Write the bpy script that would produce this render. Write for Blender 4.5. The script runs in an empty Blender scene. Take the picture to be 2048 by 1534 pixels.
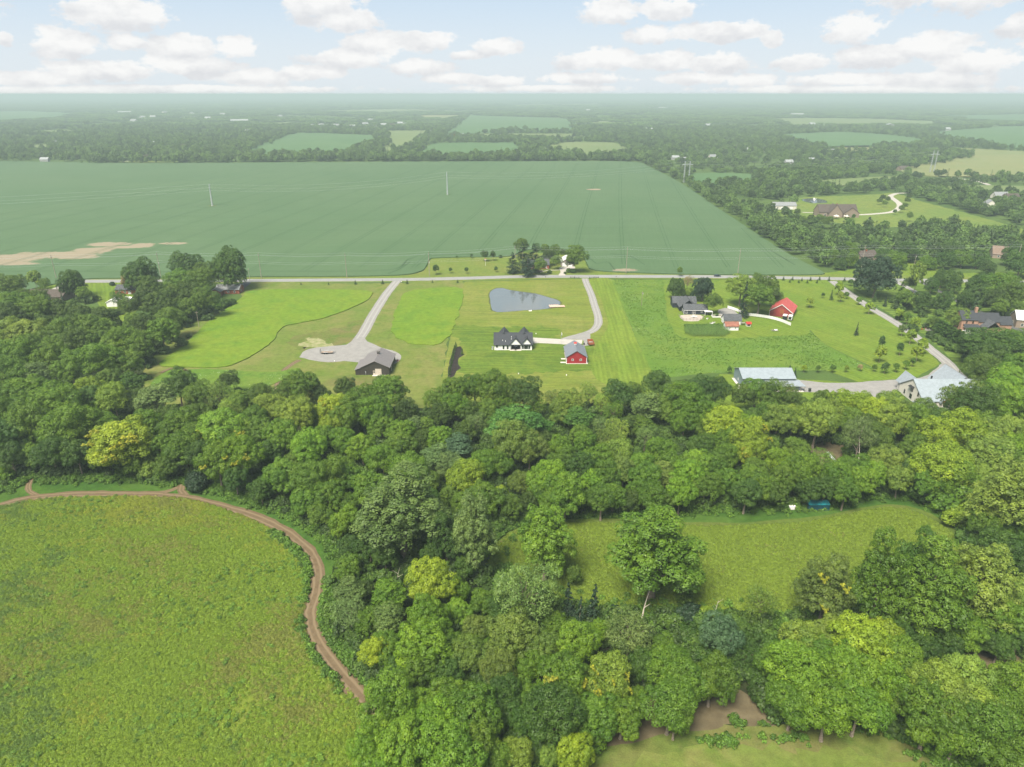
import bpy, bmesh, math, random
import numpy as np
from math import pi, sin, cos, radians, atan, sqrt, exp, hypot
from mathutils import Vector, Matrix, geometry

random.seed(7); RNG = np.random.default_rng(7)
scene = bpy.context.scene
COL = scene.collection

# ------------------------------------------------------------------ camera
CX, CY, F, CAMZ = 1024.0, 767.0, 1420.0, 120.0
PITCH = atan(579/1420)
cam_d = bpy.data.cameras.new('camera'); cam = bpy.data.objects.new('camera', cam_d); COL.objects.link(cam)
cam.location = (0, 0, CAMZ); cam.rotation_euler = (pi/2-PITCH, 0, 0)
cam_d.sensor_width = 36; cam_d.lens = F/2048*36; cam_d.clip_start = 1; cam_d.clip_end = 80000
scene.camera = cam

# ------------------------------------------------------------------ light
SUN_EL, SUN_AZ = radians(57), radians(212)      # azimuth: from +Y towards +X
SUN_STR, SUN_ANG = 5.0, radians(26)
SKY_STR = 0.13
KG = 0.5      # ground colours below are written at twice their base value
HAZE_D, HAZE_C = 2.1e-4, (0.40, 0.50, 0.505)
scene.view_settings.view_transform = 'Standard'; scene.view_settings.look = 'None'
scene.view_settings.exposure = 1.4; scene.view_settings.gamma = 1.0
scene.view_settings.use_curve_mapping = False
sd = bpy.data.lights.new('sun', 'SUN'); so = bpy.data.objects.new('sun', sd); COL.objects.link(so)
sd.energy = SUN_STR; sd.angle = SUN_ANG; sd.color = (1.0, 0.94, 0.80)
sv = Vector((sin(SUN_AZ)*cos(SUN_EL), cos(SUN_AZ)*cos(SUN_EL), sin(SUN_EL)))
so.rotation_euler = sv.to_track_quat('Z', 'Y').to_euler(); so.location = (0, 0, 300)

class NT:
    """small node-building helper"""
    def __init__(s, tree): s.t = tree; s.n = tree.nodes; s.n.clear()
    def add(s, typ, **kw):
        n = s.n.new(typ)
        for k, v in kw.items():
            if k.startswith('i_'): s.set(n.inputs[int(k[2:])], v)
            else: setattr(n, k, v)
        return n
    def set(s, sock, v):
        if hasattr(v, 'is_linked') or hasattr(v, 'links'): s.t.links.new(v, sock)
        else: sock.default_value = v
    def math(s, op, a, b=0.0, c=0.0, clamp=False):
        n = s.n.new('ShaderNodeMath'); n.operation = op; n.use_clamp = clamp
        s.set(n.inputs[0], a); s.set(n.inputs[1], b); s.set(n.inputs[2], c); return n.outputs[0]
    def mix(s, f, a, b, mode='MIX'):
        n = s.n.new('ShaderNodeMix'); n.data_type = 'RGBA'; n.blend_type = mode
        s.set(n.inputs[0], f)
        for i, v in ((6, a), (7, b)):
            if isinstance(v, tuple) and len(v) == 3: v = (*v, 1)
            s.set(n.inputs[i], v)
        return n.outputs[2]
    def noise(s, vec, scale, detail=3, rough=0.55, dist=0.0):
        n = s.n.new('ShaderNodeTexNoise'); s.set(n.inputs['Vector'], vec)
        n.inputs['Scale'].default_value = scale; n.inputs['Detail'].default_value = detail
        n.inputs['Roughness'].default_value = rough; n.inputs['Distortion'].default_value = dist
        return n.outputs['Fac']
    def ramp(s, f, lo, hi, smooth=True):
        n = s.n.new('ShaderNodeMapRange'); n.interpolation_type = 'SMOOTHSTEP' if smooth else 'LINEAR'
        s.set(n.inputs[0], f); n.inputs[1].default_value = lo; n.inputs[2].default_value = hi
        return n.outputs[0]

# ------------------------------------------------------------------ sky with clouds (seen by direction, all round)
world = bpy.data.worlds.new('World'); scene.world = world; world.use_nodes = True
w = NT(world.node_tree)
geo = w.add('ShaderNodeNewGeometry')
sep = w.add('ShaderNodeSeparateXYZ'); w.set(sep.inputs[0], w.add('ShaderNodeTexCoord').outputs['Generated'])
X, Y, Z = sep.outputs
sky = w.add('ShaderNodeTexSky', sky_type='NISHITA', sun_disc=False, sun_elevation=SUN_EL, sun_rotation=SUN_AZ,
            altitude=100, air_density=1.0, dust_density=3.0, ozone_density=1.0)
az = w.math('ARCTAN2', X, Y); el = w.math('ARCSINE', w.math('MAXIMUM', Z, 0.0))
# cloud banks: (azimuth, base elevation, half width, height) in degrees, two tops each; beyond the frame the pattern goes on by noise
comb = w.add('ShaderNodeCombineXYZ'); w.set(comb.inputs[0], w.math('MULTIPLY', az, 1.0)); w.set(comb.inputs[1], w.math('MULTIPLY', el, 1.7))
cv = comb.outputs[0]
warp = w.noise(cv, 16, 8, 0.62); warp2 = w.noise(cv, 55, 8, 0.68)
def az_of(px): return math.degrees(math.atan2((px-CX), F*cos(PITCH)+ (CY-95)*sin(PITCH)))
def el_of(py): 
    return math.degrees(atan((188-py)/1510.0))
PUFFS = [(30,22,40,26),(215,55,60,45),(300,62,55,28),(135,110,70,28),(255,105,38,16),(225,55,80,40),(370,112,70,26),(470,112,45,24),(380,140,110,22),(200,150,120,20),(60,165,90,14),(500,160,90,18),
 (650,30,90,42),(690,60,80,30),(745,100,80,25),(850,95,80,22),(700,125,110,22),(620,150,80,16),(830,140,80,18),(990,105,60,20),(930,118,45,12),(1000,165,70,14),(900,160,60,12),
 (1225,45,70,28),(1330,42,75,24),(1300,85,55,20),(1420,82,100,22),(1480,80,60,22),(1190,128,100,24),(1330,130,90,22),(1440,135,80,24),(1540,95,25,18),(1170,160,110,14),(1400,160,90,14),
 (1610,135,55,18),(1700,85,60,28),(1810,25,110,24),(1900,35,110,34),(2000,25,70,32),(2030,85,40,22),(1760,125,90,24),(1850,115,80,30),(1960,140,90,22),(1690,165,110,14),(1880,165,120,18),(1500,165,60,14),(1380,5,80,10),(1540,5,40,8),(10,105,22,14),(-60,60,60,40),(2140,100,70,40),(1100,178,200,9),(400,180,300,9),(1700,180,300,9),(120,182,160,9)]
mask = None; mask_up = None
for px, py, hw, hh in PUFFS:
    a0, e0 = az_of(px), el_of(py); ha = math.degrees(hw/1530.0); he = math.degrees(hh/1530.0)
    dx = w.math('MULTIPLY', w.math('SUBTRACT', az, radians(a0)), 1/radians(ha))
    dy = w.math('MULTIPLY', w.math('SUBTRACT', el, radians(e0)), 1/radians(he))
    v = w.math('SUBTRACT', 1.12, w.math('SQRT', w.math('ADD', w.math('MULTIPLY', dx, dx), w.math('MULTIPLY', dy, dy))))
    mask = v if mask is None else w.math('SMOOTH_MAX', mask, v, 0.15)
    dy2 = w.math('ADD', dy, 0.5); v2 = w.math('SUBTRACT', 1.12, w.math('SQRT', w.math('ADD', w.math('MULTIPLY', dx, dx), w.math('MULTIPLY', dy2, dy2))))
    mask_up = v2 if mask_up is None else w.math('SMOOTH_MAX', mask_up, v2, 0.15)
# away from the photograph's part of the sky the cover goes on as a plain noise field of the same amount
wide = w.ramp(w.math('ABSOLUTE', az), 0.80, 1.0); high = w.ramp(el, 0.17, 0.24)
far_m = w.math('MULTIPLY', w.math('SUBTRACT', w.noise(cv, 3.2, 5, 0.6), 0.5), 3.2)
sel = w.math('MAXIMUM', wide, high)
mm = w.add('ShaderNodeMix', data_type='FLOAT'); w.set(mm.inputs[0], sel); w.set(mm.inputs[2], mask); w.set(mm.inputs[3], far_m)
edge = w.math('ADD', mm.outputs[0], w.math('ADD', w.math('MULTIPLY', w.math('SUBTRACT', warp, 0.5), 1.9), w.math('MULTIPLY', w.math('SUBTRACT', warp2, 0.5), 1.3)))
cm = w.ramp(edge, 0.14, 0.46)
# cloud shading: thick lower parts greyer
off = w.add('ShaderNodeVectorMath', operation='ADD'); w.set(off.inputs[0], cv); off.inputs[1].default_value = (0.004, 0.018, 0)
sh = w.math('SUBTRACT', w.noise(off.outputs[0], 16, 8, 0.62), warp)
lit = w.math('MULTIPLY', w.math('SUBTRACT', mask, mask_up), w.math('SUBTRACT', 1.0, sel))
shade = w.math('ADD', w.math('ADD', 0.62, w.math('MULTIPLY', lit, 0.75)), w.math('MULTIPLY', sh, 3.2), clamp=True)
ccol = w.mix(shade, (0.70, 0.71, 0.73), (0.90, 0.895, 0.885))
skyc = w.add('ShaderNodeVectorMath', operation='SCALE'); w.set(skyc.inputs[0], sky.outputs[0]); skyc.inputs[3].default_value = SKY_STR
CLEAR = w.mix(w.ramp(el, 0.0, 0.16), (0.80, 0.87, 0.92), (0.56, 0.71, 0.87))   # thin high veil over the blue
base = w.mix(0.86, skyc.outputs[0], CLEAR)
final = w.mix(w.math('MULTIPLY', cm, 0.93), base, ccol)
bg = w.add('ShaderNodeBackground'); w.set(bg.inputs[0], final); bg.inputs[1].default_value = 0.41
wo = w.add('ShaderNodeOutputWorld'); w.set(wo.inputs[0], bg.outputs[0])
world.cycles.sampling_method = 'MANUAL'; world.cycles.sample_map_resolution = 512

scene.cycles.use_denoising = True
try: scene.cycles.denoiser = 'OPENIMAGEDENOISE'
except Exception: pass
scene.cycles.max_bounces = 5; scene.cycles.diffuse_bounces = 3; scene.cycles.glossy_bounces = 2
scene.cycles.transmission_bounces = 3; scene.cycles.volume_bounces = 0; scene.cycles.transparent_max_bounces = 4
scene.cycles.use_adaptive_sampling = True; scene.cycles.adaptive_threshold = 0.015
scene.cycles.sample_clamp_indirect = 4

# ------------------------------------------------------------------ helpers
def ray(px, py):
    dx = (px-CX)/F; dy = -(py-CY)/F
    return dx, cos(PITCH)+dy*sin(PITCH), -sin(PITCH)+dy*cos(PITCH)
def G(px, py, z=0.0):
    """where the line of sight through photo point (px, py) meets height z"""
    d = ray(px, py); t = (z-CAMZ)/d[2]
    return d[0]*t, d[1]*t
def tag(o, label=None, cat=None, group=None, kind=None):
    if label: o['label'] = label
    if cat: o['category'] = cat
    if group: o['group'] = group
    if kind: o['kind'] = kind
    return o
def thing(name, label, cat, loc=(0, 0, 0), rz=0.0, group=None):
    o = bpy.data.objects.new(name, None); COL.objects.link(o)
    o.location = (loc[0], loc[1], loc[2] if len(loc) > 2 else 0); o.rotation_euler = (0, 0, rz); o.empty_display_size = 1
    return tag(o, label, cat, group)
def link(name, me, parent=None, mat=None):
    if mat is not None and not me.materials: me.materials.append(mat)
    o = bpy.data.objects.new(name, me); COL.objects.link(o)
    if parent is not None: o.parent = parent
    return o
def dup(root, loc, rz, label=None, group=None, scale=None):
    r = root.copy(); COL.objects.link(r); r.location = (loc[0], loc[1], loc[2] if len(loc) > 2 else 0); r.rotation_euler = (0, 0, rz)
    if scale: r.scale = scale if isinstance(scale, tuple) else (scale,)*3
    if label: r['label'] = label
    if group: r['group'] = group
    for ch in list(root.children):
        c = ch.copy(); COL.objects.link(c); c.parent = r
        for g in ch.children:
            d = g.copy(); COL.objects.link(d); d.parent = c
    return r
class MB:
    def __init__(s): s.v = []; s.f = []
    def face(s, pts):
        b = len(s.v); s.v += [tuple(p) for p in pts]; s.f.append(tuple(range(b, b+len(pts))))
    def box(s, x0, y0, z0, x1, y1, z1):
        b = len(s.v)
        s.v += [(x0,y0,z0),(x1,y0,z0),(x1,y1,z0),(x0,y1,z0),(x0,y0,z1),(x1,y0,z1),(x1,y1,z1),(x0,y1,z1)]
        s.f += [tuple(b+i for i in q) for q in ((3,2,1,0),(4,5,6,7),(0,1,5,4),(1,2,6,5),(2,3,7,6),(3,0,4,7))]
        return s
    def slab(s, quad, t):
        """a plate of thickness t below the four given points"""
        q = [Vector(p) for p in quad]; n = (q[1]-q[0]).cross(q[3]-q[0]).normalized()
        if n.z < 0: n = -n
        lo = [p-n*t for p in q]; b = len(s.v); s.v += [tuple(p) for p in q+lo]
        s.f += [(b,b+1,b+2,b+3),(b+7,b+6,b+5,b+4)]+[(b+i,b+4+i,b+4+(i+1)%4,b+(i+1)%4) for i in range(4)]
        return s
    def prism(s, prof, axis, a, bb):
        """profile of (u, z) points extruded from a to bb along 'x' or 'y'"""
        n = len(prof); b = len(s.v)
        for e in (a, bb):
            for u, z in prof: s.v.append((e, u, z) if axis == 'x' else (u, e, z))
        s.f.append(tuple(range(b, b+n))); s.f.append(tuple(range(b+2*n-1, b+n-1, -1)))
        for i in range(n): s.f.append((b+i, b+n+i, b+n+(i+1)%n, b+(i+1)%n))
        return s
    def tube(s, p, q, r0, r1=None, n=8, caps=True):
        p, q = Vector(p), Vector(q); r1 = r0 if r1 is None else r1
        d = (q-p); 
        if d.length < 1e-6: return s
        d.normalize(); a = d.orthogonal().normalized(); c = d.cross(a); b = len(s.v)
        for e, r in ((p, r0), (q, r1)):
            for i in range(n):
                t = 2*pi*i/n; s.v.append(tuple(e+a*(r*cos(t))+c*(r*sin(t))))
        for i in range(n): s.f.append((b+i, b+(i+1)%n, b+n+(i+1)%n, b+n+i))
        if caps: s.f += [tuple(range(b+n-1, b-1, -1)), tuple(range(b+n, b+2*n))]
        return s
    def mesh(s, name, mat):
        me = bpy.data.meshes.new(name); me.from_pydata(s.v, [], s.f); me.update()
        bm = bmesh.new(); bm.from_mesh(me); bmesh.ops.recalc_face_normals(bm, faces=bm.faces); bm.to_mesh(me); bm.free()
        if mat: me.materials.append(mat)
        return me
    def build(s, name, mat, parent=None): return link(name, s.mesh(name, mat), parent)

# ------------------------------------------------------------------ materials
def new_mat(name):
    m = bpy.data.materials.new(name); m.use_nodes = True; return m, NT(m.node_tree)
def finish(n, col, rough=0.8, spec=0.2, metal=0.0, bump=None, bs=0.3, bd=0.1):
    p = n.add('ShaderNodeBsdfPrincipled'); n.set(p.inputs['Base Color'], (*col, 1) if isinstance(col, tuple) and len(col) == 3 else col)
    n.set(p.inputs['Roughness'], rough); p.inputs['Specular IOR Level'].default_value = spec; p.inputs['Metallic'].default_value = metal
    if bump is not None:
        b = n.add('ShaderNodeBump'); b.inputs['Strength'].default_value = bs; b.inputs['Distance'].default_value = bd
        n.set(b.inputs['Height'], bump); n.set(p.inputs['Normal'], b.outputs[0])
    o = n.add('ShaderNodeOutputMaterial'); n.set(o.inputs[0], p.outputs[0]); return p
def pos(n): return n.add('ShaderNodeNewGeometry').outputs['Position']
def flat(name, col, rough=0.7, spec=0.3, metal=0.0, var=0.12, scale=1.5):
    m, n = new_mat(name); f = n.noise(n.add('ShaderNodeTexCoord').outputs['Object'], scale, 4, 0.6)
    lo = tuple(c*(1-var) for c in col); hi = tuple(min(1, c*(1+var)) for c in col)
    finish(n, n.mix(n.ramp(f, 0.3, 0.7), lo, hi), rough, spec, metal); return m
def lines(name, col, dirn, period, depth=0.35, width=0.12, rough=0.6, spec=0.3, var=0.1):
    """siding or standing seams: thin darker joints every period metres along a local axis, with relief"""
    m, n = new_mat(name); c = n.add('ShaderNodeTexCoord').outputs['Object']; s = n.add('ShaderNodeSeparateXYZ'); n.set(s.inputs[0], c)
    if dirn == 'xy': u = n.math('ADD', s.outputs[0], s.outputs[1])
    else: u = s.outputs['xyz'.index(dirn)]
    fr = n.math('FRACT', n.math('MULTIPLY', u, 1/period)); j = n.math('LESS_THAN', fr, width)
    f = n.noise(c, 0.8, 4, 0.6); base = n.mix(n.ramp(f, 0.3, 0.7), tuple(x*(1-var) for x in col), tuple(min(1, x*(1+var)) for x in col))
    finish(n, n.mix(n.math('MULTIPLY', j, depth), base, tuple(x*0.35 for x in col)), rough, spec, 0, fr, 0.25, 0.03); return m
def grass(name, cols, s1=0.03, s2=0.6, s3=4.0, stripe=None, spots=None, bump=0.5, mid=0.14):
    """cols: three greens; stripe=(angle, period, strength); spots=(colour, amount)"""
    m, n = new_mat(name); p = pos(n); cols = [tuple(c*KG for c in q) for q in cols]
    a = n.noise(p, s1, 4, 0.6, 0.4); b = n.noise(p, s2, 4, 0.65); c = n.noise(p, s3, 3, 0.7); d = n.noise(p, mid, 4, 0.6)
    col = n.mix(n.ramp(a, 0.32, 0.68), cols[0], cols[1])
    col = n.mix(n.math('MULTIPLY', n.ramp(d, 0.45, 0.72), 0.8), col, cols[2])
    v = n.math('ADD', n.math('MULTIPLY', b, 0.75), n.math('MULTIPLY', c, 0.65))
    hs = n.add('ShaderNodeHueSaturation'); n.set(hs.inputs['Color'], col); n.set(hs.inputs['Value'], n.math('ADD', 0.16, n.math('MULTIPLY', v, 1.22)))
    col = hs.outputs[0]
    if stripe:
        ang, per, st = stripe; s = n.add('ShaderNodeSeparateXYZ'); n.set(s.inputs[0], p)
        u = n.math('ADD', n.math('MULTIPLY', s.outputs[0], cos(ang)), n.math('MULTIPLY', s.outputs[1], sin(ang)))
        w_ = n.math('SUBTRACT', n.math('MULTIPLY', s.outputs[0], sin(ang)), n.math('MULTIPLY', s.outputs[1], cos(ang)))
        cb = n.add('ShaderNodeCombineXYZ'); n.set(cb.inputs[0], n.math('MULTIPLY', u, 1/per)); n.set(cb.inputs[1], n.math('MULTIPLY', w_, 0.02))
        q = n.noise(cb.outputs[0], 1.0, 3, 0.55, 0.15); wv = n.math('MULTIPLY', n.math('SINE', n.math('MULTIPLY', n.math('ADD', u, n.math('MULTIPLY', a, per*1.5)), 2*pi/per)), 0.22)
        h2 = n.add('ShaderNodeHueSaturation'); n.set(h2.inputs['Color'], col)
        n.set(h2.inputs['Value'], n.math('ADD', 1.0-st, n.math('MULTIPLY', n.ramp(n.math('ADD', q, n.math('MULTIPLY', wv, c)), 0.32, 0.68), 2*st))); col = h2.outputs[0]
    if spots:
        q = n.math('MULTIPLY', n.ramp(n.noise(p, 1.7, 2, 0.5), 0.66, 0.72), n.ramp(n.noise(p, 0.06, 3), 0.5, 0.6))
        col = n.mix(n.math('MULTIPLY', q, spots[1]), col, spots[0])
    finish(n, col, 0.95, 0.05, 0, c, bump, 0.25); return m
def gravel(name, cols, s=0.5, tracks=False):
    m, n = new_mat(name); p = pos(n); cols = [tuple(c*KG for c in q) for q in cols]; a = n.noise(p, s, 5, 0.65); b = n.noise(p, 6.0, 4, 0.75)
    col = n.mix(n.ramp(a, 0.3, 0.7), cols[0], cols[1])
    hs = n.add('ShaderNodeHueSaturation'); n.set(hs.inputs['Color'], col); n.set(hs.inputs['Value'], n.math('ADD', 0.7, n.math('MULTIPLY', b, 0.6))); col = hs.outputs[0]
    if tracks:
        uv = n.add('ShaderNodeSeparateXYZ'); n.set(uv.inputs[0], n.add('ShaderNodeUVMap').outputs[0])
        t = n.math('ABSOLUTE', n.math('SUBTRACT', n.math('ABSOLUTE', uv.outputs[0]), 0.42))
        k = n.ramp(n.math('ADD', t, n.math('MULTIPLY', n.math('SUBTRACT', a, 0.5), 0.35)), 0.22, 0.06)
        col = n.mix(n.math('MULTIPLY', k, 0.7), col, cols[2])
    finish(n, col, 0.95, 0.1, 0, b, 0.5, 0.05); return m
def leafmat(name, use_color=True, base=(0.05, 0.1, 0.02), spread=0.35, trans=0.24):
    m, n = new_mat(name); oi = n.add('ShaderNodeObjectInfo'); at = n.add('ShaderNodeAttribute', attribute_name='tint')
    col = oi.outputs['Color'] if use_color else n.mix(oi.outputs['Random'], tuple(c*(1-spread) for c in base), (base[0]*(1+spread*1.2), base[1]*(1+spread), base[2]*(1+spread*.5)))
    hs = n.add('ShaderNodeHueSaturation'); n.set(hs.inputs['Color'], col)
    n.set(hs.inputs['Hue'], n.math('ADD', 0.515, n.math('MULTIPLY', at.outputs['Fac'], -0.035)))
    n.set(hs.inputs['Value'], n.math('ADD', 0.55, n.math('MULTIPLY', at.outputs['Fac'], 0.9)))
    d = n.add('ShaderNodeBsdfPrincipled'); n.set(d.inputs['Base Color'], hs.outputs[0]); d.inputs['Roughness'].default_value = 0.55; d.inputs['Specular IOR Level'].default_value = 0.25
    t = n.add('ShaderNodeBsdfTranslucent'); n.set(t.inputs[0], n.mix(1.0, hs.outputs[0], (1.5, 1.35, 0.6), 'MULTIPLY'))
    mx = n.add('ShaderNodeMixShader'); mx.inputs[0].default_value = trans; n.set(mx.inputs[1], d.outputs[0]); n.set(mx.inputs[2], t.outputs[0])
    o = n.add('ShaderNodeOutputMaterial'); n.set(o.inputs[0], mx.outputs[0]); return m

M_LEAF = leafmat('leaves'); M_YEL = leafmat('yellow leaves', False, (0.20, 0.215, 0.016), 0.15)
M_FAR = leafmat('far leaves', False, (0.05, 0.098, 0.022), 0.5, 0.25)
M_FILL = leafmat('fill leaves', False, (0.05, 0.095, 0.010), 0.45)
M_BUSH = leafmat('undergrowth leaves', False, (0.034, 0.07, 0.011), 0.4)
M_GRASS = leafmat('grass blades', False, (0.118, 0.188, 0.016), 0.2)
M_GRASSB = leafmat('yellowish grass blades', False, (0.156, 0.196, 0.019), 0.2); M_GRASSC = leafmat('brownish grass blades', False, (0.138, 0.162, 0.03), 0.2); M_GRASSD = leafmat('bluish grass blades', False, (0.08, 0.14, 0.024), 0.2)
M_GRASS2 = leafmat('seeded grass blades', False, (0.128, 0.192, 0.02), 0.25)
M_WEED = leafmat('weeds', False, (0.055, 0.118, 0.015), 0.35); M_WEED2 = leafmat('meadow weeds', False, (0.085, 0.165, 0.02), 0.3)
M_CORN = leafmat('corn leaves', False, (0.085, 0.16, 0.035), 0.3)
M_BARK = flat('bark', (0.16, 0.13, 0.10), 0.9, 0.1, var=0.35, scale=3)
M_DEAD = flat('bleached wood', (0.42, 0.37, 0.31), 0.9, 0.1, var=0.2, scale=3)

# ------------------------------------------------------------------ ground sheets
def in_poly(x, y, poly):
    r = False; j = len(poly)-1
    for i in range(len(poly)):
        xi, yi = poly[i]; xj, yj = poly[j]
        if (yi > y) != (yj > y) and x < (xj-xi)*(y-yi)/(yj-yi)+xi: r = not r
        j = i
    return r
def inside(P, poly):
    x, y = P[:, 0], P[:, 1]; r = np.zeros(len(P), bool); j = len(poly)-1
    for i in range(len(poly)):
        xi, yi = poly[i]; xj, yj = poly[j]
        if yi != yj: r ^= ((yi > y) != (yj > y)) & (x < (xj-xi)*(y-yi)/(yj-yi)+xi)
        j = i
    return r
def smooth_loop(pts, step, jitter=0.0, closed=True, sharp=False):
    out = []; n = len(pts)
    for i in range(n if closed else n-1):
        p1, p2 = Vector(pts[i]), Vector(pts[(i+1) % n])
        p0 = Vector(pts[(i-1) % n]) if closed or i > 0 else p1*2-p2
        p3 = Vector(pts[(i+2) % n]) if closed or i+2 < n else p2*2-p1
        k = max(1, min(60, int((p2-p1).length/step)))
        for j in range(k):
            t = j/k
            q = p1.lerp(p2, t) if sharp else 0.5*((2*p1)+(p2-p0)*t+(2*p0-5*p1+4*p2-p3)*t*t+(3*p1-p0-3*p2+p3)*t**3)
            if jitter: q = q+Vector((random.uniform(-1, 1), random.uniform(-1, 1)))*jitter
            out.append((q.x, q.y))
    if not closed: out.append(tuple(pts[-1]))
    return out
TRACKS = []
OPEN = []       # outlines (world) where no tree or undergrowth is scattered
def sheet(name, px, mat, z, height=0.0, step=3.0, jitter=0.3, sharp=False, opened=True, world_pts=None, kind='structure', zref=None):
    """a flat area outlined by photo points laid on the ground; a standing crop gets its height and sides"""
    pts = world_pts or [G(*p, (z+height) if zref is None else zref) for p in px]
    lp = smooth_loop(pts, step, jitter, True, sharp)
    if opened: OPEN.append(lp)
    me = bpy.data.meshes.new(name); bm = bmesh.new(); vs = [bm.verts.new((x, y, z+height)) for x, y in lp]
    if height:
        lo = [bm.verts.new((x, y, 0)) for x, y in lp]
        for i in range(len(vs)): bm.faces.new((vs[i], vs[(i+1) % len(vs)], lo[(i+1) % len(vs)], lo[i]))
    tri = geometry.tessellate_polygon([[Vector((x, y, 0)) for x, y in lp]])
    for t in tri:
        try: bm.faces.new([vs[i] for i in t])
        except ValueError: pass
    bmesh.ops.recalc_face_normals(bm, faces=bm.faces)
    for f in bm.faces:
        if abs(f.normal.z) > 0.9 and f.normal.z < 0: f.normal_flip()
    bm.to_mesh(me); bm.free(); o = link(name, me, None, mat); o['kind'] = kind; return o
def ribbon(name, px, width, z, mat, step=2.5, jitter=0.12, world_pts=None, opened=True, me_only=False, wend=None):
    pts = smooth_loop(world_pts or [G(*p) for p in px], step, 0, False); n = len(pts); v = []; f = []; uv = []; dist = 0; L = []; R = []
    for i, (x, y) in enumerate(pts):
        a = Vector(pts[max(0, i-1)]); b = Vector(pts[min(n-1, i+1)]); d = (b-a).normalized(); nn = Vector((-d.y, d.x))
        wd = (width if wend is None else width+(wend-width)*i/(n-1))/2
        wl = wd+random.uniform(-1, 1)*jitter; wr = wd+random.uniform(-1, 1)*jitter
        if i: dist += (Vector(pts[i])-Vector(pts[i-1])).length
        l = Vector((x, y))+nn*wl; r = Vector((x, y))-nn*wr; L.append(tuple(l)); R.append(tuple(r))
        for k, q in ((-1, l), (0, Vector((x, y))), (1, r)): v.append((q.x, q.y, z)); uv.append((k, dist))
        if i:
            b0 = 3*(i-1); f += [(b0, b0+1, b0+4, b0+3), (b0+1, b0+2, b0+5, b0+4)]
    if opened: OPEN.append(L+R[::-1])
    if name in ('dirt_track', 'mown_path'): TRACKS.append(L+R[::-1])
    if me_only: return v, f
    me = bpy.data.meshes.new(name); me.from_pydata(v, [], f); u = me.uv_layers.new(name='UVMap')
    for p in me.polygons:
        for li, vi in zip(p.loop_indices, p.vertices): u.data[li].uv = uv[vi]
    bm = bmesh.new(); bm.from_mesh(me)
    for fc in bm.faces:
        fc.normal_update()
        if fc.normal.z < 0: fc.normal_flip()
    bm.to_mesh(me); bm.free(); o = link(name, me, None, mat); o['kind'] = 'structure'; return o

# ------------------------------------------------------------------ scatter: points with instances, for what nobody could count
_SC = {}
def scatter(name, pts, scales, protos, zscale=None, kind='stuff', label=None):
    pts = np.asarray(pts, dtype=np.float32); n = len(pts)
    if pts.shape[1] == 2: pts = np.hstack([pts, np.zeros((n, 1), np.float32)])
    me = bpy.data.meshes.new(name); me.vertices.add(n); me.vertices.foreach_set('co', pts.ravel())
    a = me.attributes.new('sc', 'FLOAT_VECTOR', 'POINT'); s = np.asarray(scales, dtype=np.float32)
    if s.ndim == 1: s = np.stack([s, s, s*(RNG.uniform(0.85, 1.2, n) if zscale is None else zscale)], 1)
    a.data.foreach_set('vector', s.astype(np.float32).ravel())
    a = me.attributes.new('ro', 'FLOAT_VECTOR', 'POINT'); r = np.zeros((n, 3), np.float32); r[:, 2] = RNG.uniform(0, 6.28, n); a.data.foreach_set('vector', r.ravel())
    key = tuple(p.name for p in protos)
    if key not in _SC:
        ng = bpy.data.node_groups.new('scatter', 'GeometryNodeTree')
        ng.interface.new_socket('Geometry', in_out='INPUT', socket_type='NodeSocketGeometry'); ng.interface.new_socket('Geometry', in_out='OUTPUT', socket_type='NodeSocketGeometry')
        N = ng.nodes; Lk = ng.links.new
        gi = N.new('NodeGroupInput'); go = N.new('NodeGroupOutput'); iop = N.new('GeometryNodeInstanceOnPoints'); g2i = N.new('GeometryNodeJoinGeometry')
        for p in reversed(protos):
            oi = N.new('GeometryNodeObjectInfo'); oi.inputs['Object'].default_value = p; oi.inputs['As Instance'].default_value = True; Lk(oi.outputs['Geometry'], g2i.inputs[0])
        Lk(gi.outputs[0], iop.inputs['Points']); Lk(g2i.outputs[0], iop.inputs['Instance']); iop.inputs['Pick Instance'].default_value = True
        rv = N.new('FunctionNodeRandomValue'); rv.data_type = 'INT'; rv.inputs[4].default_value = 0; rv.inputs[5].default_value = len(protos)-1
        Lk(rv.outputs[2], iop.inputs['Instance Index'])
        for nm, sk in (('sc', 'Scale'), ('ro', 'Rotation')):
            na = N.new('GeometryNodeInputNamedAttribute'); na.data_type = 'FLOAT_VECTOR'; na.inputs[0].default_value = nm; Lk(na.outputs[0], iop.inputs[sk])
        Lk(iop.outputs[0], go.inputs[0]); _SC[key] = ng
    o = link(name, me); md = o.modifiers.new('scatter', 'NODES'); md.node_group = _SC[key]; o['kind'] = kind
    if label: o['label'] = label
    return o
# ------------------------------------------------------------------ the ground
MG = {}
MG['ground'] = grass('rough grass', [(0.075,0.13,0.03),(0.10,0.155,0.04),(0.055,0.10,0.028)], 0.004, 0.08, 0.9, mid=0.02)
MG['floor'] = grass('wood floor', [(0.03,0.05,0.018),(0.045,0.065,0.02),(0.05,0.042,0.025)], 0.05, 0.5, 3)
MG['lawn'] = grass('lawn', [(0.175,0.22,0.035),(0.22,0.24,0.055),(0.145,0.205,0.035)], 0.03, 0.5, 3, stripe=(1.52, 2.0, 0.16))
MG['lawn_dark'] = grass('fresh mown lawn', [(0.115,0.185,0.025),(0.15,0.21,0.03),(0.09,0.16,0.025)], 0.04, 0.5, 3, stripe=(1.5, 1.8, 0.2))
MG['lawn_strip'] = grass('striped lawn', [(0.15,0.23,0.03),(0.185,0.25,0.035),(0.13,0.21,0.025)], 0.04, 0.5, 3, stripe=(-0.045, 2.2, 0.13))
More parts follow.
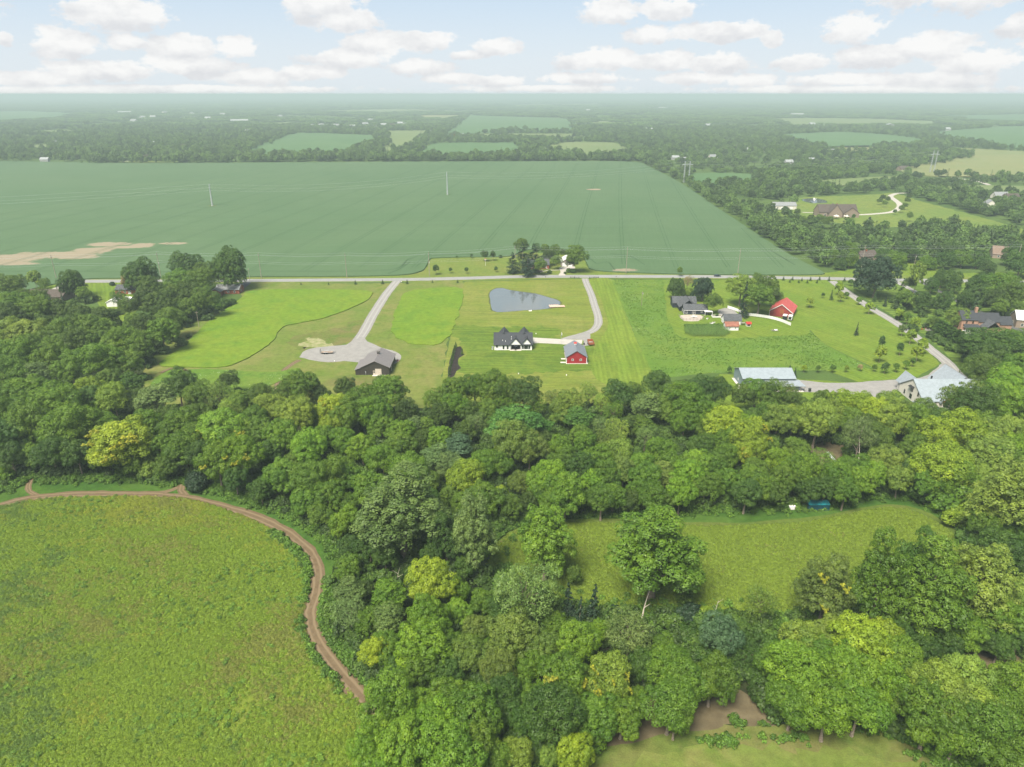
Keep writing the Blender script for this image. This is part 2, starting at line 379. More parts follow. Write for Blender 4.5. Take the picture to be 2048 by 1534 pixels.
MG['pasture'] = grass('pasture', [(0.115,0.21,0.028),(0.15,0.225,0.035),(0.09,0.18,0.028)], 0.025, 0.45, 2.5, spots=((0.55,0.6,0.5),0.6))
MG['hay'] = grass('hay', [(0.145,0.245,0.022),(0.18,0.255,0.028),(0.11,0.215,0.025)], 0.018, 0.35, 2.0, mid=0.09)
MG['rough'] = grass('thin grass', [(0.15,0.205,0.04),(0.21,0.215,0.065),(0.12,0.185,0.03)], 0.04, 0.45, 3)
MG['yard'] = grass('yard lawn', [(0.145,0.225,0.028),(0.175,0.235,0.032),(0.12,0.20,0.025)], 0.03, 0.5, 3, stripe=(0.5, 2.4, 0.12))
MG['stripe'] = grass('diagonal mown lawn', [(0.11,0.18,0.03),(0.135,0.20,0.035),(0.10,0.165,0.03)], 0.03, 0.5, 3, stripe=(1.35, 4.6, 0.3))
MG['estate'] = grass('estate lawn', [(0.15,0.22,0.045),(0.19,0.235,0.05),(0.12,0.195,0.045)], 0.015, 0.2, 1.5)
MG['meadow'] = grass('meadow', [(0.14,0.21,0.025),(0.18,0.23,0.032),(0.11,0.18,0.03)], 0.03, 0.5, 3, bump=1.0, mid=0.12)
MG['meadow2'] = grass('seeding meadow', [(0.16,0.20,0.035),(0.19,0.215,0.05),(0.13,0.19,0.03)], 0.04, 0.6, 3, bump=1.0)
MG['verge'] = grass('verge', [(0.16,0.22,0.04),(0.19,0.22,0.05),(0.13,0.19,0.035)], 0.03, 0.5, 3)
MG['weedy'] = grass('weedy edge', [(0.06,0.14,0.022),(0.09,0.165,0.028),(0.045,0.105,0.02)], 0.06, 0.6, 3, bump=1.0)
MG['mown'] = grass('mown path', [(0.11,0.165,0.028),(0.13,0.165,0.035),(0.085,0.13,0.025)], 0.08, 0.6, 3)
MG['browngrass'] = grass('worn grass', [(0.14,0.18,0.04),(0.19,0.175,0.065),(0.10,0.17,0.028)], 0.06, 0.5, 3)
MG['soil'] = gravel('soil', [(0.12,0.095,0.055),(0.19,0.155,0.09),(0.2,0.15,0.1)], 0.25)
MG['track'] = gravel('dirt track', [(0.15,0.105,0.06),(0.20,0.145,0.085),(0.28,0.21,0.13)], 0.6, True)
MG['bare'] = gravel('bare field soil', [(0.30,0.24,0.17),(0.36,0.29,0.21),(0.3,0.25,0.18)], 0.05)
MG['gravel'] = gravel('gravel', [(0.29,0.28,0.27),(0.36,0.345,0.33),(0.44,0.425,0.41)], 0.35, True)
MG['asphalt'] = gravel('asphalt', [(0.30,0.30,0.30),(0.35,0.345,0.34),(0.33,0.33,0.33)], 0.15)
MG['blacktop'] = gravel('blacktop', [(0.12,0.12,0.12),(0.15,0.15,0.15),(0.13,0.13,0.13)], 0.15)
MG['concrete'] = gravel('concrete', [(0.50,0.465,0.42),(0.56,0.52,0.475),(0.54,0.5,0.45)], 0.3)
MG['mulch'] = gravel('mulch', [(0.025,0.02,0.018),(0.045,0.036,0.032),(0.03,0.03,0.03)], 0.8)

def ell(px, py, hw, hh):
    x, y = G(px, py, .75); return x, y, abs(G(px+hw, py, .75)[0]-x), abs(G(px, py-hh, .75)[1]-G(px, py+hh, .75)[1])/2
BARE = [ell(40, 516, 90, 12), ell(120, 510, 80, 11), ell(-120, 522, 130, 14), ell(212, 489, 42, 4.5), ell(285, 491, 28, 5), ell(345, 487, 30, 2.5), ell(1252, 540, 28, 3.5), ell(30, 527, 60, 4), ell(185, 500, 60, 6), ell(250, 494, 50, 3)]
def soy_mat(name, cols, dirv, bare=None):
    m, n = new_mat(name); p = pos(n); cols = [tuple(c*KG for c in q) for q in cols]; s = n.add('ShaderNodeSeparateXYZ'); n.set(s.inputs[0], p)
    u = n.math('ADD', n.math('MULTIPLY', s.outputs[0], dirv[0]), n.math('MULTIPLY', s.outputs[1], dirv[1]))
    v = n.math('SUBTRACT', n.math('MULTIPLY', s.outputs[0], dirv[1]), n.math('MULTIPLY', s.outputs[1], dirv[0]))
    cb = n.add('ShaderNodeCombineXYZ'); n.set(cb.inputs[0], n.math('MULTIPLY', u, 1.0)); n.set(cb.inputs[1], n.math('MULTIPLY', v, 0.03))
    st = n.noise(cb.outputs[0], 0.55, 3, 0.6); a = n.noise(p, 0.006, 4, 0.6, 0.6); b = n.noise(p, 0.9, 3, 0.7)
    cb2 = n.add('ShaderNodeCombineXYZ'); n.set(cb2.inputs[0], n.math('MULTIPLY', s.outputs[0], 0.06)); n.set(cb2.inputs[1], s.outputs[1]); wv = n.noise(cb2.outputs[0], 0.11, 3, 0.6, 0.8)
    col = n.mix(n.ramp(a, 0.3, 0.7), cols[0], cols[1]); hs = n.add('ShaderNodeHueSaturation'); n.set(hs.inputs['Color'], col)
    n.set(hs.inputs['Value'], n.math('ADD', 0.62, n.math('ADD', n.math('MULTIPLY', st, 0.26), n.math('ADD', n.math('MULTIPLY', b, 0.25), n.math('MULTIPLY', wv, 0.26)))))
    out = hs.outputs[0]
    if bare:
        mk = None
        for ex, ey, ea, eb in bare:
            q = n.math('SUBTRACT', 1.0, n.math('SQRT', n.math('ADD', n.math('POWER', n.math('MULTIPLY', n.math('SUBTRACT', s.outputs[0], ex), 1/ea), 2.0), n.math('POWER', n.math('MULTIPLY', n.math('SUBTRACT', s.outputs[1], ey), 1/eb), 2.0))))
            mk = q if mk is None else n.math('MAXIMUM', mk, q)
        k = n.math('ADD', mk, n.math('ADD', n.math('MULTIPLY', n.math('SUBTRACT', n.noise(p, 0.02, 6, 0.7), 0.5), 2.6), n.math('ADD', n.math('MULTIPLY', n.math('SUBTRACT', st, 0.5), 0.7), n.math('MULTIPLY', n.math('SUBTRACT', wv, 0.5), 0.5))))
        soil = n.mix(b, (0.15, 0.12, 0.08), (0.20, 0.165, 0.12)); out = n.mix(n.math('MULTIPLY', n.ramp(k, 0.0, 0.35), 0.92), out, soil)
    finish(n, out, 0.9, 0.1, 0, b, 0.4, 0.3); return m
M_SOY = soy_mat('soybean leaves', [(0.088,0.157,0.07),(0.102,0.17,0.078)], (0.99, -0.13), BARE)
M_CROP = soy_mat('far crop', [(0.085,0.17,0.06),(0.105,0.19,0.07)], (0.9, 0.3))
M_CROP2 = soy_mat('far pale crop', [(0.15,0.21,0.07),(0.19,0.235,0.09)], (0.4, 0.9))
M_TAN = soy_mat('wheat', [(0.26,0.26,0.11),(0.20,0.24,0.09)], (0.95, 0.1))
M_RUT = flat('trodden soy', (0.032,0.062,0.028), 0.95, 0.05)

me = bpy.data.meshes.new('ground')
rr = [0.0]+[60*1.35**k for k in range(23)]; rr[-1] = 45000
v = [(0, 200, 0)]; f = []; NS = 72
for r in rr[1:]:
    for i in range(NS): v.append((r*cos(2*pi*i/NS), 200+r*sin(2*pi*i/NS), 0))
for i in range(NS): f.append((0, 1+i, 1+(i+1) % NS))
for k in range(len(rr)-2):
    for i in range(NS):
        a = 1+k*NS; f.append((a+i, a+NS+i, a+NS+(i+1) % NS, a+(i+1) % NS))
me.from_pydata(v, [], f); g = link('ground', me, None, MG['ground']); g['kind'] = 'structure'

# wood floor and mown areas south of the road
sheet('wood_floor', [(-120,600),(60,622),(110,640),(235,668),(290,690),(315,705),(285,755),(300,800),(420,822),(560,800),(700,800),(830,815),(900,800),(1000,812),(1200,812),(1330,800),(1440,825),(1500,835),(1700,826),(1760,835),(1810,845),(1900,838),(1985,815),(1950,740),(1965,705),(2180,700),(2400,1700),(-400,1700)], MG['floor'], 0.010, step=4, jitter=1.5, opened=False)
sheet('field_grass', [(300,800),(285,755),(315,705),(345,665),(400,640),(480,600),(490,566),(700,567),(800,566),(925,563),(905,640),(885,750),(890,812),(830,815),(700,815),(560,812),(420,830)], MG['rough'], 0.014, jitter=0.8, opened=False)
sheet('verge', [(-120,570),(200,567),(500,566),(780,564),(920,562),(1160,557),(1400,558),(1650,562),(1800,566),(2100,574),(2100,550),(1800,546),(1640,545),(1250,541),(1180,540),(1120,538),(850,543),(500,551),(200,553),(-120,553)], MG['verge'], 0.006, opened=False, jitter=0.2)
sheet('ranch_lawn', [(-120,568),(200,566),(260,566),(290,600),(250,640),(215,660),(190,600),(120,590),(-120,600)], MG['yard'], 0.018, opened=False)
sheet('hay_field', [(318,726),(340,732),(395,734),(451,732),(498,714),(545,682),(557,662),(573,650),(600,645),(658,632),(723,606),(743,590),(734,581),(647,578),(560,578),(498,582),(480,597),(416,644),(366,691)], MG['hay'], 0.0, 0.45, jitter=0.35)
sheet('hay_field', [(816,583),(851,577),(916,575),(925,597),(893,679),(837,688),(802,679),(784,662),(790,626),(802,597)], MG['hay'], 0.0, 0.3, jitter=0.9)
sheet('hay_field', [(335,742),(390,738),(450,739),(545,744),(600,735),(575,755),(520,775),(440,790),(350,790),(300,772)], MG['pasture'], 0.0, 0.2, jitter=0.6)
sheet('lot_lawn', [(929,563),(1160,558),(1222,558),(1265,660),(1318,790),(1320,812),(1200,812),(1000,812),(890,812),(884,760),(905,650)], MG['lawn'], 0.018, jitter=0.25, sharp=True)
sheet('mown_lawn', [(903,652),(1000,654),(1085,653),(1125,664),(1108,674),(1180,690),(1190,735),(1100,744),(1000,748),(912,742),(930,700)], MG['lawn_dark'], 0.022, jitter=2.2, step=2)
sheet('striped_lawn', [(1180,559),(1221,559),(1264,660),(1312,785),(1196,760),(1188,700),(1215,655),(1212,630),(1200,595)], MG['lawn_strip'], 0.024, jitter=0.2)
sheet('pasture', [(1221,559),(1345,559),(1530,560),(1590,635),(1650,690),(1748,738),(1500,744),(1420,746),(1306,758),(1262,650)], MG['pasture'], 0.0168, jitter=0.3, sharp=True)
sheet('farm_yard', [(1334,566),(1400,562),(1545,562),(1590,625),(1622,664),(1560,672),(1470,676),(1370,676),(1340,650),(1332,610)], MG['yard'], 0.026, jitter=0.9)
sheet('yard_lawn', [(1532,560),(1655,560),(1760,628),(1838,680),(1880,728),(1830,756),(1700,765),(1595,758),(1440,748),(1420,760),(1340,775),(1330,795),(1440,825),(1500,835),(1700,826),(1760,835),(1790,790),(1650,740),(1752,738),(1652,690),(1592,635)], MG['yard'], 0.022, jitter=0.3, sharp=True)
sheet('roadside_lawn', [(1672,562),(1760,563),(1850,567),(2100,575),(2100,640),(1985,640),(1925,680),(1945,725),(1990,780),(1950,760),(1850,670)], MG['stripe'], 0.026, jitter=0.4, sharp=True, opened=False)
sheet('worn_ground', [(575,680),(610,668),(650,660),(690,650),(720,640),(735,640),(712,672),(690,690),(640,694),(600,700)], MG['browngrass'], 0.020, jitter=2.5)
sheet('pale_straw', [(600,690),(615,678),(640,676),(655,688),(672,694),(640,698)], gravel('straw', [(0.40,0.37,0.22),(0.20,0.24,0.06),(0.3,0.3,0.2)], 0.35), 0.024, jitter=2.6, step=1.5)
sheet('worn_ground', [(640,770),(690,750),(760,752),(800,765),(760,775),(700,772)], MG['browngrass'], 0.021, jitter=1.0)

# roads and drives
ribbon('road', [(-500,559),(-100,561),(150,562.5),(500,561),(800,559),(930,556.5),(1046,553.2),(1193,552.8),(1434,553.5),(1650,557),(1800,560),(1990,563),(2500,575)], 8.4, 0.05, MG['asphalt'], jitter=0.05)
ribbon('driveway', [(795,561),(783,575),(768,595),(746,630),(727,665),(708,690),(700,700)], 6.0, 0.04, MG['gravel'])
sheet('gravel_yard', [(600,714),(612,700),(622,697),(664,692),(693,689),(711,679),(724,674),(734,682),(764,695),(793,704),(801,712),(796,724),(760,735),(705,723),(660,724),(641,723)], MG['gravel'], 0.046, jitter=0.5)
ribbon('dirt_track', [(600,720),(582,730),(568,742),(556,765),(552,790)], 2.6, 0.042, MG['track'], jitter=0.3)
ribbon('dirt_track', [(322,746),(340,738),(360,737),(375,742)], 1.6, 0.22, MG['track'], jitter=0.3)
ribbon('driveway', [(1170,557),(1172,565),(1181,585),(1189.5,612),(1196.5,636),(1195,651),(1184,662),(1164,669),(1142,675),(1128,679)], 4.6, 0.042, MG['gravel'])
sheet('concrete_pad', [(1066,675),(1074.5,675.5),(1127,678.5),(1165,679.5),(1164,687.5),(1128,689),(1120,688),(1076,686),(1066,687)], MG['concrete'], 0.048, jitter=0.0, sharp=True)
sheet('gravel_yard', [(1128,678),(1150,671),(1178,664),(1180,676),(1184,690),(1166,692),(1165,679.5)], MG['gravel'], 0.044, jitter=0.2)
ribbon('driveway', [(1664,562),(1693,583),(1740,615),(1789,644),(1831,673),(1862,699),(1893,724),(1915,748),(1944,770),(1985,795)], 5.6, 0.042, MG['gravel'])
sheet('gravel_yard', [(1588,761),(1650,765),(1700,765),(1800,758),(1850,752),(1888,726),(1912,742),(1900,765),(1815,778),(1772,790),(1776,800),(1752,815),(1738,812),(1732,795),(1700,788),(1600,784),(1584,782)], MG['gravel'], 0.046, jitter=0.3)
ribbon('driveway', [(1786,560),(1811,573),(1833,585),(1871,605),(1895,619),(1915,632)], 4.4, 0.043, MG['gravel'])
ribbon('driveway', [(1842,563),(1877,582),(1917,603),(1975,631),(2060,670)], 4.0, 0.043, MG['blacktop'])
ribbon('driveway', [(130,562),(123,571),(105,580),(83,586)], 4.2, 0.043, MG['concrete'])
ribbon('driveway', [(497,562),(488,571),(476,580)], 5.4, 0.043, MG['blacktop'])
sheet('driveway', [(1117,551),(1121,544),(1119,538),(1122,534),(1149,533),(1151,536),(1134,541),(1129,546),(1131,551)], MG['concrete'], 0.052, jitter=0.05)
ribbon('path', [(1120,540),(1095,541),(1080,545)], 1.4, 0.05, MG['concrete'])
sheet('house_lot_grass', [(850,552),(855,532),(862,517),(900,515),(1020,513),(1040,505),(1160,512),(1172,530),(1182,541),(1190,549),(1130,550),(1040,550)], MG['verge'], 0.012, jitter=0.4, opened=False)
sheet('gravel_yard', [(1434,622),(1450,616),(1462,617),(1476,628),(1462,634),(1446,632)], MG['gravel'], 0.032, jitter=0.4)
sheet('patio', [(1362,630),(1402,630),(1404,637),(1396,642),(1368,642),(1361,636)], gravel('patio gravel', [(0.5,0.42,0.36),(0.58,0.5,0.44),(0.5,0.45,0.4)], 0.5), 0.036, jitter=0.2)
sheet('mulch_bed', [(908,696),(920,692),(926,700),(922,707),(930,709),(918,716),(916,728),(922,736),(913,742),(908,752),(896,758),(898,730),(903,708)], MG['mulch'], 0.032, jitter=0.2)

# pond with a low bank
def water_mat(name, col):
    m, n = new_mat(name); p = n.add('ShaderNodeBsdfPrincipled'); p.inputs['Base Color'].default_value = (*col, 1); p.inputs['Roughness'].default_value = 0.06; p.inputs['IOR'].default_value = 1.45; p.inputs['Specular IOR Level'].default_value = 0.9
    b = n.add('ShaderNodeBump'); b.inputs['Strength'].default_value = 0.025; b.inputs['Distance'].default_value = 0.05; n.set(b.inputs['Height'], n.noise(pos(n), 1.2, 3)); n.set(p.inputs['Normal'], b.outputs[0])
    o = n.add('ShaderNodeOutputMaterial'); n.set(o.inputs[0], p.outputs[0]); return m
M_WATER = water_mat('pond water', (0.07,0.08,0.083))
PND = [(979,588),(985,580),(994,576.5),(1006,576),(1018,579.5),(1040,583),(1070,587),(1095,594),(1115,600),(1121,606),(1119,611),(1108,615),(1080,619),(1050,620.5),(1020,623),(995,624),(985,621),(981,606)]
def shrink(pts, k):
    cx = sum(p[0] for p in pts)/len(pts); cy = sum(p[1] for p in pts)/len(pts); return [(cx+(p[0]-cx)*k, cy+(p[1]-cy)*k) for p in pts]
sheet('pond_bank', shrink(PND, 1.035), grass('pond bank', [(0.12,0.14,0.045),(0.10,0.12,0.04),(0.08,0.10,0.04)], 0.1, 0.8, 4), 0.026, jitter=0.35)
sheet('pond', PND, M_WATER, 0.034, jitter=0.2)
E2 = [(1604,400),(1612,397.5),(1632,397),(1648,400),(1654,404.5),(1640,406),(1620,405.5)]
# soybean field and its bare patches
SOY = [(-260,553),(200,555.5),(520,552.5),(700,551.5),(800,549),(836,543.5),(850,536),(856,522),(862,515.5),(940,513),(1020,511),(1060,498),(1150,500),(1168,515),(1176,530),(1192,540),(1300,545.5),(1480,548.5),(1620,548.5),(1650,546),(1640,540),(1560,497),(1450,425),(1360,365),(1300,334),(1272,324),(1180,322),(960,322.5),(680,324),(320,326),(-260,328)]
HS = 0.75
soyo = sheet('soybean_field', SOY, M_SOY, 0.0, HS, step=6, jitter=0.25)
tv, tf = [], []
SOYW = [G(*p, HS) for p in SOY]
for k in range(-13, 8):
    x0 = -68+39*k
    for dx in (-1.5, 1.5):
        ln = []; ph = random.uniform(0, 6)
        for i in range(0, 92):
            y = 500+i*10.5; q = (x0+dx+0.135*(y-555)+1.2*sin(y*0.006+ph*0.1), y)
            if in_poly(*q, SOYW) and in_poly(q[0], q[1]-16, SOYW): ln.append(q)
        if len(ln) < 4 or random.random() < 0.06: continue
        cut = random.randint(0, 10) if k > -6 else random.randint(0, 30)
        v, f = ribbon('x', None, random.uniform(0.45, 0.75), HS+0.04, None, step=8, jitter=0.18, world_pts=ln[:len(ln)-cut], opened=False, me_only=True)
        tf += [tuple(i+len(tv) for i in q) for q in f]; tv += v
for a in ([(-200,545),(100,543),(300,544),(500,543),(700,543),(790,538),(815,520),(835,513)], [(1178,515),(1195,528),(1215,524),(1230,540)], [(820,524),(800,538),(775,548)], [(1220,508),(1260,513),(1290,530)], [(1590,530),(1540,500)], [(960,511),(900,509),(860,512)]):
    for off in (0, 2.2):
        wp = [G(x, y, HS) for x, y in a]; wp = [(x, y+off) for x, y in wp]
        v, f = ribbon('x', None, 0.6, HS+0.05, None, step=5, jitter=0.15, world_pts=wp, opened=False, me_only=True); tf += [tuple(i+len(tv) for i in q) for q in f]; tv += v
for cx, cy, r in ((425,413,14), (895,391,11)):
    x, y = G(cx, cy); wp = [(x+r*1.2*cos(t*0.3), y+r*sin(t*0.3)) for t in range(22)]
    v, f = ribbon('x', None, 0.6, HS+0.06, None, step=4, jitter=0.15, world_pts=wp, opened=False, me_only=True); tf += [tuple(i+len(tv) for i in q) for q in f]; tv += v
me = bpy.data.meshes.new('field_track'); me.from_pydata(tv, [], tf); o = link('field_track', me, None, M_RUT); o['kind'] = 'structure'
for cx, cy in ((425,413), (895,391)):
    x, y = G(cx, cy); sheet('rough_patch', None, MG['browngrass'] if cx < 500 else MG['weedy'], HS+0.08, world_pts=[(x+5*cos(t), y+3.5*sin(t)) for t in np.linspace(0, 6.28, 9)[:-1]], jitter=0.5)
sheet('bare_soil', [(1173,378.5),(1190,377.5),(1200,378),(1199,380),(1180,380)], MG['bare'], HS+0.05, jitter=0.3)

# far fields, each a standing crop
FIELDS = [([(468,304),(520,288),(596,266),(690,268),(755,272),(757,285),(700,309),(560,310)], M_CROP), ([(772,262),(862,262),(838,285),(815,302),(766,298),(768,280)], M_CROP2),
 ([(892,272),(912,250),(938,231),(985,232),(1140,238),(1152,252),(1150,264),(1000,264)], M_CROP), ([(905,268),(1000,267),(1150,268),(1150,275),(1040,279),(920,277)], M_CROP2),
 ([(846,306),(860,290),(885,286),(1040,286),(1040,308),(915,312)], M_CROP), ([(1078,300),(1130,285),(1225,285),(1264,308),(1180,312)], M_CROP2),
 ([(1376,350),(1420,345),(1500,348),(1508,358),(1480,366),(1392,368)], M_CROP), ([(1550,270),(1680,264),(1780,270),(1850,280),(1838,291),(1640,294),(1596,284)], M_CROP),
 ([(1638,294),(1745,291),(1740,301),(1668,301)], M_TAN), ([(1800,340),(1862,322),(1912,297),(2060,303),(2240,310),(2240,372),(2060,352),(1870,352)], M_TAN),
 ([(1870,264),(2060,250),(2240,248),(2240,302),(2060,298),(1950,288),(1884,276)], M_CROP), ([(1530,238),(1620,236),(1760,238),(1900,244),(1700,252),(1600,250),(1560,246)], M_CROP2),
 ([(1880,232),(2060,228),(2240,226),(2240,244),(2060,246),(1960,243)], M_CROP), ([(-160,224),(60,222),(150,227),(120,238),(-160,250)], M_CROP), ([(490,248),(580,244),(650,244),(560,252)], M_CROP2),
 ([(838,231),(915,230),(908,238),(840,239)], M_TAN), ([(70,262),(140,260),(150,266),(70,268)], M_CROP2), ([(1890,376),(1960,370),(2240,380),(2240,400),(2010,388)], M_CROP2), ([(1630,362),(1790,352),(1810,362),(1640,372)], M_CROP2), ([(60,290),(95,288),(100,300),(70,302)], M_CROP2), ([(640,222),(800,218),(900,221),(760,226)], M_CROP2), ([(1190,243),(1225,242),(1228,246),(1190,247)], M_CROP2), ([(1000,210),(1200,207),(1210,211),(1020,214)], M_CROP2)]
for px, m in FIELDS: sheet('crop_field', px, m, 0.0, 1.5, step=25, jitter=1.5, zref=1.5)
sheet('estate_lawn', [(1588,397),(1680,392),(1760,388),(1790,386),(1840,402),(1900,418),(2020,450),(2060,466),(1950,462),(1880,452),(1760,455),(1690,447),(1590,436),(1545,428),(1590,412)], MG['estate'], 0.03, jitter=2, step=6)
ribbon('driveway', [(1686,428.5),(1720,429.5),(1760,427),(1785,423.5),(1798,416),(1799,408),(1791,401),(1781,393),(1788,388.5),(1800,386.5),(1818,386)], 6.5, 0.08, MG['concrete'], step=4)
ribbon('driveway', [(1605,425),(1640,425.5),(1660,427)], 4, 0.08, MG['concrete'], step=4)
sheet('pond_bank', shrink(E2, 1.08), MG['weedy'], 0.06, jitter=0.5); sheet('pond', E2, M_WATER, 0.12, jitter=0.4)
ribbon('driveway', [(1352,311),(1362,316),(1378,323),(1400,326)], 8, 0.1, MG['concrete'], step=6); ribbon('driveway', [(1825,342),(1850,346),(1900,354),(1960,364),(1985,374)], 7, 0.1, MG['concrete'], step=6)
ribbon('driveway', [(225,322),(245,322.5),(262,322)], 8, 0.1, MG['concrete'], step=6); ribbon('driveway', [(889,271),(900,264)], 6, 0.1, MG['concrete'], step=6)
sheet('mown_grass', [(220,326),(225,319.5),(290,319),(345,320),(345,325)], MG['estate'], 0.05, jitter=1.5)
sheet('mown_grass', [(1560,545),(1655,545),(1690,540),(1800,530),(1840,520),(1880,530),(1900,545),(2060,545),(2060,556),(1800,551)], MG['yard'], 0.016, jitter=1.0)

# meadows, mown rides and tracks in front
MEADOW = [(-260,1022),(-60,1030),(0,1012),(80,998),(170,994),(350,995),(470,1026),(545,1062),(598,1105),(618,1150),(607,1240),(632,1310),(690,1372),(726,1415),(735,1460),(720,1534),(700,1640),(-420,1640)]
meadow = sheet('meadow', MEADOW, MG['meadow'], 0.03, step=2, jitter=0.35)
sheet('ride_grass', [(-260,1000),(-20,985),(60,958),(120,957),(240,960),(360,968),(440,985),(520,1010),(610,1045),(665,1085),(680,1120),(650,1180),(650,1250),(700,1320),(752,1395),(752,1480),(735,1470),(728,1415),(690,1365),(630,1305),(606,1240),(618,1150),(598,1105),(545,1062),(470,1026),(350,993),(170,992),(80,996),(0,1010),(-260,1024)], MG['weedy'], 0.022, step=2, jitter=0.4)
ribbon('dirt_track', [(-260,1062),(-60,1025),(0,1011),(30,1003),(60,997),(110,991),(180,988.5),(250,989),(310,990),(370,996),(420,1007),(500,1030),(560,1057),(605,1090),(630,1120),(636,1150),(630,1190),(619,1225),(622,1250),(640,1290),(680,1345),(715,1385),(738,1415),(742,1450),(735,1500)], 4.0, 0.055, MG['track'], jitter=0.35)
ribbon('dirt_track', [(260,990),(310,987),(345,980),(366,970)], 2.2, 0.05, MG['track'], jitter=0.25); ribbon('dirt_track', [(366,968),(363,980),(372,992),(395,1001)], 2.4, 0.052, MG['track'], jitter=0.25)
ribbon('dirt_track', [(64,958),(56,970),(58,983),(75,992)], 1.8, 0.05, MG['track'], jitter=0.2)
MEADOW2 = [(975,1160),(985,1110),(1015,1072),(1060,1054),(1130,1046),(1300,1050),(1450,1053),(1520,1050),(1600,1046),(1700,1028),(1780,1016),(1840,1028),(1895,1060),(1935,1098),(1955,1140),(1880,1200),(1700,1235),(1500,1236),(1300,1230),(1100,1215)]
sheet('seeding_meadow', MEADOW2, MG['meadow2'], 0.03, step=2, jitter=0.3)
sheet('weedy_strip', [(975,1100),(1010,1058),(1060,1036),(1150,1030),(1300,1020),(1450,1018),(1560,1014),(1640,1006),(1700,1000),(1780,990),(1850,1000),(1900,1030),(1950,1075),(1980,1110),(1960,1130),(1895,1060),(1840,1028),(1780,1016),(1700,1028),(1600,1046),(1450,1053),(1300,1050),(1130,1046),(1060,1054),(1015,1072)], MG['weedy'], 0.024, step=2, jitter=0.4)
ribbon('mown_path', [(985,1115),(1000,1085),(1030,1064),(1070,1050),(1130,1043),(1220,1042),(1300,1046),(1400,1050),(1480,1050),(1560,1045),(1620,1040),(1680,1030),(1740,1017),(1790,1013),(1840,1022),(1890,1050),(1935,1088),(1960,1120)], 2.6, 0.046, MG['mown'], jitter=0.25)
ribbon('dirt_track', [(1002,1084),(1020,1070),(1048,1058)], 1.0, 0.05, MG['track'], jitter=0.2)
ribbon('mown_path', [(1440,1222),(1500,1219),(1560,1217),(1620,1212)], 2.4, 0.046, MG['mown'], jitter=0.25)
sheet('grass_clearing', [(1150,1600),(1165,1520),(1200,1490),(1300,1475),(1400,1450),(1500,1450),(1600,1450),(1700,1450),(1790,1470),(1860,1500),(1960,1545),(2000,1600)], MG['browngrass'], 0.03, step=2, jitter=0.4)
sheet('grass_clearing', [(1180,1600),(1300,1512),(1450,1492),(1600,1498),(1760,1510),(1880,1545),(1930,1600)], MG['rough'], 0.034, step=2, jitter=1.6, opened=False)
sheet('bare_soil', [(1285,1395),(1320,1362),(1400,1370),(1490,1385),(1530,1418),(1580,1440),(1500,1458),(1400,1460),(1330,1475),(1230,1495),(1165,1500),(1180,1470),(1250,1450)], MG['soil'], 0.038, step=2, jitter=1.6)
ribbon('dirt_track', [(1190,1510),(1280,1490),(1400,1470),(1500,1462),(1620,1466),(1750,1478),(1840,1505)], 2.4, 0.042, MG['browngrass'], jitter=0.5)
sheet('bare_soil', [(1850,1330),(1900,1310),(1960,1300),(2030,1310),(2060,1350),(1950,1345)], MG['soil'], 0.03, step=2, jitter=0.6)
sheet('gravel_yard', [(1975,1040),(2000,1045),(2030,1058),(2100,1090),(2100,1075),(2010,1035)], MG['gravel'], 0.03, step=2, jitter=0.3)
sheet('bare_soil', [(1610,900),(1650,885),(1690,892),(1680,925),(1640,935)], MG['soil'], 0.03, step=2, jitter=0.6)
sheet('garden_bed', [(688,805),(720,800),(722,812),(690,816)], MG['soil'], 0.03)
# ------------------------------------------------------------------ tree meshes: leaf sprays gathered in clumps on lobes round a limbed trunk
def unit(a): return a/np.maximum(np.linalg.norm(a, axis=1, keepdims=True), 1e-6)
def rdir(n): return unit(RNG.normal(size=(n, 3)))
def leaf_mesh(name, P, Nn, size, tint, mat, aspect=0.62):
    n = len(P); t = unit(np.cross(Nn, rdir(n))); b = np.cross(Nn, t); s = (size*RNG.uniform(0.7, 1.35, n))[:, None]
    V = np.empty((n, 4, 3), np.float32); bend = Nn*s*RNG.uniform(-0.25, 0.05, n)[:, None]
    V[:, 0] = P-t*s+bend; V[:, 1] = P-b*s*aspect; V[:, 2] = P+t*s+bend; V[:, 3] = P+b*s*aspect
    me = bpy.data.meshes.new(name); me.vertices.add(4*n); me.vertices.foreach_set('co', V.ravel())
    me.loops.add(4*n); me.loops.foreach_set('vertex_index', np.arange(4*n, dtype=np.int32))
    me.polygons.add(n); me.polygons.foreach_set('loop_start', np.arange(0, 4*n, 4, dtype=np.int32)); me.polygons.foreach_set('loop_total', np.full(n, 4, np.int32))
    a = me.attributes.new('tint', 'FLOAT', 'FACE'); a.data.foreach_set('value', tint.astype(np.float32))
    me.materials.append(mat); me.update(); me.validate(); return me
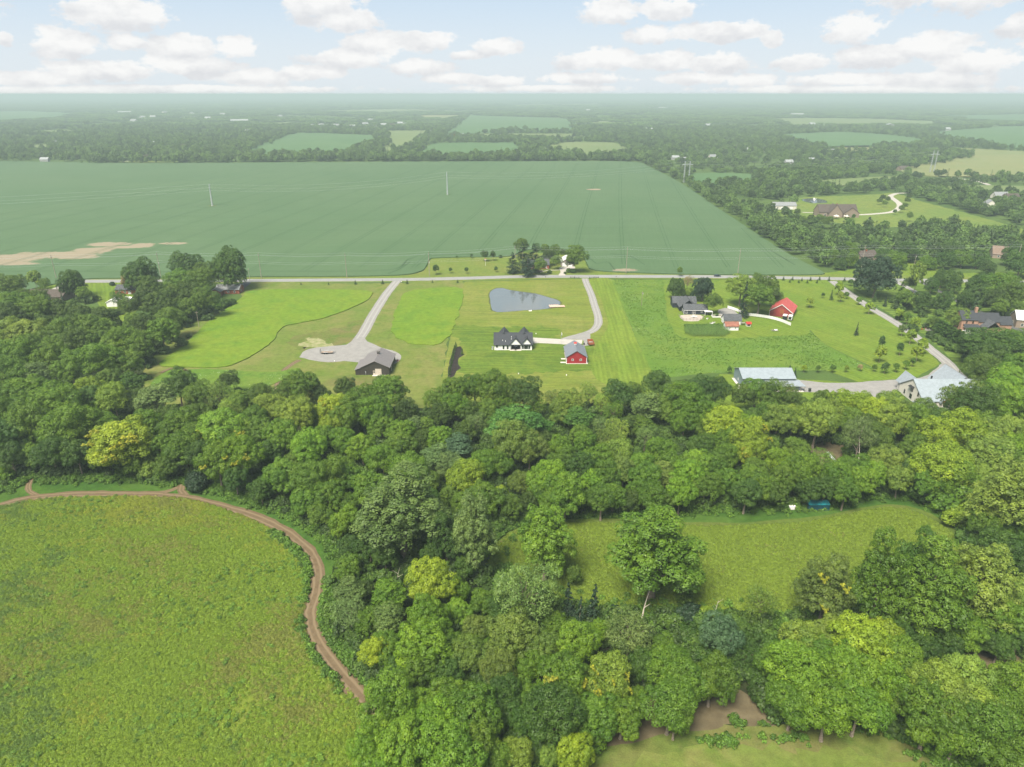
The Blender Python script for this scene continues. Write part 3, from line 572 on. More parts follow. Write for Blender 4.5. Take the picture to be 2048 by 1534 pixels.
def crown(name, mat, R=5.0, rz=4.6, zc=8.4, lobes=13, lr=(0.34, 0.5), shell=0.62, clumps=26, cr=0.17, leaves=32, size=0.24, flatten=1.0, up=0.35, taper=0.0, inner=900, lowcut=-0.75, gap=1.25):
    P, Nn, T = [], [], []; k = 0; L = []
    while len(L) < lobes and k < 4000:
        k += 1; d = rdir(1)[0]
        if d[2] < lowcut: continue
        c = d*np.array([R, R, rz])*shell*RNG.uniform(0.62, 1.25); 
        if taper: c[:2] *= 1-taper*max(0.0, c[2]/rz)
        r = R*RNG.uniform(*lr)*RNG.uniform(.75, 1.1)
        if all(np.linalg.norm((c-q)*np.array([1, 1, 1.2/flatten])) > 0.62*(r+s) for q, s in L) or k > 1500: L.append((c, r))
    L.append((np.array([0, 0, rz*0.35]), R*lr[1]))
    C = np.empty((0, 3))
    for c, r in L:
        lt = RNG.uniform(-0.2, 0.2); m = 0; tries = 0
        while m < clumps and tries < clumps*6:
            tries += 1; d = rdir(1)[0]
            if d[2] < -0.55: continue
            q = c+d*r*np.array([1, 1, flatten])*RNG.uniform(0.78, 1.2)
            if any(np.linalg.norm((q-c2)/np.array([1, 1, flatten])) < r2*0.78 for c2, r2 in L if r2 is not r and c2 is not c):
                if RNG.random() < 0.75: continue
            rc = R*cr*RNG.uniform(0.7, 1.4)
            if len(C) and np.min(np.sum(((C-q)/np.array([1, 1, max(.5, flatten)]))**2, 1)) < (gap*R*cr)**2: continue
            C = np.vstack([C, q]); m += 1; nl = int(leaves*RNG.uniform(0.7, 1.3)*(rc/(R*cr))**1.5); o = rdir(nl)
            ax = unit((d*.7+np.array([0, 0, up+.35]))[None])[0]; o = np.where((o@ax)[:, None] < -0.15, -o, o)
            P.append(q+o*rc*(RNG.uniform(0.7, 1.05, nl)[:, None])*np.array([1, 1, max(0.45, flatten)])); Nn.append(unit(o*1.0+ax*0.35+rdir(nl)*0.5)); T.append(np.clip(0.5+lt+RNG.uniform(-0.16, 0.16)+RNG.normal(0, 0.12, nl), 0, 1))
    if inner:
        o = rdir(inner)*RNG.uniform(0.1, 0.78, inner)[:, None]*np.array([R, R, rz]); P.append(o); Nn.append(rdir(inner)); T.append(RNG.uniform(0.1, 0.5, inner))  # inner leaves tinted darker: crown shade put into their colour
    P = np.concatenate(P); P[:, 2] += zc
    return leaf_mesh(name, P, np.concatenate(Nn), size, np.concatenate(T), mat), [(c+np.array([0, 0, zc]), r) for c, r in L]
def trunk_mesh(name, lobes, zc, r0=0.36, mat=None, n=7, limbs=8, base_h=None):
    m = MB(); p = Vector((0, 0, -0.2)); r = r0*1.25; top = zc*1.05; K = 5
    axis = [Vector((random.uniform(-.25, .25)*i/K, random.uniform(-.25, .25)*i/K, -0.2+top*i/K)) for i in range(K+1)]; rs = [r0*1.3]+[r0*(1-0.78*i/K) for i in range(1, K+1)]
    for i in range(K): m.tube(axis[i], axis[i+1], rs[i], rs[i+1], n, False)
    for c, r in (lobes[:limbs] if lobes else []):
        a = Vector(c); z = max(zc*0.35, min(top*0.9, a.z*0.62)); s = Vector((0, 0, z)); mid = s.lerp(a, 0.5)+Vector((0, 0, 0.5)); 
        m.tube(s, mid, r0*0.42, r0*0.26, 5, False); m.tube(mid, a, r0*0.26, r0*0.08, 5, False)
    return m.mesh(name, mat or M_BARK)
def spruce(name, mat, R=2.6, Hh=12.0, tiers=15, per=11, leaves=24, size=0.2, drop=0.35, top=0.0, z0=0.8, taper=1.0):
    P, Nn, T = [], [], []
    for i in range(tiers):
        f = i/(tiers-1); z = z0+(Hh-z0)*f; r = R*((1-f)**taper)*RNG.uniform(0.85, 1.1)+0.18
        for j in range(max(4, int(per*(1-0.6*f)))):
            a = RNG.uniform(0, 6.28); rr = r*RNG.uniform(0.75, 1.15); t = RNG.uniform(0.15, 1, leaves)
            q = np.stack([cos(a)*rr*t, sin(a)*rr*t, z-drop*rr*t*t+RNG.normal(0, 0.1, leaves)], 1)+RNG.normal(0, 0.13*max(r, .6)/1.5, (leaves, 3))
            P.append(q); Nn.append(unit(rdir(leaves)*0.7+np.array([cos(a)*.5, sin(a)*.5, 0.9]))); T.append(np.clip(0.4+RNG.normal(0, 0.15, leaves), 0, 1))
    return leaf_mesh(name, np.concatenate(P), np.concatenate(Nn), size, np.concatenate(T), mat)

PROTO = {}
def addp(kind, me_c, me_t, R, H, zc): PROTO.setdefault(kind, []).append((me_c, me_t, R, H, zc))
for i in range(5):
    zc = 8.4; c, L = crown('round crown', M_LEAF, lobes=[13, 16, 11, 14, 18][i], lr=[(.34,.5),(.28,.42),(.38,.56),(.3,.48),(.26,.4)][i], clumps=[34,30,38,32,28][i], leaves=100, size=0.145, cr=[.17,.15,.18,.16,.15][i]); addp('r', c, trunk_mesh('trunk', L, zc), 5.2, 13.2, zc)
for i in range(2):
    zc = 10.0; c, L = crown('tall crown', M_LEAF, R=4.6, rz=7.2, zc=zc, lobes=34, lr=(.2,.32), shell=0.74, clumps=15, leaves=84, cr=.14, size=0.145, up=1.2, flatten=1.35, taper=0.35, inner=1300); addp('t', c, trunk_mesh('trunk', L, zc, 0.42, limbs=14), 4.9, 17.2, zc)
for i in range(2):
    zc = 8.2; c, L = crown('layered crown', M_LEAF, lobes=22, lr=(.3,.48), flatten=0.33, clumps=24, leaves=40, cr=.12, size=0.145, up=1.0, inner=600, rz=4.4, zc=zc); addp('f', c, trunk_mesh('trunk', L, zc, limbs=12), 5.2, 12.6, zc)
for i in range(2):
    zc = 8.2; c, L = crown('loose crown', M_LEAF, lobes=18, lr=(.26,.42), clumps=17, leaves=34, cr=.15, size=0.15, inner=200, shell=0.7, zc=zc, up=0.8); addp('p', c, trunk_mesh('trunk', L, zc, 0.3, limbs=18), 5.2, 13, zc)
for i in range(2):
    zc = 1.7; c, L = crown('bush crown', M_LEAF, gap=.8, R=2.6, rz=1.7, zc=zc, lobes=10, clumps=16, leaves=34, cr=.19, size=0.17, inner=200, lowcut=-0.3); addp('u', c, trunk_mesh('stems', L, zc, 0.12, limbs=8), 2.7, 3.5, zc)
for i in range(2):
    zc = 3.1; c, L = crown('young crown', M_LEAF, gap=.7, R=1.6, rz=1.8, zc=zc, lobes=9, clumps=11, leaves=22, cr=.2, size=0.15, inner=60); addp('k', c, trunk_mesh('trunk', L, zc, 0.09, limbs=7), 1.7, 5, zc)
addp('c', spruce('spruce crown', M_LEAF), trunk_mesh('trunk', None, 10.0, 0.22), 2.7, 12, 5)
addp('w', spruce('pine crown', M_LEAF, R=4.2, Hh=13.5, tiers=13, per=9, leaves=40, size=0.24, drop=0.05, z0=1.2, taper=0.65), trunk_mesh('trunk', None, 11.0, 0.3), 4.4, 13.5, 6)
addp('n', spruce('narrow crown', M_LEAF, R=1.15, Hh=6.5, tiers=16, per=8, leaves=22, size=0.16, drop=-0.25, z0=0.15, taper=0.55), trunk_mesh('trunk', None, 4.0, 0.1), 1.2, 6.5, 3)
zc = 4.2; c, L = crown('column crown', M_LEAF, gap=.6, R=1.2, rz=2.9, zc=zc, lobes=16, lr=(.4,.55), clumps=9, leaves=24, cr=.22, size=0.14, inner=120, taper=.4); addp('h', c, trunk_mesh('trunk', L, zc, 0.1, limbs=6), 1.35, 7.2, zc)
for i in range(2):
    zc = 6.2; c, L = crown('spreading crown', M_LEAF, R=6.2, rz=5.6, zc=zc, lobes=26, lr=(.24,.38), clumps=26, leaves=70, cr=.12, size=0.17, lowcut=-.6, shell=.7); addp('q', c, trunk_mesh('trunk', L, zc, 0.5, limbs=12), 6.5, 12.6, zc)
# spray of yellowed leaves, worn by some crowns as a part of their own
def spray(name, R=1.0):
    n = 9; P = []; Nn = []
    for _ in range(n):
        c = rdir(1)[0]*R*RNG.uniform(.2, 1.3)*np.array([1, 1, .8]); o = rdir(26); P.append(c+o*0.4*R*RNG.uniform(.4, 1.1, 26)[:, None]); Nn.append(unit(o+rdir(26)*.6+[0, 0, .5]))
    P = np.concatenate(P); return leaf_mesh(name, P, np.concatenate(Nn), 0.16, RNG.uniform(.2, .9, len(P)), M_YEL)
SPRAY = [spray('yellow spray'), spray('yellow spray')]

# far and low-detail meshes; used only as instance sources of the scatters, never placed themselves
def src(name, me): return bpy.data.objects.new(name, me)
FARP = []
for i in range(5):
    c, _ = crown('far crown', M_FAR, gap=.7, lobes=9, lr=(.36,.52), clumps=10, leaves=9, size=0.62, cr=.2, inner=60, zc=6.4, rz=4.8, lowcut=-.85); FARP.append(src('far crown %d' % i, c))
FARP.append(src('far crown 5', spruce('far spruce', M_FAR, R=3, Hh=13, tiers=9, per=7, leaves=7, size=0.55)))
def canopy(n, W, h, size):
    P, Nn, T = [], [], []
    for _ in range(n):
        c = np.array([RNG.uniform(-W, W), RNG.uniform(-W, W), h*RNG.uniform(0.55, 0.72)]); r = RNG.uniform(5, 8); o = rdir(70); o[:, 2] = np.abs(o[:, 2])*1.0
        P.append(c+o*np.array([r, r, h*0.34])); Nn.append(unit(o+rdir(70)*.4)); T.append(np.clip(.5+RNG.uniform(-.3, .3)+RNG.normal(0, .1, 70), 0, 1))
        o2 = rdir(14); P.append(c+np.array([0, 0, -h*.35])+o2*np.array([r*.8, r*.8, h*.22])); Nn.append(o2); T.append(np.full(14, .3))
    return leaf_mesh('far canopy', np.concatenate(P), np.concatenate(Nn), size, np.concatenate(T), M_FAR)
CANO = [src('far canopy %d' % i, canopy(26, 30, 15, 1.6)) for i in range(4)]
BUSHP = []
for i in range(3):
    c, _ = crown('undergrowth', M_BUSH, gap=.5, R=1.8, rz=1.3, zc=0.9, lobes=6, clumps=9, leaves=13, cr=.24, size=0.24, inner=20, lowcut=-.2); BUSHP.append(src('undergrowth %d' % i, c))
WEEDP = []; WEEDP2 = []
for i in range(4):
    c, _ = crown('weed clump', M_WEED if i < 2 else M_WEED2, gap=.2, R=0.75, rz=.4, zc=0.3, lobes=4, clumps=5, leaves=8, cr=.3, size=0.13, inner=0, lowcut=-.1); (WEEDP if i < 2 else WEEDP2).append(src('weed clump %d' % i, c))
def tuft(name, mat, n=64, h=0.5, spread=0.5):
    """a low tussock of arching blades"""
    a = RNG.uniform(0, 6.28, n); r = spread*np.sqrt(RNG.random(n)); P = np.stack([r*np.cos(a), r*np.sin(a), h*(1-(r/spread)**2*.7)*RNG.uniform(.5, 1.05, n)], 1)
    N = unit(np.stack([np.cos(a)*r/spread, np.sin(a)*r/spread, np.full(n, .75)], 1)+rdir(n)*.55)
    return leaf_mesh(name, P, N, 0.105, np.clip(.5+RNG.normal(0, .13, n), 0, 1), mat, .42)
TUFT = [src('tuft %d' % i, tuft('grass tuft', M_GRASS)) for i in range(3)]
TUFTB = [src('yellow tuft %d' % i, tuft('grass tuft', M_GRASSB)) for i in range(2)]; TUFTC = [src('brown tuft %d' % i, tuft('grass tuft', M_GRASSC)) for i in range(2)]; TUFTD = [src('blue tuft %d' % i, tuft('grass tuft', M_GRASSD, 64, .6)) for i in range(2)]
TUFT2 = [src('seeded tuft %d' % i, tuft('seeded tuft', M_GRASS2, 56, .55)) for i in range(3)]

# ------------------------------------------------------------------ the trees one by one
COLS = {'g': ((0.0597,0.1177,0.0076), 'mid green'), 'd': ((0.0344,0.0759,0.0083), 'dark green'), 'b': ((0.0868,0.1633,0.0090), 'bright green'), 'y': ((0.1356,0.1993,0.0106), 'yellow-green'), 'l': ((0.1040,0.1614,0.0182), 'light green'),
        's': ((0.0777,0.1253,0.0302), 'grey-green'), 'o': ((0.0768,0.1215,0.0166), 'olive green'), 'm': ((0.0542,0.1329,0.0196), 'cool mint green'), 'v': ((0.0163,0.0380,0.0166), 'blackish green'), 'B': ((0.0470,0.0902,0.0378), 'blue-green'), 't': ((0.1989,0.1709,0.0832), 'tan, nearly bare')}
KIND = {'r': ('rounded tree', 'broadleaf_tree', 'tree', 'crown'), 't': ('tall upright tree', 'tall_tree', 'tree', 'crown'), 'f': ('layered feathery tree', 'layered_tree', 'tree', 'crown'), 'p': ('loose thin-leaved tree', 'loose_tree', 'tree', 'crown'),
        'q': ('broad low-crowned tree', 'spreading_tree', 'tree', 'crown'), 'u': ('bush', 'bush', 'bush', 'foliage'), 'k': ('young tree', 'young_tree', 'young tree', 'crown'), 'c': ('spruce', 'spruce_tree', 'conifer', 'crown'), 'w': ('broad pine', 'pine_tree', 'conifer', 'crown'), 'n': ('narrow evergreen', 'narrow_evergreen', 'conifer', 'crown'), 'h': ('column-shaped young tree', 'column_tree', 'young tree', 'crown')}
ORD = ['first','second','third','fourth','fifth','sixth','seventh','eighth','ninth','tenth','eleventh','twelfth','thirteenth','fourteenth','fifteenth','sixteenth','seventeenth','eighteenth','nineteenth','twentieth']
TREES = []; BASES = []
def put_tree(px, py, wpx, kind, ck, region, group, yel, tall=1.0):
    cm, tm, R0, H0, zc0 = random.choice(PROTO[kind]); z = 8.0
    for _ in range(4):
        x, y = G(px, py, z); d = sqrt(x*x+y*y+(CAMZ-z)**2); R = 0.5*wpx*d/F; s = R/R0*1.0
        hz = s*tall
        if kind in 'rfptq': hz = max(0.50, min(hz, 1.45 if kind != 'q' else 2.6)) if kind != 't' else max(.5, min(hz, 1.5))
        z = zc0*hz
    TREES.append([px, py, x, y, s, hz, kind, ck, region, group, yel, cm, tm, R]); BASES.append((x, y, R, hz*H0))
def rows(region, group, text):
    for it in text.split(';'):
        it = it.strip()
        if not it: continue
        q = it.split(','); kc = q[3].strip(); tall = float(q[4]) if len(q) > 4 else 1.0
        put_tree(float(q[0]), float(q[1]), float(q[2]), kc[0], kc[1], region, group, kc.count('Y'), tall)
rows('by the brick ranch houses near the road', 'trees round the brick ranch houses', '''12,574,46,rd;34,568,30,rg;69,557,22,kl;89,567,18,rg;144,568,46,qd,1.1;167,586,22,rg;78,593,30,rd;25,604,55,rg;123,597,9,cB;281,551,58,qd;372,535,58,qd;460,538,74,qd,1.1;360,560,56,rg;396,560,55,rg;413,545,45,rd;299,577,46,rl;293,597,46,rg;313,606,50,rg;346,591,46,rg;381,588,46,rl;410,597,46,rg;407,615,26,ug;445,607,24,ud;431,610,24,ug;462,604,16,ud;237,597,28,pd,1.2;255,614,32,rg;224,568,9,uv;250,563,16,tt;45,590,26,rd;330,620,40,rd;375,612,36,rd''')
rows('in the left wood behind the dirt track', 'trees of the left wood', '''340,638,46,rb;363,635,24,rd;322,660,54,rg;287,651,42,rl;346,655,32,rg;270,644,40,rl;255,685,54,rg;281,697,42,rg;293,679,36,rg;222,691,46,rg;205,638,50,rg;164,632,46,rg;182,656,46,rg;140,626,42,rd;111,620,40,rl;82,618,46,rl;53,626,46,rg;18,635,50,rl;59,668,74,rl;23,667,60,rl;94,656,46,rg;123,662,46,rg;97,680,46,rl;152,682,50,rg;129,691,42,rg;179,682,46,rg;193,722,74,rg;140,738,56,rg;258,723,46,rd;70,746,64,fs;26,714,60,rg;23,750,62,rg;102,716,56,rg;300,650,36,rg;150,655,46,rg;60,700,54,rg;210,660,40,rg''')
rows('in the wood between track and brown barn', 'trees of the wood by the brown barn', '''217,760,48,rg;264,764,50,fd;357,773,56,rd;311,796,78,fs;457,761,36,rd;440,793,54,po;44,784,86,rg;111,806,94,rg;176,782,58,ry;229,797,60,rl;180,800,52,rd;276,800,46,rd;395,790,50,rg;480,800,46,rg;520,790,48,rg;455,820,50,pl;601,768,76,rg;570,790,50,rg;670,815,75,ryY;640,790,44,rg;728,797,70,rg;776,780,78,rg;700,826,74,rg;748,830,70,rg;813,822,50,rg;663,854,52,ry;588,830,76,rl;543,813,56,rl;620,840,50,rg;690,772,44,rg;510,835,54,rg;400,830,48,rd;340,830,46,rd''')
rows('in the front of the wood above the track', 'trees of the wood by the brown barn', '''55,850,72,rg;144,850,82,rg;240,880,116,ryYY;362,848,66,rg;321,891,56,rg;370,893,64,rg;444,858,96,rbY;434,919,76,rgY;487,910,80,rbY;513,861,70,rg;560,878,70,rb;615,891,72,rb;649,871,56,rg;564,946,76,rg;615,960,76,rg;670,946,70,rg;608,1001,56,rg;660,989,72,rg;680,1049,50,rb;297,938,46,ul;394,965,46,uv;20,912,52,rd;7,950,32,ub;65,912,42,rd;103,905,56,rd;154,908,56,rd;400,905,52,rd;540,905,52,rd;590,925,46,rg;690,884,56,rg;694,959,56,rg;724,894,60,rb;765,918,60,rg;741,976,72,rg;765,853,52,rg;197,915,40,rg;265,930,36,rd;200,850,54,rg;290,850,54,rg;400,870,50,rg;100,860,56,rd;330,935,40,rg;470,955,52,rd;520,975,50,rd;640,1030,46,rd;10,870,62,rd;0,830,60,rg''')
rows('behind the white house and red barn', 'trees of the wood behind the white house', '''912,783,66,rg;950,780,60,rg;988,780,70,rg;1049,784,66,rd,1.1;912,812,60,rg;933,824,46,rg;974,820,46,rl;1008,805,46,pg;1020,772,40,pl;1107,798,36,po;1138,808,70,rl;1176,788,46,pl;1203,808,46,pl;1240,788,66,rd;1268,780,38,rd;1292,812,66,fs;1316,766,60,rd;1360,791,76,rg;871,800,50,rg;880,830,50,rg;800,863,60,rb;797,892,60,rg;827,848,48,fs;1070,815,44,pg;1032,847,112,fm;1083,851,48,fm;1158,836,56,fm,1.1;1124,826,50,rg;1022,889,86,ro;1059,903,66,ro;950,850,46,ps;878,875,56,rb;871,911,66,fs;919,890,60,fB;902,930,56,rs;967,925,60,rg;998,925,56,rg;926,944,56,ps;1121,894,52,rb;1172,882,50,rg;1203,855,46,ps;1237,863,52,pl;1261,850,46,ro;1215,880,46,po;990,850,46,rl;930,860,48,rg;1090,880,46,rd;1160,870,46,rd;845,880,44,rg;850,850,40,rg;1225,825,46,pg;1330,820,50,rg;1285,850,50,fg''')
rows('around the yellow tree in the middle wood', 'trees of the middle wood', '''936,953,76,ry;919,974,46,ry;964,995,76,rg;1001,986,32,uy;926,1014,60,rg;1022,1013,46,rg;1005,1036,36,ud;1100,960,76,rb;1131,980,90,rb;1083,986,56,rg;1107,1009,60,rg;1165,931,62,rd;1193,921,60,rg;1237,907,70,rl;1213,952,56,rg;1189,959,52,rb;1227,987,60,rg;1203,1001,56,rg;1247,945,56,ro;1278,928,60,rg;1322,905,72,rg;1329,946,60,fo;1292,960,70,rg;1305,994,60,rg;1360,987,60,rb;1367,938,56,rg;1290,875,46,ps;817,946,76,rg;858,962,46,rb;1040,965,52,ro;1060,1000,44,rd;1155,1000,46,rg;1260,1000,46,rd;1335,1000,46,rd;1120,925,50,rg;700,1010,50,rg;760,1010,50,rg;850,1000,50,rd;900,990,46,rd;880,1030,46,rd''')
rows('in the right wood below the grey barn', 'trees of the right wood', '''1362,784,46,rd;1382,808,76,rg;1406,780,60,rd;1433,783,56,rd;1413,829,60,rb;1368,846,56,rg;1488,790,50,ro;1512,784,54,rg;1543,791,56,rg;1574,788,42,po;1587,806,46,rb;1649,800,46,rd;1690,806,56,ry;1720,805,52,ry;1669,813,46,rl;1450,843,80,ry;1481,853,76,rb;1505,871,76,ryY;1416,855,56,rg;1533,832,60,rg;1556,839,60,rl;1587,836,60,rl;1635,839,76,rl;1656,829,56,rl;1748,820,64,ry;1775,812,62,rl;1785,840,66,rl;1803,830,56,ro;1826,845,60,rg;1720,872,56,ps,1.2;1758,877,50,rg;1741,856,46,rl;1847,818,40,rg;1882,840,54,rd;1928,804,68,ro;1936,817,70,rd;1963,808,66,rg;1997,804,76,rb;2035,804,62,rb;1956,845,60,rg;1700,840,50,rl;1610,850,50,rg''')
rows('in the front of the right wood', 'trees of the right wood', '''1908,873,82,ry;1956,884,60,rb;1997,870,76,rl;2025,863,60,rl;1980,906,76,rl;1885,930,112,ry;1861,961,60,rg;1912,953,70,rb;1960,953,60,rl;2004,931,60,rg;2031,900,60,rb;1392,926,60,rb;1375,953,66,rb;1420,931,50,rg;1454,911,56,rg;1492,904,56,ryY;1450,960,60,rg;1502,953,60,rg;1410,974,56,rg;1492,986,56,rd;1526,974,52,rg;1560,925,50,rb;1594,900,46,rg;1570,960,60,rg;1604,945,66,rb;1642,931,60,pg;1621,977,50,rd;1676,953,60,rg;1707,931,50,rg;1690,982,50,rg;1724,960,56,rb;1748,945,50,rb;1799,958,50,rl;1775,918,60,rl;1540,900,46,rd;1400,895,50,rd;1440,885,50,rg;1515,940,46,rd;1840,985,46,ud;1936,1010,72,ug;1922,1035,50,uy;2014,998,112,tl;1895,1007,56,ug;1980,1048,60,rg;2030,1062,50,rg;1997,1095,82,rd;2031,1123,62,rd;1940,1075,40,ud;1830,890,46,rd;1920,915,46,rg;1650,975,50,rd;1550,985,46,rd;1460,990,40,ud''')
rows('standing round the two open meadows', 'big trees beside the meadows', '''804,1022,168,ts,0.95;694,1042,50,rb;700,1095,46,rd;950,1066,98,ts,1.1;892,1074,66,td,1.05;1090,1082,108,tb,0.85;1148,1147,32,rd;1310,1100,192,tg,0.9;1046,1180,140,ps,0.9;858,1166,86,ry;740,1095,60,rd;770,1110,50,rd;860,1110,50,rd;930,1130,50,rd;1652,1180,102,toY,0.85;1758,1162,88,tg,1.2;1833,1147,80,td,1.2;1861,1176,118,tg,1.05;1970,1171,122,tl,0.9;2021,1198,74,rl;1997,1225,82,rg;1929,1270,62,rb;1895,1280,56,rd;1820,1205,60,td;1519,1203,66,po;1379,1228,46,uv;1410,1228,34,uy;1440,1272,82,rB;1488,1268,52,rd;1138,1212,44,cv;1186,1217,40,cv;1158,1234,34,cv;1225,1225,34,uv;1250,1250,50,rd;1370,1190,34,rd''')
rows('in the wood at the bottom, beside the track', 'trees of the front wood', '''700,1133,52,rg;700,1178,70,fs;731,1181,38,ry;779,1188,76,fg;776,1234,70,fs;700,1227,62,ps;909,1180,62,rb;858,1237,92,rb;912,1219,52,rb;964,1203,56,rg;953,1256,66,ro;752,1302,60,ry;776,1296,56,rg;844,1283,102,rb;834,1326,76,rg;1022,1270,112,ro;1083,1296,76,ro;940,1307,72,ro;994,1335,76,ro;1049,1326,66,rg;1155,1287,82,rb;1199,1258,42,rb;1258,1266,86,ps;740,1240,56,rg;800,1330,50,rd;895,1290,56,rg;900,1340,60,rd;1110,1250,56,rg;1000,1225,50,rd;1060,1230,52,rd;1090,1200,46,rd;960,1290,44,rg''')
rows('in the lowest row of the front wood', 'trees of the front wood', '''1220,1355,96,rlYYY;1128,1362,96,rgYY;1172,1364,66,rg;1244,1427,76,rg;1193,1427,86,rg;1107,1427,112,rd;1066,1393,62,rg;1005,1389,76,rd;1186,1466,64,ug;783,1403,112,rb;827,1419,80,rb;902,1403,92,rg;940,1427,100,rg;868,1454,102,rb;817,1489,120,rb;766,1462,88,rb;745,1510,88,rb;899,1509,112,rb;953,1489,92,rg;772,1514,90,rb;1032,1509,56,rl;1148,1506,72,ry;1097,1516,42,rl;1000,1430,60,rd;1040,1440,56,rd;1288,1337,62,rd;990,1520,60,rg;1080,1470,46,ud;1130,1475,40,ud;1270,1400,50,rg;1020,1480,46,ud''')
rows('at the bottom right above the worn grass', 'trees of the front right wood', '''1329,1300,54,rg;1336,1333,90,rg;1360,1360,82,rg;1340,1407,92,rg;1350,1438,62,rg;1368,1378,70,rg;1423,1361,76,rg;1450,1378,50,rg;1608,1280,82,rl;1662,1266,76,rl;1717,1287,96,ry;1761,1273,76,ry;1799,1314,76,rb;1594,1342,92,rb;1690,1335,92,rb;1717,1362,96,rb;1587,1403,82,rg;1656,1417,92,rb;1717,1413,82,rb;1768,1376,76,rb;1553,1318,70,rg;1640,1310,72,rg;1560,1370,56,rg;1490,1310,52,pd;1455,1320,50,ud;1530,1290,46,ud;1520,1360,46,ud;1410,1310,50,ud;1380,1270,46,ud;1545,1400,44,ud;1825,1365,56,rd''')
rows('at the far bottom right corner', 'trees of the front right wood', '''1871,1372,92,rl;1929,1362,92,rl;1973,1376,72,rl;1861,1427,102,rg;1912,1427,92,rl;1963,1427,92,rl;2014,1376,82,rb;2025,1427,86,rg;1912,1471,76,rg;1980,1471,96,rg;2031,1475,70,rg;2004,1512,82,rg;1826,1403,72,rl;1840,1450,56,ug;1880,1490,50,ug;1950,1515,56,ug;2040,1530,62,rg;1960,1275,50,rd;2000,1290,46,rd;1850,1290,50,rd;1800,1270,46,rd;2040,1270,50,rd''')
rows('at the navy farmhouse', 'trees round the navy farmhouse', '''1352,576,32,qd,1.35;1407,577,42,qv,1.25;1360,541,11,rd,1.3;1375,564,22,pt;1374,584,20,ul;1427,604,30,rg;1483,573,58,rl;1520,592,58,rg,1.25;1533,577,50,rg;1516,557,22,rl;1489,606,27,cv,1.15;1555,594,24,rd;1459,738,10,kd;1580,742,7,nv;1590,746,9,cv''')
rows('around the drives on the right', 'trees by the right-hand drives', '''1755,555,76,qv,1.0;1835,548,27,kl,1.5;1822,564,20,rg,1.15;1802,585,22,cd,.9;1811,593,28,rg,1.1;1847,605,38,qd;1863,571,24,qd,1.35;1884,556,28,qd,1.3;1903,565,30,qd,1.3;1888,600,26,qd,1.35;1932,600,26,qd,1.4;1953,573,40,qd,1.1;1962,590,40,qd;1868,644,19,rd;1915,634,36,ql;1949,622,22,cB;2001,612,27,ry;2001,570,62,rg;2030,588,52,rd;1906,619,16,ug;1997,688,112,rd,1.1;1980,712,56,rd;2030,690,72,rg;1966,735,52,rd;1979,757,52,rd;2015,762,56,rb;2039,735,62,rg;2008,786,62,rb;1955,696,32,uv;1990,600,34,rg;1885,650,22,ug;2042,620,26,rg''')
rows('planted along the curved gravel drive', 'young trees along the curved gravel drive', '''1680,573,19,ky;1683,591,13,ky;1646,589,7,kd;1664,591,9,cd;1694,589,9,kg;1621,602,14,ky;1718,600,10,kg;1740,613,16,ky;1750,594,9,cd;1761,597,7,cd;1771,604,9,cv;1799,625,16,ky;1816,633,16,kg;1832,643,17,ky;1714,660,11,cv;1765,683,11,hd,.95;1762,705,21,ky;1802,694,12,hd,.85;1806,657,16,ks;1823,670,19,ky;1847,687,21,ky;1837,703,21,ky;1826,722,12,kg;1813,728,12,kg;1793,732,13,kg;1771,733,15,kd;1749,734,10,kg;1721,734,9,kt;1693,736,9,ky;1666,735,11,kg;1637,736,10,kg;1609,736,10,ky''')
rows('in the row south of the road', 'young trees along the road', '''1567,557,7,cd,0.5;1585,557,7,cd,0.5;1580,562,6,cd,0.5;1604,559,6,cd,0.5;1598,563,6,cd,0.5;1621,558,7,cd,0.5;1615,563,6,cd,0.5;1639,557,7,cd,0.5;1634,563,6,cd,0.5;1658,558,8,cd,0.5;1689,559,7,cd,0.5;1702,563,9,kd;1712,570,10,kd;711,565,8,cd,0.5;765,564,8,cd,0.5;814,564,8,cd,0.5;865,563,5,cd,0.5;915,563,6,cd,0.5;602,567,5,cd,0.5;657,567,5,cd,0.5''')
rows('on the lot across the road', 'trees of the lot across the road', '''872,537,14,kd;901,539,8,kd;932,539,9,kd;992,537,8,kd;969,509,15,kd;986,509,14,kd;1001,513,8,ud;943,511,6,kd;914,514,5,kd;1043,489,29,rd;1025,529,30,wv,0.9;1045,520,38,wv;1067,522,36,wv;1056,535,34,wv,.8;1080,530,26,rd;1074,496,19,pd,1.3;1090,497,18,rd,1.2;1097,510,27,rd;1110,503,27,rd;1113,521,22,rd;1125,505,14,rd;1152,512,44,rl;1145,522,26,rl;1137,541,11,ud;1146,542,12,ud;1099,544,9,ug;1130,546,6,ud;1020,545,8,ud''')
rows('on the estate beyond the right-hand trees', 'trees of the far estate', '''1595,423,12,rd;1708,432,8,kd;1698,440,10,rd;1790,423,6,kd;1820,431,10,rd,1.3;1760,401,9,rd;1770,406,9,rd;1776,398,9,rd;1815,400,10,rd;1810,410,10,rd;1803,416,10,rd;1819,392,9,rd;1766,394,10,rd;1640,436,14,rd;1622,437,14,rd;1588,438,16,rd;1606,440,14,rd;1650,442,18,rd;1660,438,12,rd;1740,437,5,kv''')
rows('beyond the road on the right', 'trees beyond the road on the right', '''1955,520,30,qd;2028,512,36,qd;1975,535,26,qd;2042,530,44,qd;1925,518,32,qg;1890,522,30,qd;1855,525,26,qg;1790,520,34,qg;1768,512,28,qd;1700,520,30,qg;1680,528,22,qd;1660,512,30,qg;1700,500,34,qg;1815,505,36,qd;1905,500,34,qd''')
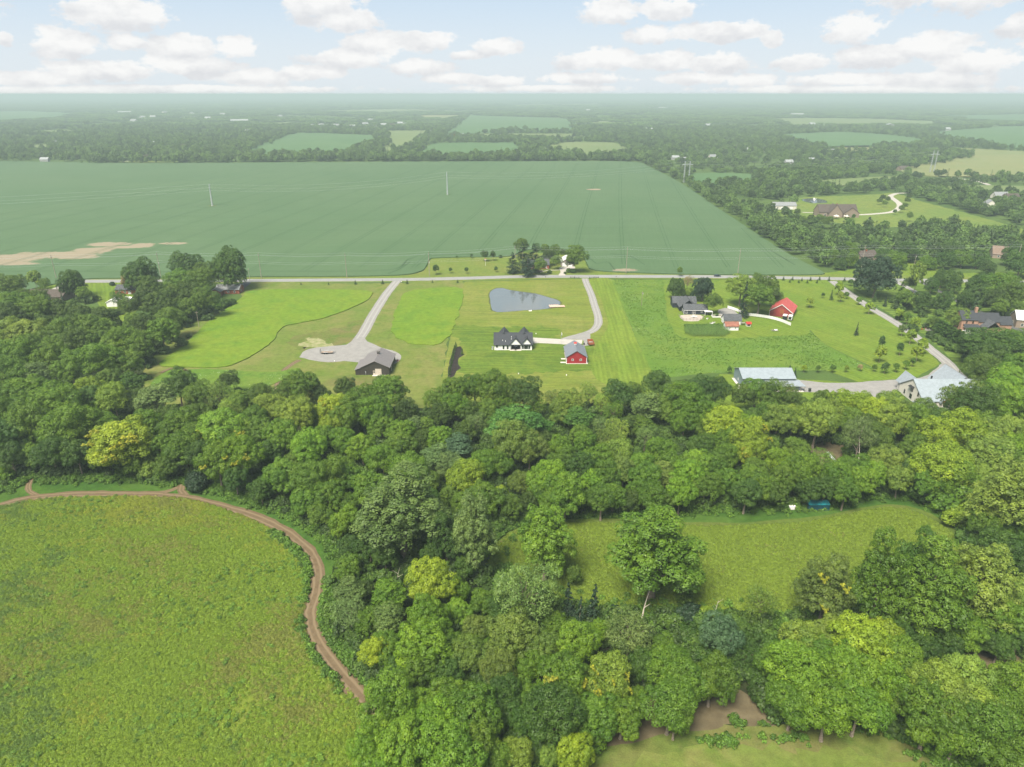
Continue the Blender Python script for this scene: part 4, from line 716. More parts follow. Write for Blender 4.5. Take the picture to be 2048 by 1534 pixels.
# hedge of evergreens along the brick house's lawn
for i in range(15):
    t = i/14; rows('in the evergreen hedge by the brick house', 'evergreens of the hedge by the brick house', '%f,%f,19,nd,0.6' % (1877+t*68, 661+t*34))
for i, (x, y) in enumerate([(912,693),(909,701),(907,708),(906,716),(904,724),(902,731),(900,739),(899,747),(924,706)]): rows('in the black mulch bed', 'evergreens in the mulch bed', '%f,%f,5,nd' % (x, y-3))

ORD += [a+b for a in ('twenty-', 'thirty-', 'forty-') for b in ORD[:9]]
# past three hundred round-crowned trees the smallest-looking ones become one mass
rl = sorted([T for T in TREES if T[6] == 'r'], key=lambda T: -T[13]/sqrt(T[2]**2+T[3]**2)); FILL = rl[300:]
fid = set(id(T) for T in FILL); TREES = [T for T in TREES if id(T) not in fid]
print('TREES', len(TREES), 'fill', len(FILL))
byk = {}
for T in TREES: byk.setdefault((T[8], T[7], T[6]), []).append(T)
def place_trees():
    for (region, ck, kind), L in byk.items():
        L.sort(key=lambda t: t[0]); kn = KIND[kind]; words = COLS[ck][1]; n = len(L)
        for i, T in enumerate(L):
            px, py, x, y, s, hz, _, _, _, group, yel, cm, tm, R = T
            ys = ' with yellowed leaf sprays' if yel else ''
            if n == 1: lab = f'{words} {kn[0]}{ys} {region}'
            else:
                oi = 'leftmost' if i == 0 else ('rightmost' if i == n-1 else ORD[i]+' from left'); pl = kn[0]+('es' if kn[0].endswith('sh') else 's')
                lab = f'{oi} of the {words} {pl} {region}'
            lab = ' '.join(lab.split()[:16])
            o = thing(kn[1], lab, kn[2], (x, y, 0), random.uniform(0, 6.28), group); o.scale = (s*random.uniform(.88, 1.1), s*random.uniform(.88, 1.1), hz*random.uniform(.94, 1.06)); o.rotation_euler[0] = random.uniform(-.05, .05); o.rotation_euler[1] = random.uniform(-.05, .05)
            c0 = COLS[ck][0]; j = [random.uniform(.84, 1.16) for _ in range(2)]
            for part, me in ((kn[3], cm), ('stems' if kind == 'u' else 'trunk', tm)):
                if part in ('trunk', 'stems') and kind in 'k' and hz < .5 and False: continue
                c = link(part, me, o)
                if part == kn[3]: c.color = (c0[0]*j[0]*random.uniform(.93, 1.07), c0[1]*j[0], c0[2]*j[0]*j[1], 1)
            for k in range(yel*3):
                zc = {'r': 8.4, 't': 10, 'p': 8.2}.get(kind, 8); rz = 4.6 if kind != 't' else 6.5
                a = -o.rotation_euler.z-pi/2+random.uniform(-1.2, 1.2); e = random.uniform(-.1, .9)
                c = link('yellow_leaves', random.choice(SPRAY), o); c.location = (5.0*cos(a)*cos(e), 5.0*sin(a)*cos(e), zc+rz*sin(e)); c.scale = (random.uniform(.45, .95),)*3; c['label'] = 'yellowed sprays of leaves'
place_trees()
FILLP = []
for cm, tm, *_ in PROTO['r'][:4]:
    c = cm.copy(); c.materials.clear(); c.materials.append(M_FILL); FILLP.append(src('fill crown %d' % len(FILLP), c))
if FILL: scatter('woodland_fill', np.array([(T[2], T[3], 0) for T in FILL]), np.array([(T[4], T[4], T[5]) for T in FILL]), FILLP, label='smaller round trees between the larger ones')
# pale dead trunks
def snag(px, py, top, label, r=.22, forks=2):
    x, y = G(px, py); h = top; m = MB(); p = Vector((0, 0, -.2)); a = random.uniform(-.12, .12); b = random.uniform(-.1, .1)
    for i in range(5):
        q = Vector((a*h*(i+1)/5*(i+1)/3, b*h*(i+1)/5, h*(i+1)/5)); m.tube(p, q, r*(1-.17*i), r*(1-.17*(i+1)), 7, i == 4); p = q
    o = thing('dead_tree', label, 'dead tree', (x, y, 0)); m.build('trunk', M_DEAD, o)
    for k in range(forks):
        f = MB(); z = h*(.45+.2*k); s = Vector((a*z*z/h*1.6, b*z, z)); e = s+Vector((random.choice((-1, 1))*random.uniform(.8, 2), -.5, random.uniform(1, 2.4))); f.tube(s, e, r*.45, r*.12, 5); f.build('branch', M_DEAD, o)
snag(1284, 1242, 9, 'bleached dead trunk leaning before the biggest meadow tree', .25, 1)
snag(1428, 1238, 6, 'thin pale dead tree at the seeding meadow edge', .12, 3)
snag(1806, 1290, 8, 'pale forked dead trunk under the tall right trees', .18, 2); snag(1835, 1300, 8, 'pale bent dead trunk right of the forked one', .18, 1)
snag(1132, 1000, 10, 'bare pale trunk with one fork in the middle wood', .2, 2); snag(1715, 935, 12, 'tall white bare trunk in the right wood', .22, 1)
snag(795, 1170, 6, 'small crooked dead sapling by the big grey-green tree', .1, 2); snag(1085, 930, 9, 'leaning bare grey trunk among olive trees', .16, 2)
# ------------------------------------------------------------------ buildings
MW = lambda c, **k: flat('paint', c, 0.6, 0.3, 0, **k)
M_WHITE = lines('white siding', (0.54,0.535,0.525), 'z', 0.22, 0.22); M_TRIM = flat('white trim', (0.52,0.515,0.505), 0.5, var=.04)
M_SHING = flat('charcoal shingles', (0.0286,0.0308,0.0363), 0.85, 0.2, var=.3, scale=3); M_GLASS = flat('window glass', (0.011,0.0154,0.0165), 0.08, 0.8, var=.1)
M_REDW = lines('red metal siding', (0.198,0.0121,0.0165), 'xy', 0.3, 0.25); M_GMET = lines('grey metal roof', (0.1045,0.1128,0.1293), 'y', 0.6, 0.3, .1, 0.45, .5)
M_BRW = lines('dark brown siding', (0.03,0.026,0.022), 'xy', 0.3, 0.3); M_BROOF = lines('brown metal roof', (0.11,0.09625,0.0935), 'y', 0.6, 0.3, .1, 0.45, .5)
M_TAN = flat('tan door', (0.372,0.324,0.276), 0.6); M_SLATE = lines('blue-grey siding', (0.1265,0.165,0.1815), 'xy', 0.35, 0.2); M_SROOF = lines('light metal roof', (0.17,0.195,0.215), 'x', 0.6, 0.2, .1, 0.4, .5)
M_SROOFY = lines('light metal roof', (0.165,0.185,0.205), 'x', 0.6, 0.2, .1, 0.4, .5); M_BRICK = lines('pink brick', (0.253,0.1485,0.1045), 'z', 0.2, 0.25, .2, var=.25); M_RBRICK = lines('red brick', (0.1815,0.055,0.033), 'z', 0.2, 0.25, .2, var=.25)
M_NAVY = lines('navy siding', (0.0165,0.022,0.0319), 'z', 0.25, 0.3); M_WROOF = flat('weathered shingles', (0.055,0.05775,0.06325), 0.9, 0.1, var=.35, scale=1.5); M_RUST = lines('rusty metal', (0.165,0.06325,0.04125), 'x', 0.5, 0.35, .2, var=.35)
M_REDROOF = lines('faded red metal roof', (0.275,0.0495,0.044), 'y', 0.6, 0.3, .1, var=.15); M_BARNRED = lines('barn boards', (0.187,0.0275,0.02475), 'xy', 0.35, 0.35, .12, var=.2); M_CONC = flat('concrete', (0.36,0.33,0.3), 0.9, var=.1)
M_DK = flat('dark steel', (0.0165,0.0165,0.0176), 0.5); M_ORANGE = flat('orange paint', (0.36,0.078,0.018), 0.5); M_RED = flat('red paint', (0.275,0.0165,0.01375), 0.5); M_WOOD = flat('weathered deck boards', (0.20,0.15,0.115), 0.8, var=.25); M_PINK = flat('pale dock boards', (0.372,0.252,0.198), 0.8, var=.15)
M_RUSTY = flat('rust', (0.198,0.0605,0.02475), 0.85, var=.35, scale=2); M_TEAL = flat('teal tarpaulin', (0.00825,0.121,0.143), 0.45, 0.4, var=.2); M_TEALD = flat('dark teal tarpaulin', (0.0044,0.0385,0.055), 0.5, 0.4, var=.2); M_GREYW = flat('grey wood', (0.176,0.1595,0.143), 0.9, var=.2); M_STEEL = flat('galvanised steel', (0.312,0.33,0.342), 0.45, 0.4, 0.3)
M_POLE = flat('pole wood', (0.198,0.1705,0.1375), 0.9, var=.15); M_TANB = flat('tan brick', (0.17,0.13,0.10), 0.9, var=.15); M_BRNR = flat('brown shingles', (0.052,0.041,0.035), 0.9, var=.25); M_GRYR = flat('grey shingles', (0.143,0.1485,0.154), 0.9, var=.25); M_CREAM = flat('cream stucco', (0.42,0.396,0.348), 0.8, var=.06); M_PALER = flat('pale roof', (0.372,0.372,0.366), 0.7, var=.1); M_WIN = flat('wood window frame', (0.1925,0.088,0.055), 0.7); M_BLUEC = flat('dark blue car paint', (0.011,0.0165,0.0275), 0.25, 0.6, 0.2); M_TYRE = flat('tyre', (0.00825,0.00825,0.00825), 0.9)

def gable_walls(w, d, ze, zr, axis='x', t=0.25):
    """ring of walls; axis = direction of the ridge"""
    m = MB()
    if axis == 'x':
        m.box(0, 0, 0, w, t, ze).box(0, d-t, 0, w, d, ze)
        for a in (0, w-t): m.prism([(t, 0), (d-t, 0), (d-t, ze), (d/2, zr), (t, ze)], 'x', a, a+t)
    else:
        m.box(0, t, 0, t, d-t, ze).box(w-t, t, 0, w, d-t, ze)
        for a in (0, d-t): m.prism([(0, 0), (w, 0), (w, ze), (w/2, zr), (0, ze)], 'y', a, a+t)
    return m
def gable_roof(w, d, ze, zr, axis='x', oh=0.5, og=0.4, t=0.18):
    m = MB()
    if axis == 'x':
        k = (zr-ze)/(d/2); zo = ze-k*oh+t+.03; zt = zr+t+.03
        m.slab([(-og, -oh, zo), (w+og, -oh, zo), (w+og, d/2, zt), (-og, d/2, zt)], t); m.slab([(-og, d+oh, zo), (-og, d/2, zt), (w+og, d/2, zt), (w+og, d+oh, zo)], t)
    else:
        k = (zr-ze)/(w/2); zo = ze-k*oh+t+.03; zt = zr+t+.03
        m.slab([(-oh, -og, zo), (w/2, -og, zt), (w/2, d+og, zt), (-oh, d+og, zo)], t); m.slab([(w+oh, -og, zo), (w+oh, d+og, zo), (w/2, d+og, zt), (w/2, -og, zt)], t)
    return m
def sub(parent, mb, name, mat, off=(0, 0, 0), label=None):
    o = mb.build(name, mat, parent); o.location = off
    if label: o['label'] = label
    return o
def window(par, face, u, z, w, h, dims, frame=None, name='window', off=(0, 0, 0), bars=True):
    """a framed window proud of the wall; face F/B/L/R of a (w, d) block"""
    W, D = dims; m = MB(); fr = .09 if w < 1.4 else .12; e = .06
    m.box(-w/2-fr, -e, -fr, w/2+fr, .0, 0).box(-w/2-fr, -e, h, w/2+fr, 0, h+fr).box(-w/2-fr, -e, 0, -w/2, 0, h).box(w/2, -e, 0, w/2+fr, 0, h)
    if bars: m.box(-w/2, -e*.8, h/2-.04, w/2, 0, h/2+.04)
    p = MB().box(-w/2, -e*.4, 0, w/2, -.004, h)
    o = sub(par, m, name, frame or M_TRIM); q = sub(o, p, 'pane', M_GLASS)
    loc = {'F': (u, -.003, z), 'B': (u, D+.003, z), 'L': (-.003, u, z), 'R': (W+.003, u, z)}[face]; rz = {'F': 0, 'B': pi, 'L': -pi/2, 'R': pi/2}[face]
    o.location = (loc[0]+off[0], loc[1]+off[1], loc[2]+off[2]); o.rotation_euler = (0, 0, rz); return o
def door(par, face, u, w, h, dims, mat, name='door', off=(0, 0, 0), panels=0, z=0.02, glass=False):
    W, D = dims; o = sub(par, MB().box(-w/2, -.08, 0, w/2, -.002, h), name, mat)
    if glass: sub(o, MB().box(-w*.3, -.1, h*.5, w*.3, -.082, h*.9), 'pane', M_GLASS)
    for i in range(panels): sub(o, MB().box(-w/2+.06, -.105, h*i/panels+.05, w/2-.06, -.082, h*(i+1)/panels-.05), 'panel', mat)
    loc = {'F': (u, 0, z), 'B': (u, D, z), 'L': (0, u, z), 'R': (W, u, z)}[face]; rz = {'F': 0, 'B': pi, 'L': -pi/2, 'R': pi/2}[face]
    o.location = (loc[0]+off[0], loc[1]+off[1], loc[2]+off[2]); o.rotation_euler = (0, 0, rz); return o
def furniture(kind, x, y, rz, mat, label, cat, z=0.0, group=None, s=1.0):
    o = thing(kind, label, cat, (x, y, z), rz, group); o.scale = (s,)*3
    if cat == 'table':
        MB().box(-.8, -.5, .70, .8, .5, .76).build('top', mat, o)
        for a in (-.7, .7):
            for b in (-.4, .4): MB().box(a-.04, b-.04, 0, a+.04, b+.04, .70).build('leg', mat, o)
    else:
        MB().box(-.35, -.35, .38, .35, .35, .48).build('seat', mat, o); MB().box(-.35, .28, .48, .35, .36, 1.0).build('backrest', mat, o)
        for a in (-.3, .3):
            for b in (-.3, .3): MB().box(a-.04, b-.04, 0, a+.04, b+.04, .38).build('leg', mat, o)
    return o

# -- white farmhouse
H0 = (-8.9, 339.0); W, D = 19.0, 12.0; dm = (W, D)
h = thing('white_house', 'white farmhouse with charcoal gabled roof and covered back patio', 'house', (*H0, 0))
wl = MB().box(0, 0, 0, 8.0, .25, 3.1).box(13.4, 0, 0, 19, .25, 3.1).box(8.0, 3.2, 0, 13.4, 3.45, 3.1)
wl.box(7.75, .25, 0, 8.0, 3.2, 3.1).box(13.4, .25, 0, 13.65, 3.2, 3.1).box(0, D-.25, 0, W, D, 3.1)
for a in (0, W-.25): wl.prism([(.25, 0), (D-.25, 0), (D-.25, 3.1), (D/2, 7.3), (.25, 3.1)], 'x', a, a+.25)
sub(h, wl, 'wall', M_WHITE)
sub(h, gable_roof(W, D, 3.1, 7.3, 'x', .6, .45), 'roof', M_SHING)
gw = MB().prism([(7.7, 2.75), (13.7, 2.75), (13.7, 2.95), (10.7, 6.0), (7.7, 2.95)], 'y', -.35, -.1); gw.prism([(13.75, 3.1), (18.9, 3.1), (16.3, 6.0)], 'y', -.12, .1); sub(h, gw, 'gable', M_WHITE)
def cross_roof(x0, x1, ze, zr, y0, y1, oh=.35, t=.18):
    m = MB(); xm = (x0+x1)/2; k = (zr-ze)/((x1-x0)/2); zo = ze-k*oh+t+.02; zt = zr+t+.02
    m.slab([(x0-oh, y0, zo), (xm, y0, zt), (xm, y1, zt), (x0-oh, y1, zo)], t); m.slab([(x1+oh, y0, zo), (x1+oh, y1, zo), (xm, y1, zt), (xm, y0, zt)], t); return m
sub(h, cross_roof(7.7, 13.7, 2.95, 6.2, -.65, 4.6), 'gable_roof', M_SHING); sub(h, cross_roof(13.75, 18.9, 3.1, 6.2, -.5, 4.6), 'gable_roof', M_SHING)
sub(h, cross_roof(1.2, 8.4, 3.6, 7.6, 5.0, 15.0), 'gable_roof', M_SHING); sub(h, cross_roof(11.6, 18.8, 3.6, 7.6, 5.0, 15.0), 'gable_roof', M_SHING)
bw = MB().box(1.4, 12, 0, 8.2, 14.6, 3.4).box(11.8, 12, 0, 18.6, 14.6, 3.4); sub(h, bw, 'wing', M_WHITE)
for u, z, ww, hh in ((1.3, 1.5, .75, .9), (4.6, .7, .7, 1.6), (6.7, .7, .7, 1.6), (14.4, .75, .7, 1.6), (16.0, .75, 1.7, 1.6), (17.6, .75, .7, 1.6)): window(h, 'F', u, z, ww, hh, dm, M_DK)
for u in (9.3, 12.2): window(h, 'F', u, .15, 1.2, 2.1, dm, M_DK, off=(0, 3.2, 0))
for x in (8.15, 13.2): sub(h, MB().box(x, -.3, .1, x+.2, -.1, 2.75), 'post', M_TRIM)
sub(h, MB().box(7.8, -1.0, 0, 13.6, 3.2, .12), 'patio_slab', M_CONC)
for x, y in ((8.6, 3.4), (8.6, 2.3), (5.6, 1.2), (4.2, 1.6)): sub(h, MB().tube((x, y, 3.1+y*.7), (x, y, 3.9+y*.7), .12), 'vent_pipe', M_TRIM)
furniture('patio_table', H0[0]+10.6, H0[1]+.6, 0, M_DK, 'dark table under the white house patio roof', 'table', .12)
for i, (x, y, r) in enumerate(((9.2,.9,1.6),(12.0,.9,-1.6),(10.2,1.7,0),(11.1,1.7,0),(10.6,-.5,pi))):
    furniture('patio_chair', H0[0]+x, H0[1]+y, r, M_DK, ['dark chair at left end of the covered patio table','dark chair at right end of the covered patio table','back left dark chair on the covered patio','back right dark chair on the covered patio','dark chair at the front edge of the covered patio'][i], 'chair', .12, 'chairs on the white house patio')
furniture('garden_chair', H0[0]+8.9, H0[1]+2.4, .4, M_GREYW, 'grey cushioned seat deep in the covered patio', 'chair', .12)
for yy in (1.0, 3.5): 
    o = thing('air_conditioner', 'light air unit by left wall of the white house, '+('nearer' if yy < 2 else 'farther')+' one', 'air unit', (H0[0]-1.0, H0[1]+yy, 0)); MB().box(-.4, -.4, 0, .4, .4, .8).build('case', M_STEEL, o); MB().tube((0, 0, .8), (0, 0, .84), .3).build('grille', M_DK, o)
# -- red garage barn
h = thing('red_barn', 'red metal garage barn with grey roof and white trim', 'barn', (26.2, 319.8, 0)); W, D = 9.6, 15.5; dm = (W, D)
sub(h, gable_walls(W, D, 3.3, 6.3, 'y'), 'wall', M_REDW); sub(h, gable_roof(W, D, 3.3, 6.3, 'y', .5, .35), 'roof', M_GMET)
for x in (0, W): sub(h, MB().box(x-.12, -.06, 0, x+.12, .12, 3.2), 'corner_trim', M_TRIM)
for x in (0, W): sub(h, MB().box(x-.14 if x else -.06, .3, 0, x+.06 if x else .14, D-.2, .35), 'base_trim', M_TRIM)
for u in (2.9, 6.8): window(h, 'F', u, 1.5, .85, .8, dm)
cu = sub(h, MB().box(4.3, 9.2, 6.1, 5.3, 10.2, 7.0), 'cupola', M_TRIM); sub(cu, MB().slab([(4.1, 9.0, 7.0), (5.5, 9.0, 7.0), (5.5, 9.7, 7.7), (4.1, 9.7, 7.7)], .1).slab([(4.1, 10.4, 7.0), (4.1, 9.7, 7.7), (5.5, 9.7, 7.7), (5.5, 10.4, 7.0)], .1), 'cupola_roof', M_RED)
door(h, 'L', 4.2, 1.0, 2.1, dm, M_TRIM, glass=True); window(h, 'L', 8.5, 1.2, 1.0, 1.0, dm); 
for u in (4.0, 10.5): door(h, 'B', u if u < 5 else 7.0, 2.7, 2.4, dm, M_TRIM, 'garage_door', panels=4)
for y, l in ((.6, 2.8), (5.6, 2.2)): sub(h, MB().box(-l, y, 0, -.15, y+1.6, .08), 'apron', M_CONC)
sub(h, MB().box(-.3, -.6, 0, W+.6, -.1, .1), 'apron', M_CONC); sub(h, MB().box(W+.15, 0, 0, W+.8, 5, .07), 'apron', M_CONC)
# -- brown barn
h = thing('brown_barn', 'dark brown metal barn with taupe roof and tan doors', 'barn', (-69.4, 304.7, 0)); W, D = 12.9, 18.0; dm = (W, D)
sub(h, gable_walls(W, D, 3.7, 6.7, 'y'), 'wall', M_BRW); sub(h, gable_roof(W, D, 3.7, 6.7, 'y', .5, .4), 'roof', M_BROOF)
lt = MB().prism([(-2.7, 0), (-.02, 0), (-.02, 3.35), (-2.7, 2.55)], 'y', 0, 13); sub(h, lt, 'lean_to', M_BRW); sub(h, MB().slab([(-3.1, -.4, 2.62), (-.55, -.4, 3.42), (-.55, 13.4, 3.42), (-3.1, 13.4, 2.62)], .15), 'lean_to_roof', M_BROOF)
cu = sub(h, MB().box(5.9, 10, 6.6, 7.0, 11.1, 7.5), 'cupola', M_DK); sub(cu, MB().prism([(9.8, 7.5), (11.3, 7.5), (10.55, 8.1)], 'x', 5.7, 7.2), 'cupola_roof', M_BRW)
door(h, 'F', 7.9, 2.8, 3.0, dm, M_TAN, 'garage_door', panels=5); door(h, 'F', 5.9, .95, 2.1, dm, M_TAN, glass=True); sub(h, MB().box(5.2, -1.5, 0, 11.0, -.02, .12), 'apron', M_CONC)
sub(h, MB().box(1.9, -.25, .9, 2.2, -.02, 1.9).tube((2.05, -.12, 0), (2.05, -.12, .9), .05), 'meter_box', M_STEEL); door(h, 'R', 6.0, .95, 2.1, dm, M_TAN)
# -- grey barn with porch
h = thing('grey_barn', 'long blue-grey metal barn with a pale roof and open lean-to', 'barn', (101.4, 289.0, 0)); W, D = 22.8, 13.0; dm = (W, D)
sub(h, gable_walls(W, D, 4.5, 6.9, 'x'), 'wall', M_SLATE); sub(h, gable_roof(W, D, 4.5, 6.9, 'x', .5, .4), 'roof', M_SROOF)
door(h, 'F', 6.0, 2.9, 3.2, dm, M_TRIM, 'garage_door', panels=5); window(h, 'F', 1.9, 1.1, .9, .9, dm); window(h, 'L', 6.5, 1.3, .8, .8, dm)
sub(h, MB().slab([(9.6, -4.4, 2.55), (26.2, -4.4, 2.55), (24.6, .6, 3.75), (9.6, .6, 3.75)], .12), 'porch_roof', M_SROOFY)
for x in (10.0, 13.6, 17.2, 20.8, 24.2, 25.8): sub(h, MB().box(x-.1, -4.2, 0, x+.1, -4.0, 2.5), 'post', M_GREYW)
for x in (3.6, 8.5): sub(h, MB().box(x-.2, -.35, 3.9, x+.2, -.02, 4.1), 'lamp', M_DK)
door(h, 'F', 11.2, .95, 2.1, dm, M_TRIM); door(h, 'F', 21.8, .95, 2.1, dm, M_TRIM); sub(h, MB().box(-2.0, -2.5, 0, 2.5, -.05, .1).box(-1.2, 0, 0, -.05, 12, .08), 'stone_edging', M_CONC); sub(h, MB().box(8, -4.6, 0, 25.5, -.05, .08), 'porch_slab', M_CONC)
# machines under the lean-to
def tractor(x, y, rz, mat, label, s=1.0):
    o = thing('tractor', label, 'tractor', (x, y, .08), rz); o.scale = (s,)*3
    MB().box(-1.5, -.35, .6, .4, .35, 1.1).build('bonnet', mat, o); MB().box(.4, -.5, .7, 1.3, .5, .95).build('deck', M_DK, o); MB().box(.7, -.3, .95, 1.2, .3, 1.4).build('seat', M_DK, o)
    for a, b, r in ((-1.1, -.6, .4), (-1.1, .6, .4), (.9, -.7, .65), (.9, .7, .65)): MB().tube((a, b-.14, r), (a, b+.14, r), r, n=14).build('wheel', M_TYRE, o)
    MB().box(-2.3, -.7, .15, -1.6, .7, .5).build('bucket', mat, o); MB().tube((.2, 0, 1.1), (.5, 0, 1.5), .04).build('steering_wheel', M_DK, o)
tractor(101.4+20.0, 289-2.2, .2, M_ORANGE, 'orange tractor parked at the right end of the grey lean-to'); tractor(101.4+16.6, 289-1.9, pi+.2, M_RED, 'small red mower tractor under the grey lean-to', .75)
for i, (x, y) in enumerate(((13.2, -2), (14.8, -2.6))):
    o = thing('barrel', ['dark barrel under the lean-to by its door', 'dark barrel under the lean-to beside the red mower'][i], 'barrel', (101.4+x, 289+y, .08)); MB().tube((0, 0, 0), (0, 0, .9), .3, n=12).build('body', M_DK, o); MB().tube((0, 0, .9), (0, 0, .95), .32, n=12).build('lid', M_STEEL, o)
o = thing('flower_bed', 'low bed of orange flowers at the grey barn left corner', 'flower bed', (101.4+1.2, 289-1.6, .1)); m = MB()
for _ in range(60):
    x, y = random.uniform(-.9, 2.2), random.uniform(-.5, .5); m.tube((x, y, .2), (x, y, .45), .16, .05, 5)
m.build('blooms', M_ORANGE, o); MB().box(-1, -.6, 0, 2.3, .6, .2).build('earth', MG['soil'], o)
x, y = G(1619, 783); o = thing('black_bin', 'black barrel standing alone on the gravel right of grey barn', 'bin', (x, y, .05)); MB().tube((0, 0, 0), (0, 0, 1.3), .55, .62, 12).build('body', M_DK, o); MB().tube((0, 0, 1.3), (0, 0, 1.4), .66, .6, 12).build('lid', M_DK, o)
# -- big house with metal roof on the right
h = thing('stucco_house', 'large cream house with pale grey metal roofs at the drive end', 'house', (168.5, 266.5, 0)); W, D = 30.0, 19.0; dm = (W, D)
sub(h, gable_walls(W, D, 3.6, 9.4, 'x'), 'wall', M_CREAM); sub(h, gable_roof(W, D, 3.6, 9.4, 'x', .5, .4), 'roof', M_SROOF)
sub(h, cross_roof(7, 15, 3.4, 7.2, -1.2, 6.5, .6), 'gable_roof', M_SROOFY); sub(h, cross_roof(12.5, 19, 3.2, 6.3, -3.0, 5.5, .6), 'gable_roof', M_SROOFY); sub(h, cross_roof(15.5, 27.5, 4.2, 10.2, 9.5, 25, .5), 'gable_roof', M_SROOFY); sub(h, cross_roof(0.5, 6.5, 4.0, 8.0, 10, 23, .5), 'gable_roof', M_SROOFY); sub(h, cross_roof(25.5, 31, 2.8, 5.4, -1.5, 6, .5), 'gable_roof', M_SROOFY)
sub(h, MB().prism([(7.3, 3.2), (14.7, 3.2), (11, 6.9)], 'y', -1.0, -.7).prism([(12.8, 3.0), (18.7, 3.0), (15.75, 6.0)], 'y', -2.8, -2.5).prism([(25.7, 2.7), (30.8, 2.7), (28.2, 5.2)], 'y', -1.3, -1.0), 'gable', M_RUSTY)
sub(h, MB().box(16, 19.05, 0, 27, 24.5, 4.2).box(1, 19.05, 0, 6, 22.5, 4.0), 'wing', M_CREAM); sub(h, MB().box(7.4, -1, 0, 7.7, -.7, 3.2).box(18.2, -2.8, 0, 18.6, -2.5, 3.0).box(13, -2.8, 0, 13.4, -2.5, 3.0), 'post', M_CREAM)
for u, z, a, b in ((4.5, 3.8, .8, 1.5), (9.5, 4.0, 1.6, 1.8), (9.5, .9, 1.6, 1.8), (14.5, 1.0, .9, 1.7)): window(h, 'L', u, z, a, b, dm, M_DK)
for u in (3.5, 9.5, 15.5, 22.0): window(h, 'F', u, .9, 1.6, 1.6, dm, M_DK)
sub(h, MB().slab([(-1.2, 7.9, 5.9), (-.02, 7.9, 6.4), (-.02, 11.1, 6.4), (-1.2, 11.1, 5.9)], .1), 'awning', M_DK); sub(h, MB().box(9.2, 13.0, 7.4, 9.7, 13.5, 9.4), 'chimney', M_DK); sub(h, MB().tube((17.5, 5.2, 6.6), (17.5, 5.2, 7.6), .15), 'vent_pipe', M_DK)
sub(h, MB().slab([(-5, -7, 2.7), (3.5, -7, 2.7), (3.5, -.6, 3.9), (-5, -.6, 3.9)], .15), 'porch_roof', M_SROOFY); sub(h, MB().box(-4.8, -6.8, 0, -4.6, -6.6, 2.7).box(3.1, -6.8, 0, 3.3, -6.6, 2.7).box(-4.8, -1, 0, -4.6, -.8, 3.6), 'porch_post', M_CREAM)
# -- pink brick house
h = thing('brick_house', 'pink brick house with dark roofs and a white sunroom', 'house', (245.2, 371.0, 0), -.10); W, D = 8.5, 10.0; dm = (W, D)
sub(h, gable_walls(W, D, 6.2, 10.0, 'x'), 'wall', M_BRICK); r = sub(h, gable_roof(W, D, 6.2, 10.0, 'x', .4, .3), 'roof', M_SHING); sub(r, MB().box(7.6, 3.9, 8.0, 8.9, 5.2, 12.2), 'chimney', M_BRICK)
w2 = gable_walls(12, 9, 5.0, 8.8, 'x'); sub(h, w2, 'wing', M_BRICK, (8.55, 1.5, 0)); sub(h, gable_roof(12, 9, 5.0, 8.8, 'x', .4, .1), 'wing_roof', M_SHING, (8.95, 1.5, 0)); sub(h, gable_walls(7, 8, 3.4, 6.8, 'x'), 'garage_wing', M_BRICK, (20.6, 2.5, 0)); sub(h, gable_roof(7, 8, 3.4, 6.8, 'x', .4, .2), 'garage_roof', M_SHING, (21.0, 2.5, 0))
sub(h, cross_roof(10.5, 18.5, 2.8, 6.4, -5.0, 4.5, .4), 'front_roof', M_WROOF); sub(h, MB().box(11, -4.6, 0, 18, 1.4, 2.8), 'front_wing', M_BRICK)
sr = sub(h, MB().box(1.2, -3.2, 0, 8.4, -.02, .5).box(1.2, -3.2, 2.4, 8.4, -.02, 2.75), 'sunroom', M_TRIM); 
for i in range(8): sub(sr, MB().box(1.2+i*1.01, -3.25, .5, 1.33+i*1.01, -3.1, 2.4), 'column', M_TRIM)
sub(sr, MB().box(1.3, -3.05, .5, 8.3, -3.0, 2.4), 'glazing', M_GLASS); sub(h, MB().slab([(.9, -3.6, 2.8), (8.7, -3.6, 2.8), (8.7, .0, 3.9), (.9, .0, 3.9)], .12), 'sunroom_roof', M_SHING); sub(h, MB().box(-3.5, -5, 0, 9, -3.3, .1), 'terrace', M_CONC)
for u in (2.5, 5.8): window(h, 'F', u, 4.2, .9, 1.4, dm, M_WIN)
for u, z in ((3, 1.0), (7, 1.0), (5, 4.2)): window(h, 'L', u, z, .9, 1.4, dm, M_WIN)
for u in (10.2, 19.3): window(h, 'F', u, 1.0, 1.0, 1.5, dm, M_TRIM, off=(0, 1.5, 0))
x, y = G(1855, 661); 
o = thing('fire_pit', 'round stone fire pit on the small patio beside the hedge', 'fire pit', (x, y, .05)); m = MB(); [m.tube((1.1*cos(a), 1.1*sin(a), 0), (1.1*cos(a), 1.1*sin(a), .5), .3, n=6) for a in np.linspace(0, 6.28, 13)[:-1]]; m.build('stones', M_GREYW, o); MB().tube((0, 0, 0), (0, 0, .3), .8).build('hearth', M_DK, o)
sheet('patio', [(1850,657),(1856,655),(1870,662),(1864,666)], M_CONC, .045, jitter=.1)
for i, (a, b) in enumerate(((-2.6, .8), (2.4, -1.2), (0.2, 2.6))): furniture('garden_chair', x+a, y+b, i*2.0, M_RUSTY, ['wooden chair left of the stone fire pit', 'wooden chair right of the stone fire pit', 'wooden chair beyond the stone fire pit'][i], 'chair', .05, 'chairs round the fire pit')
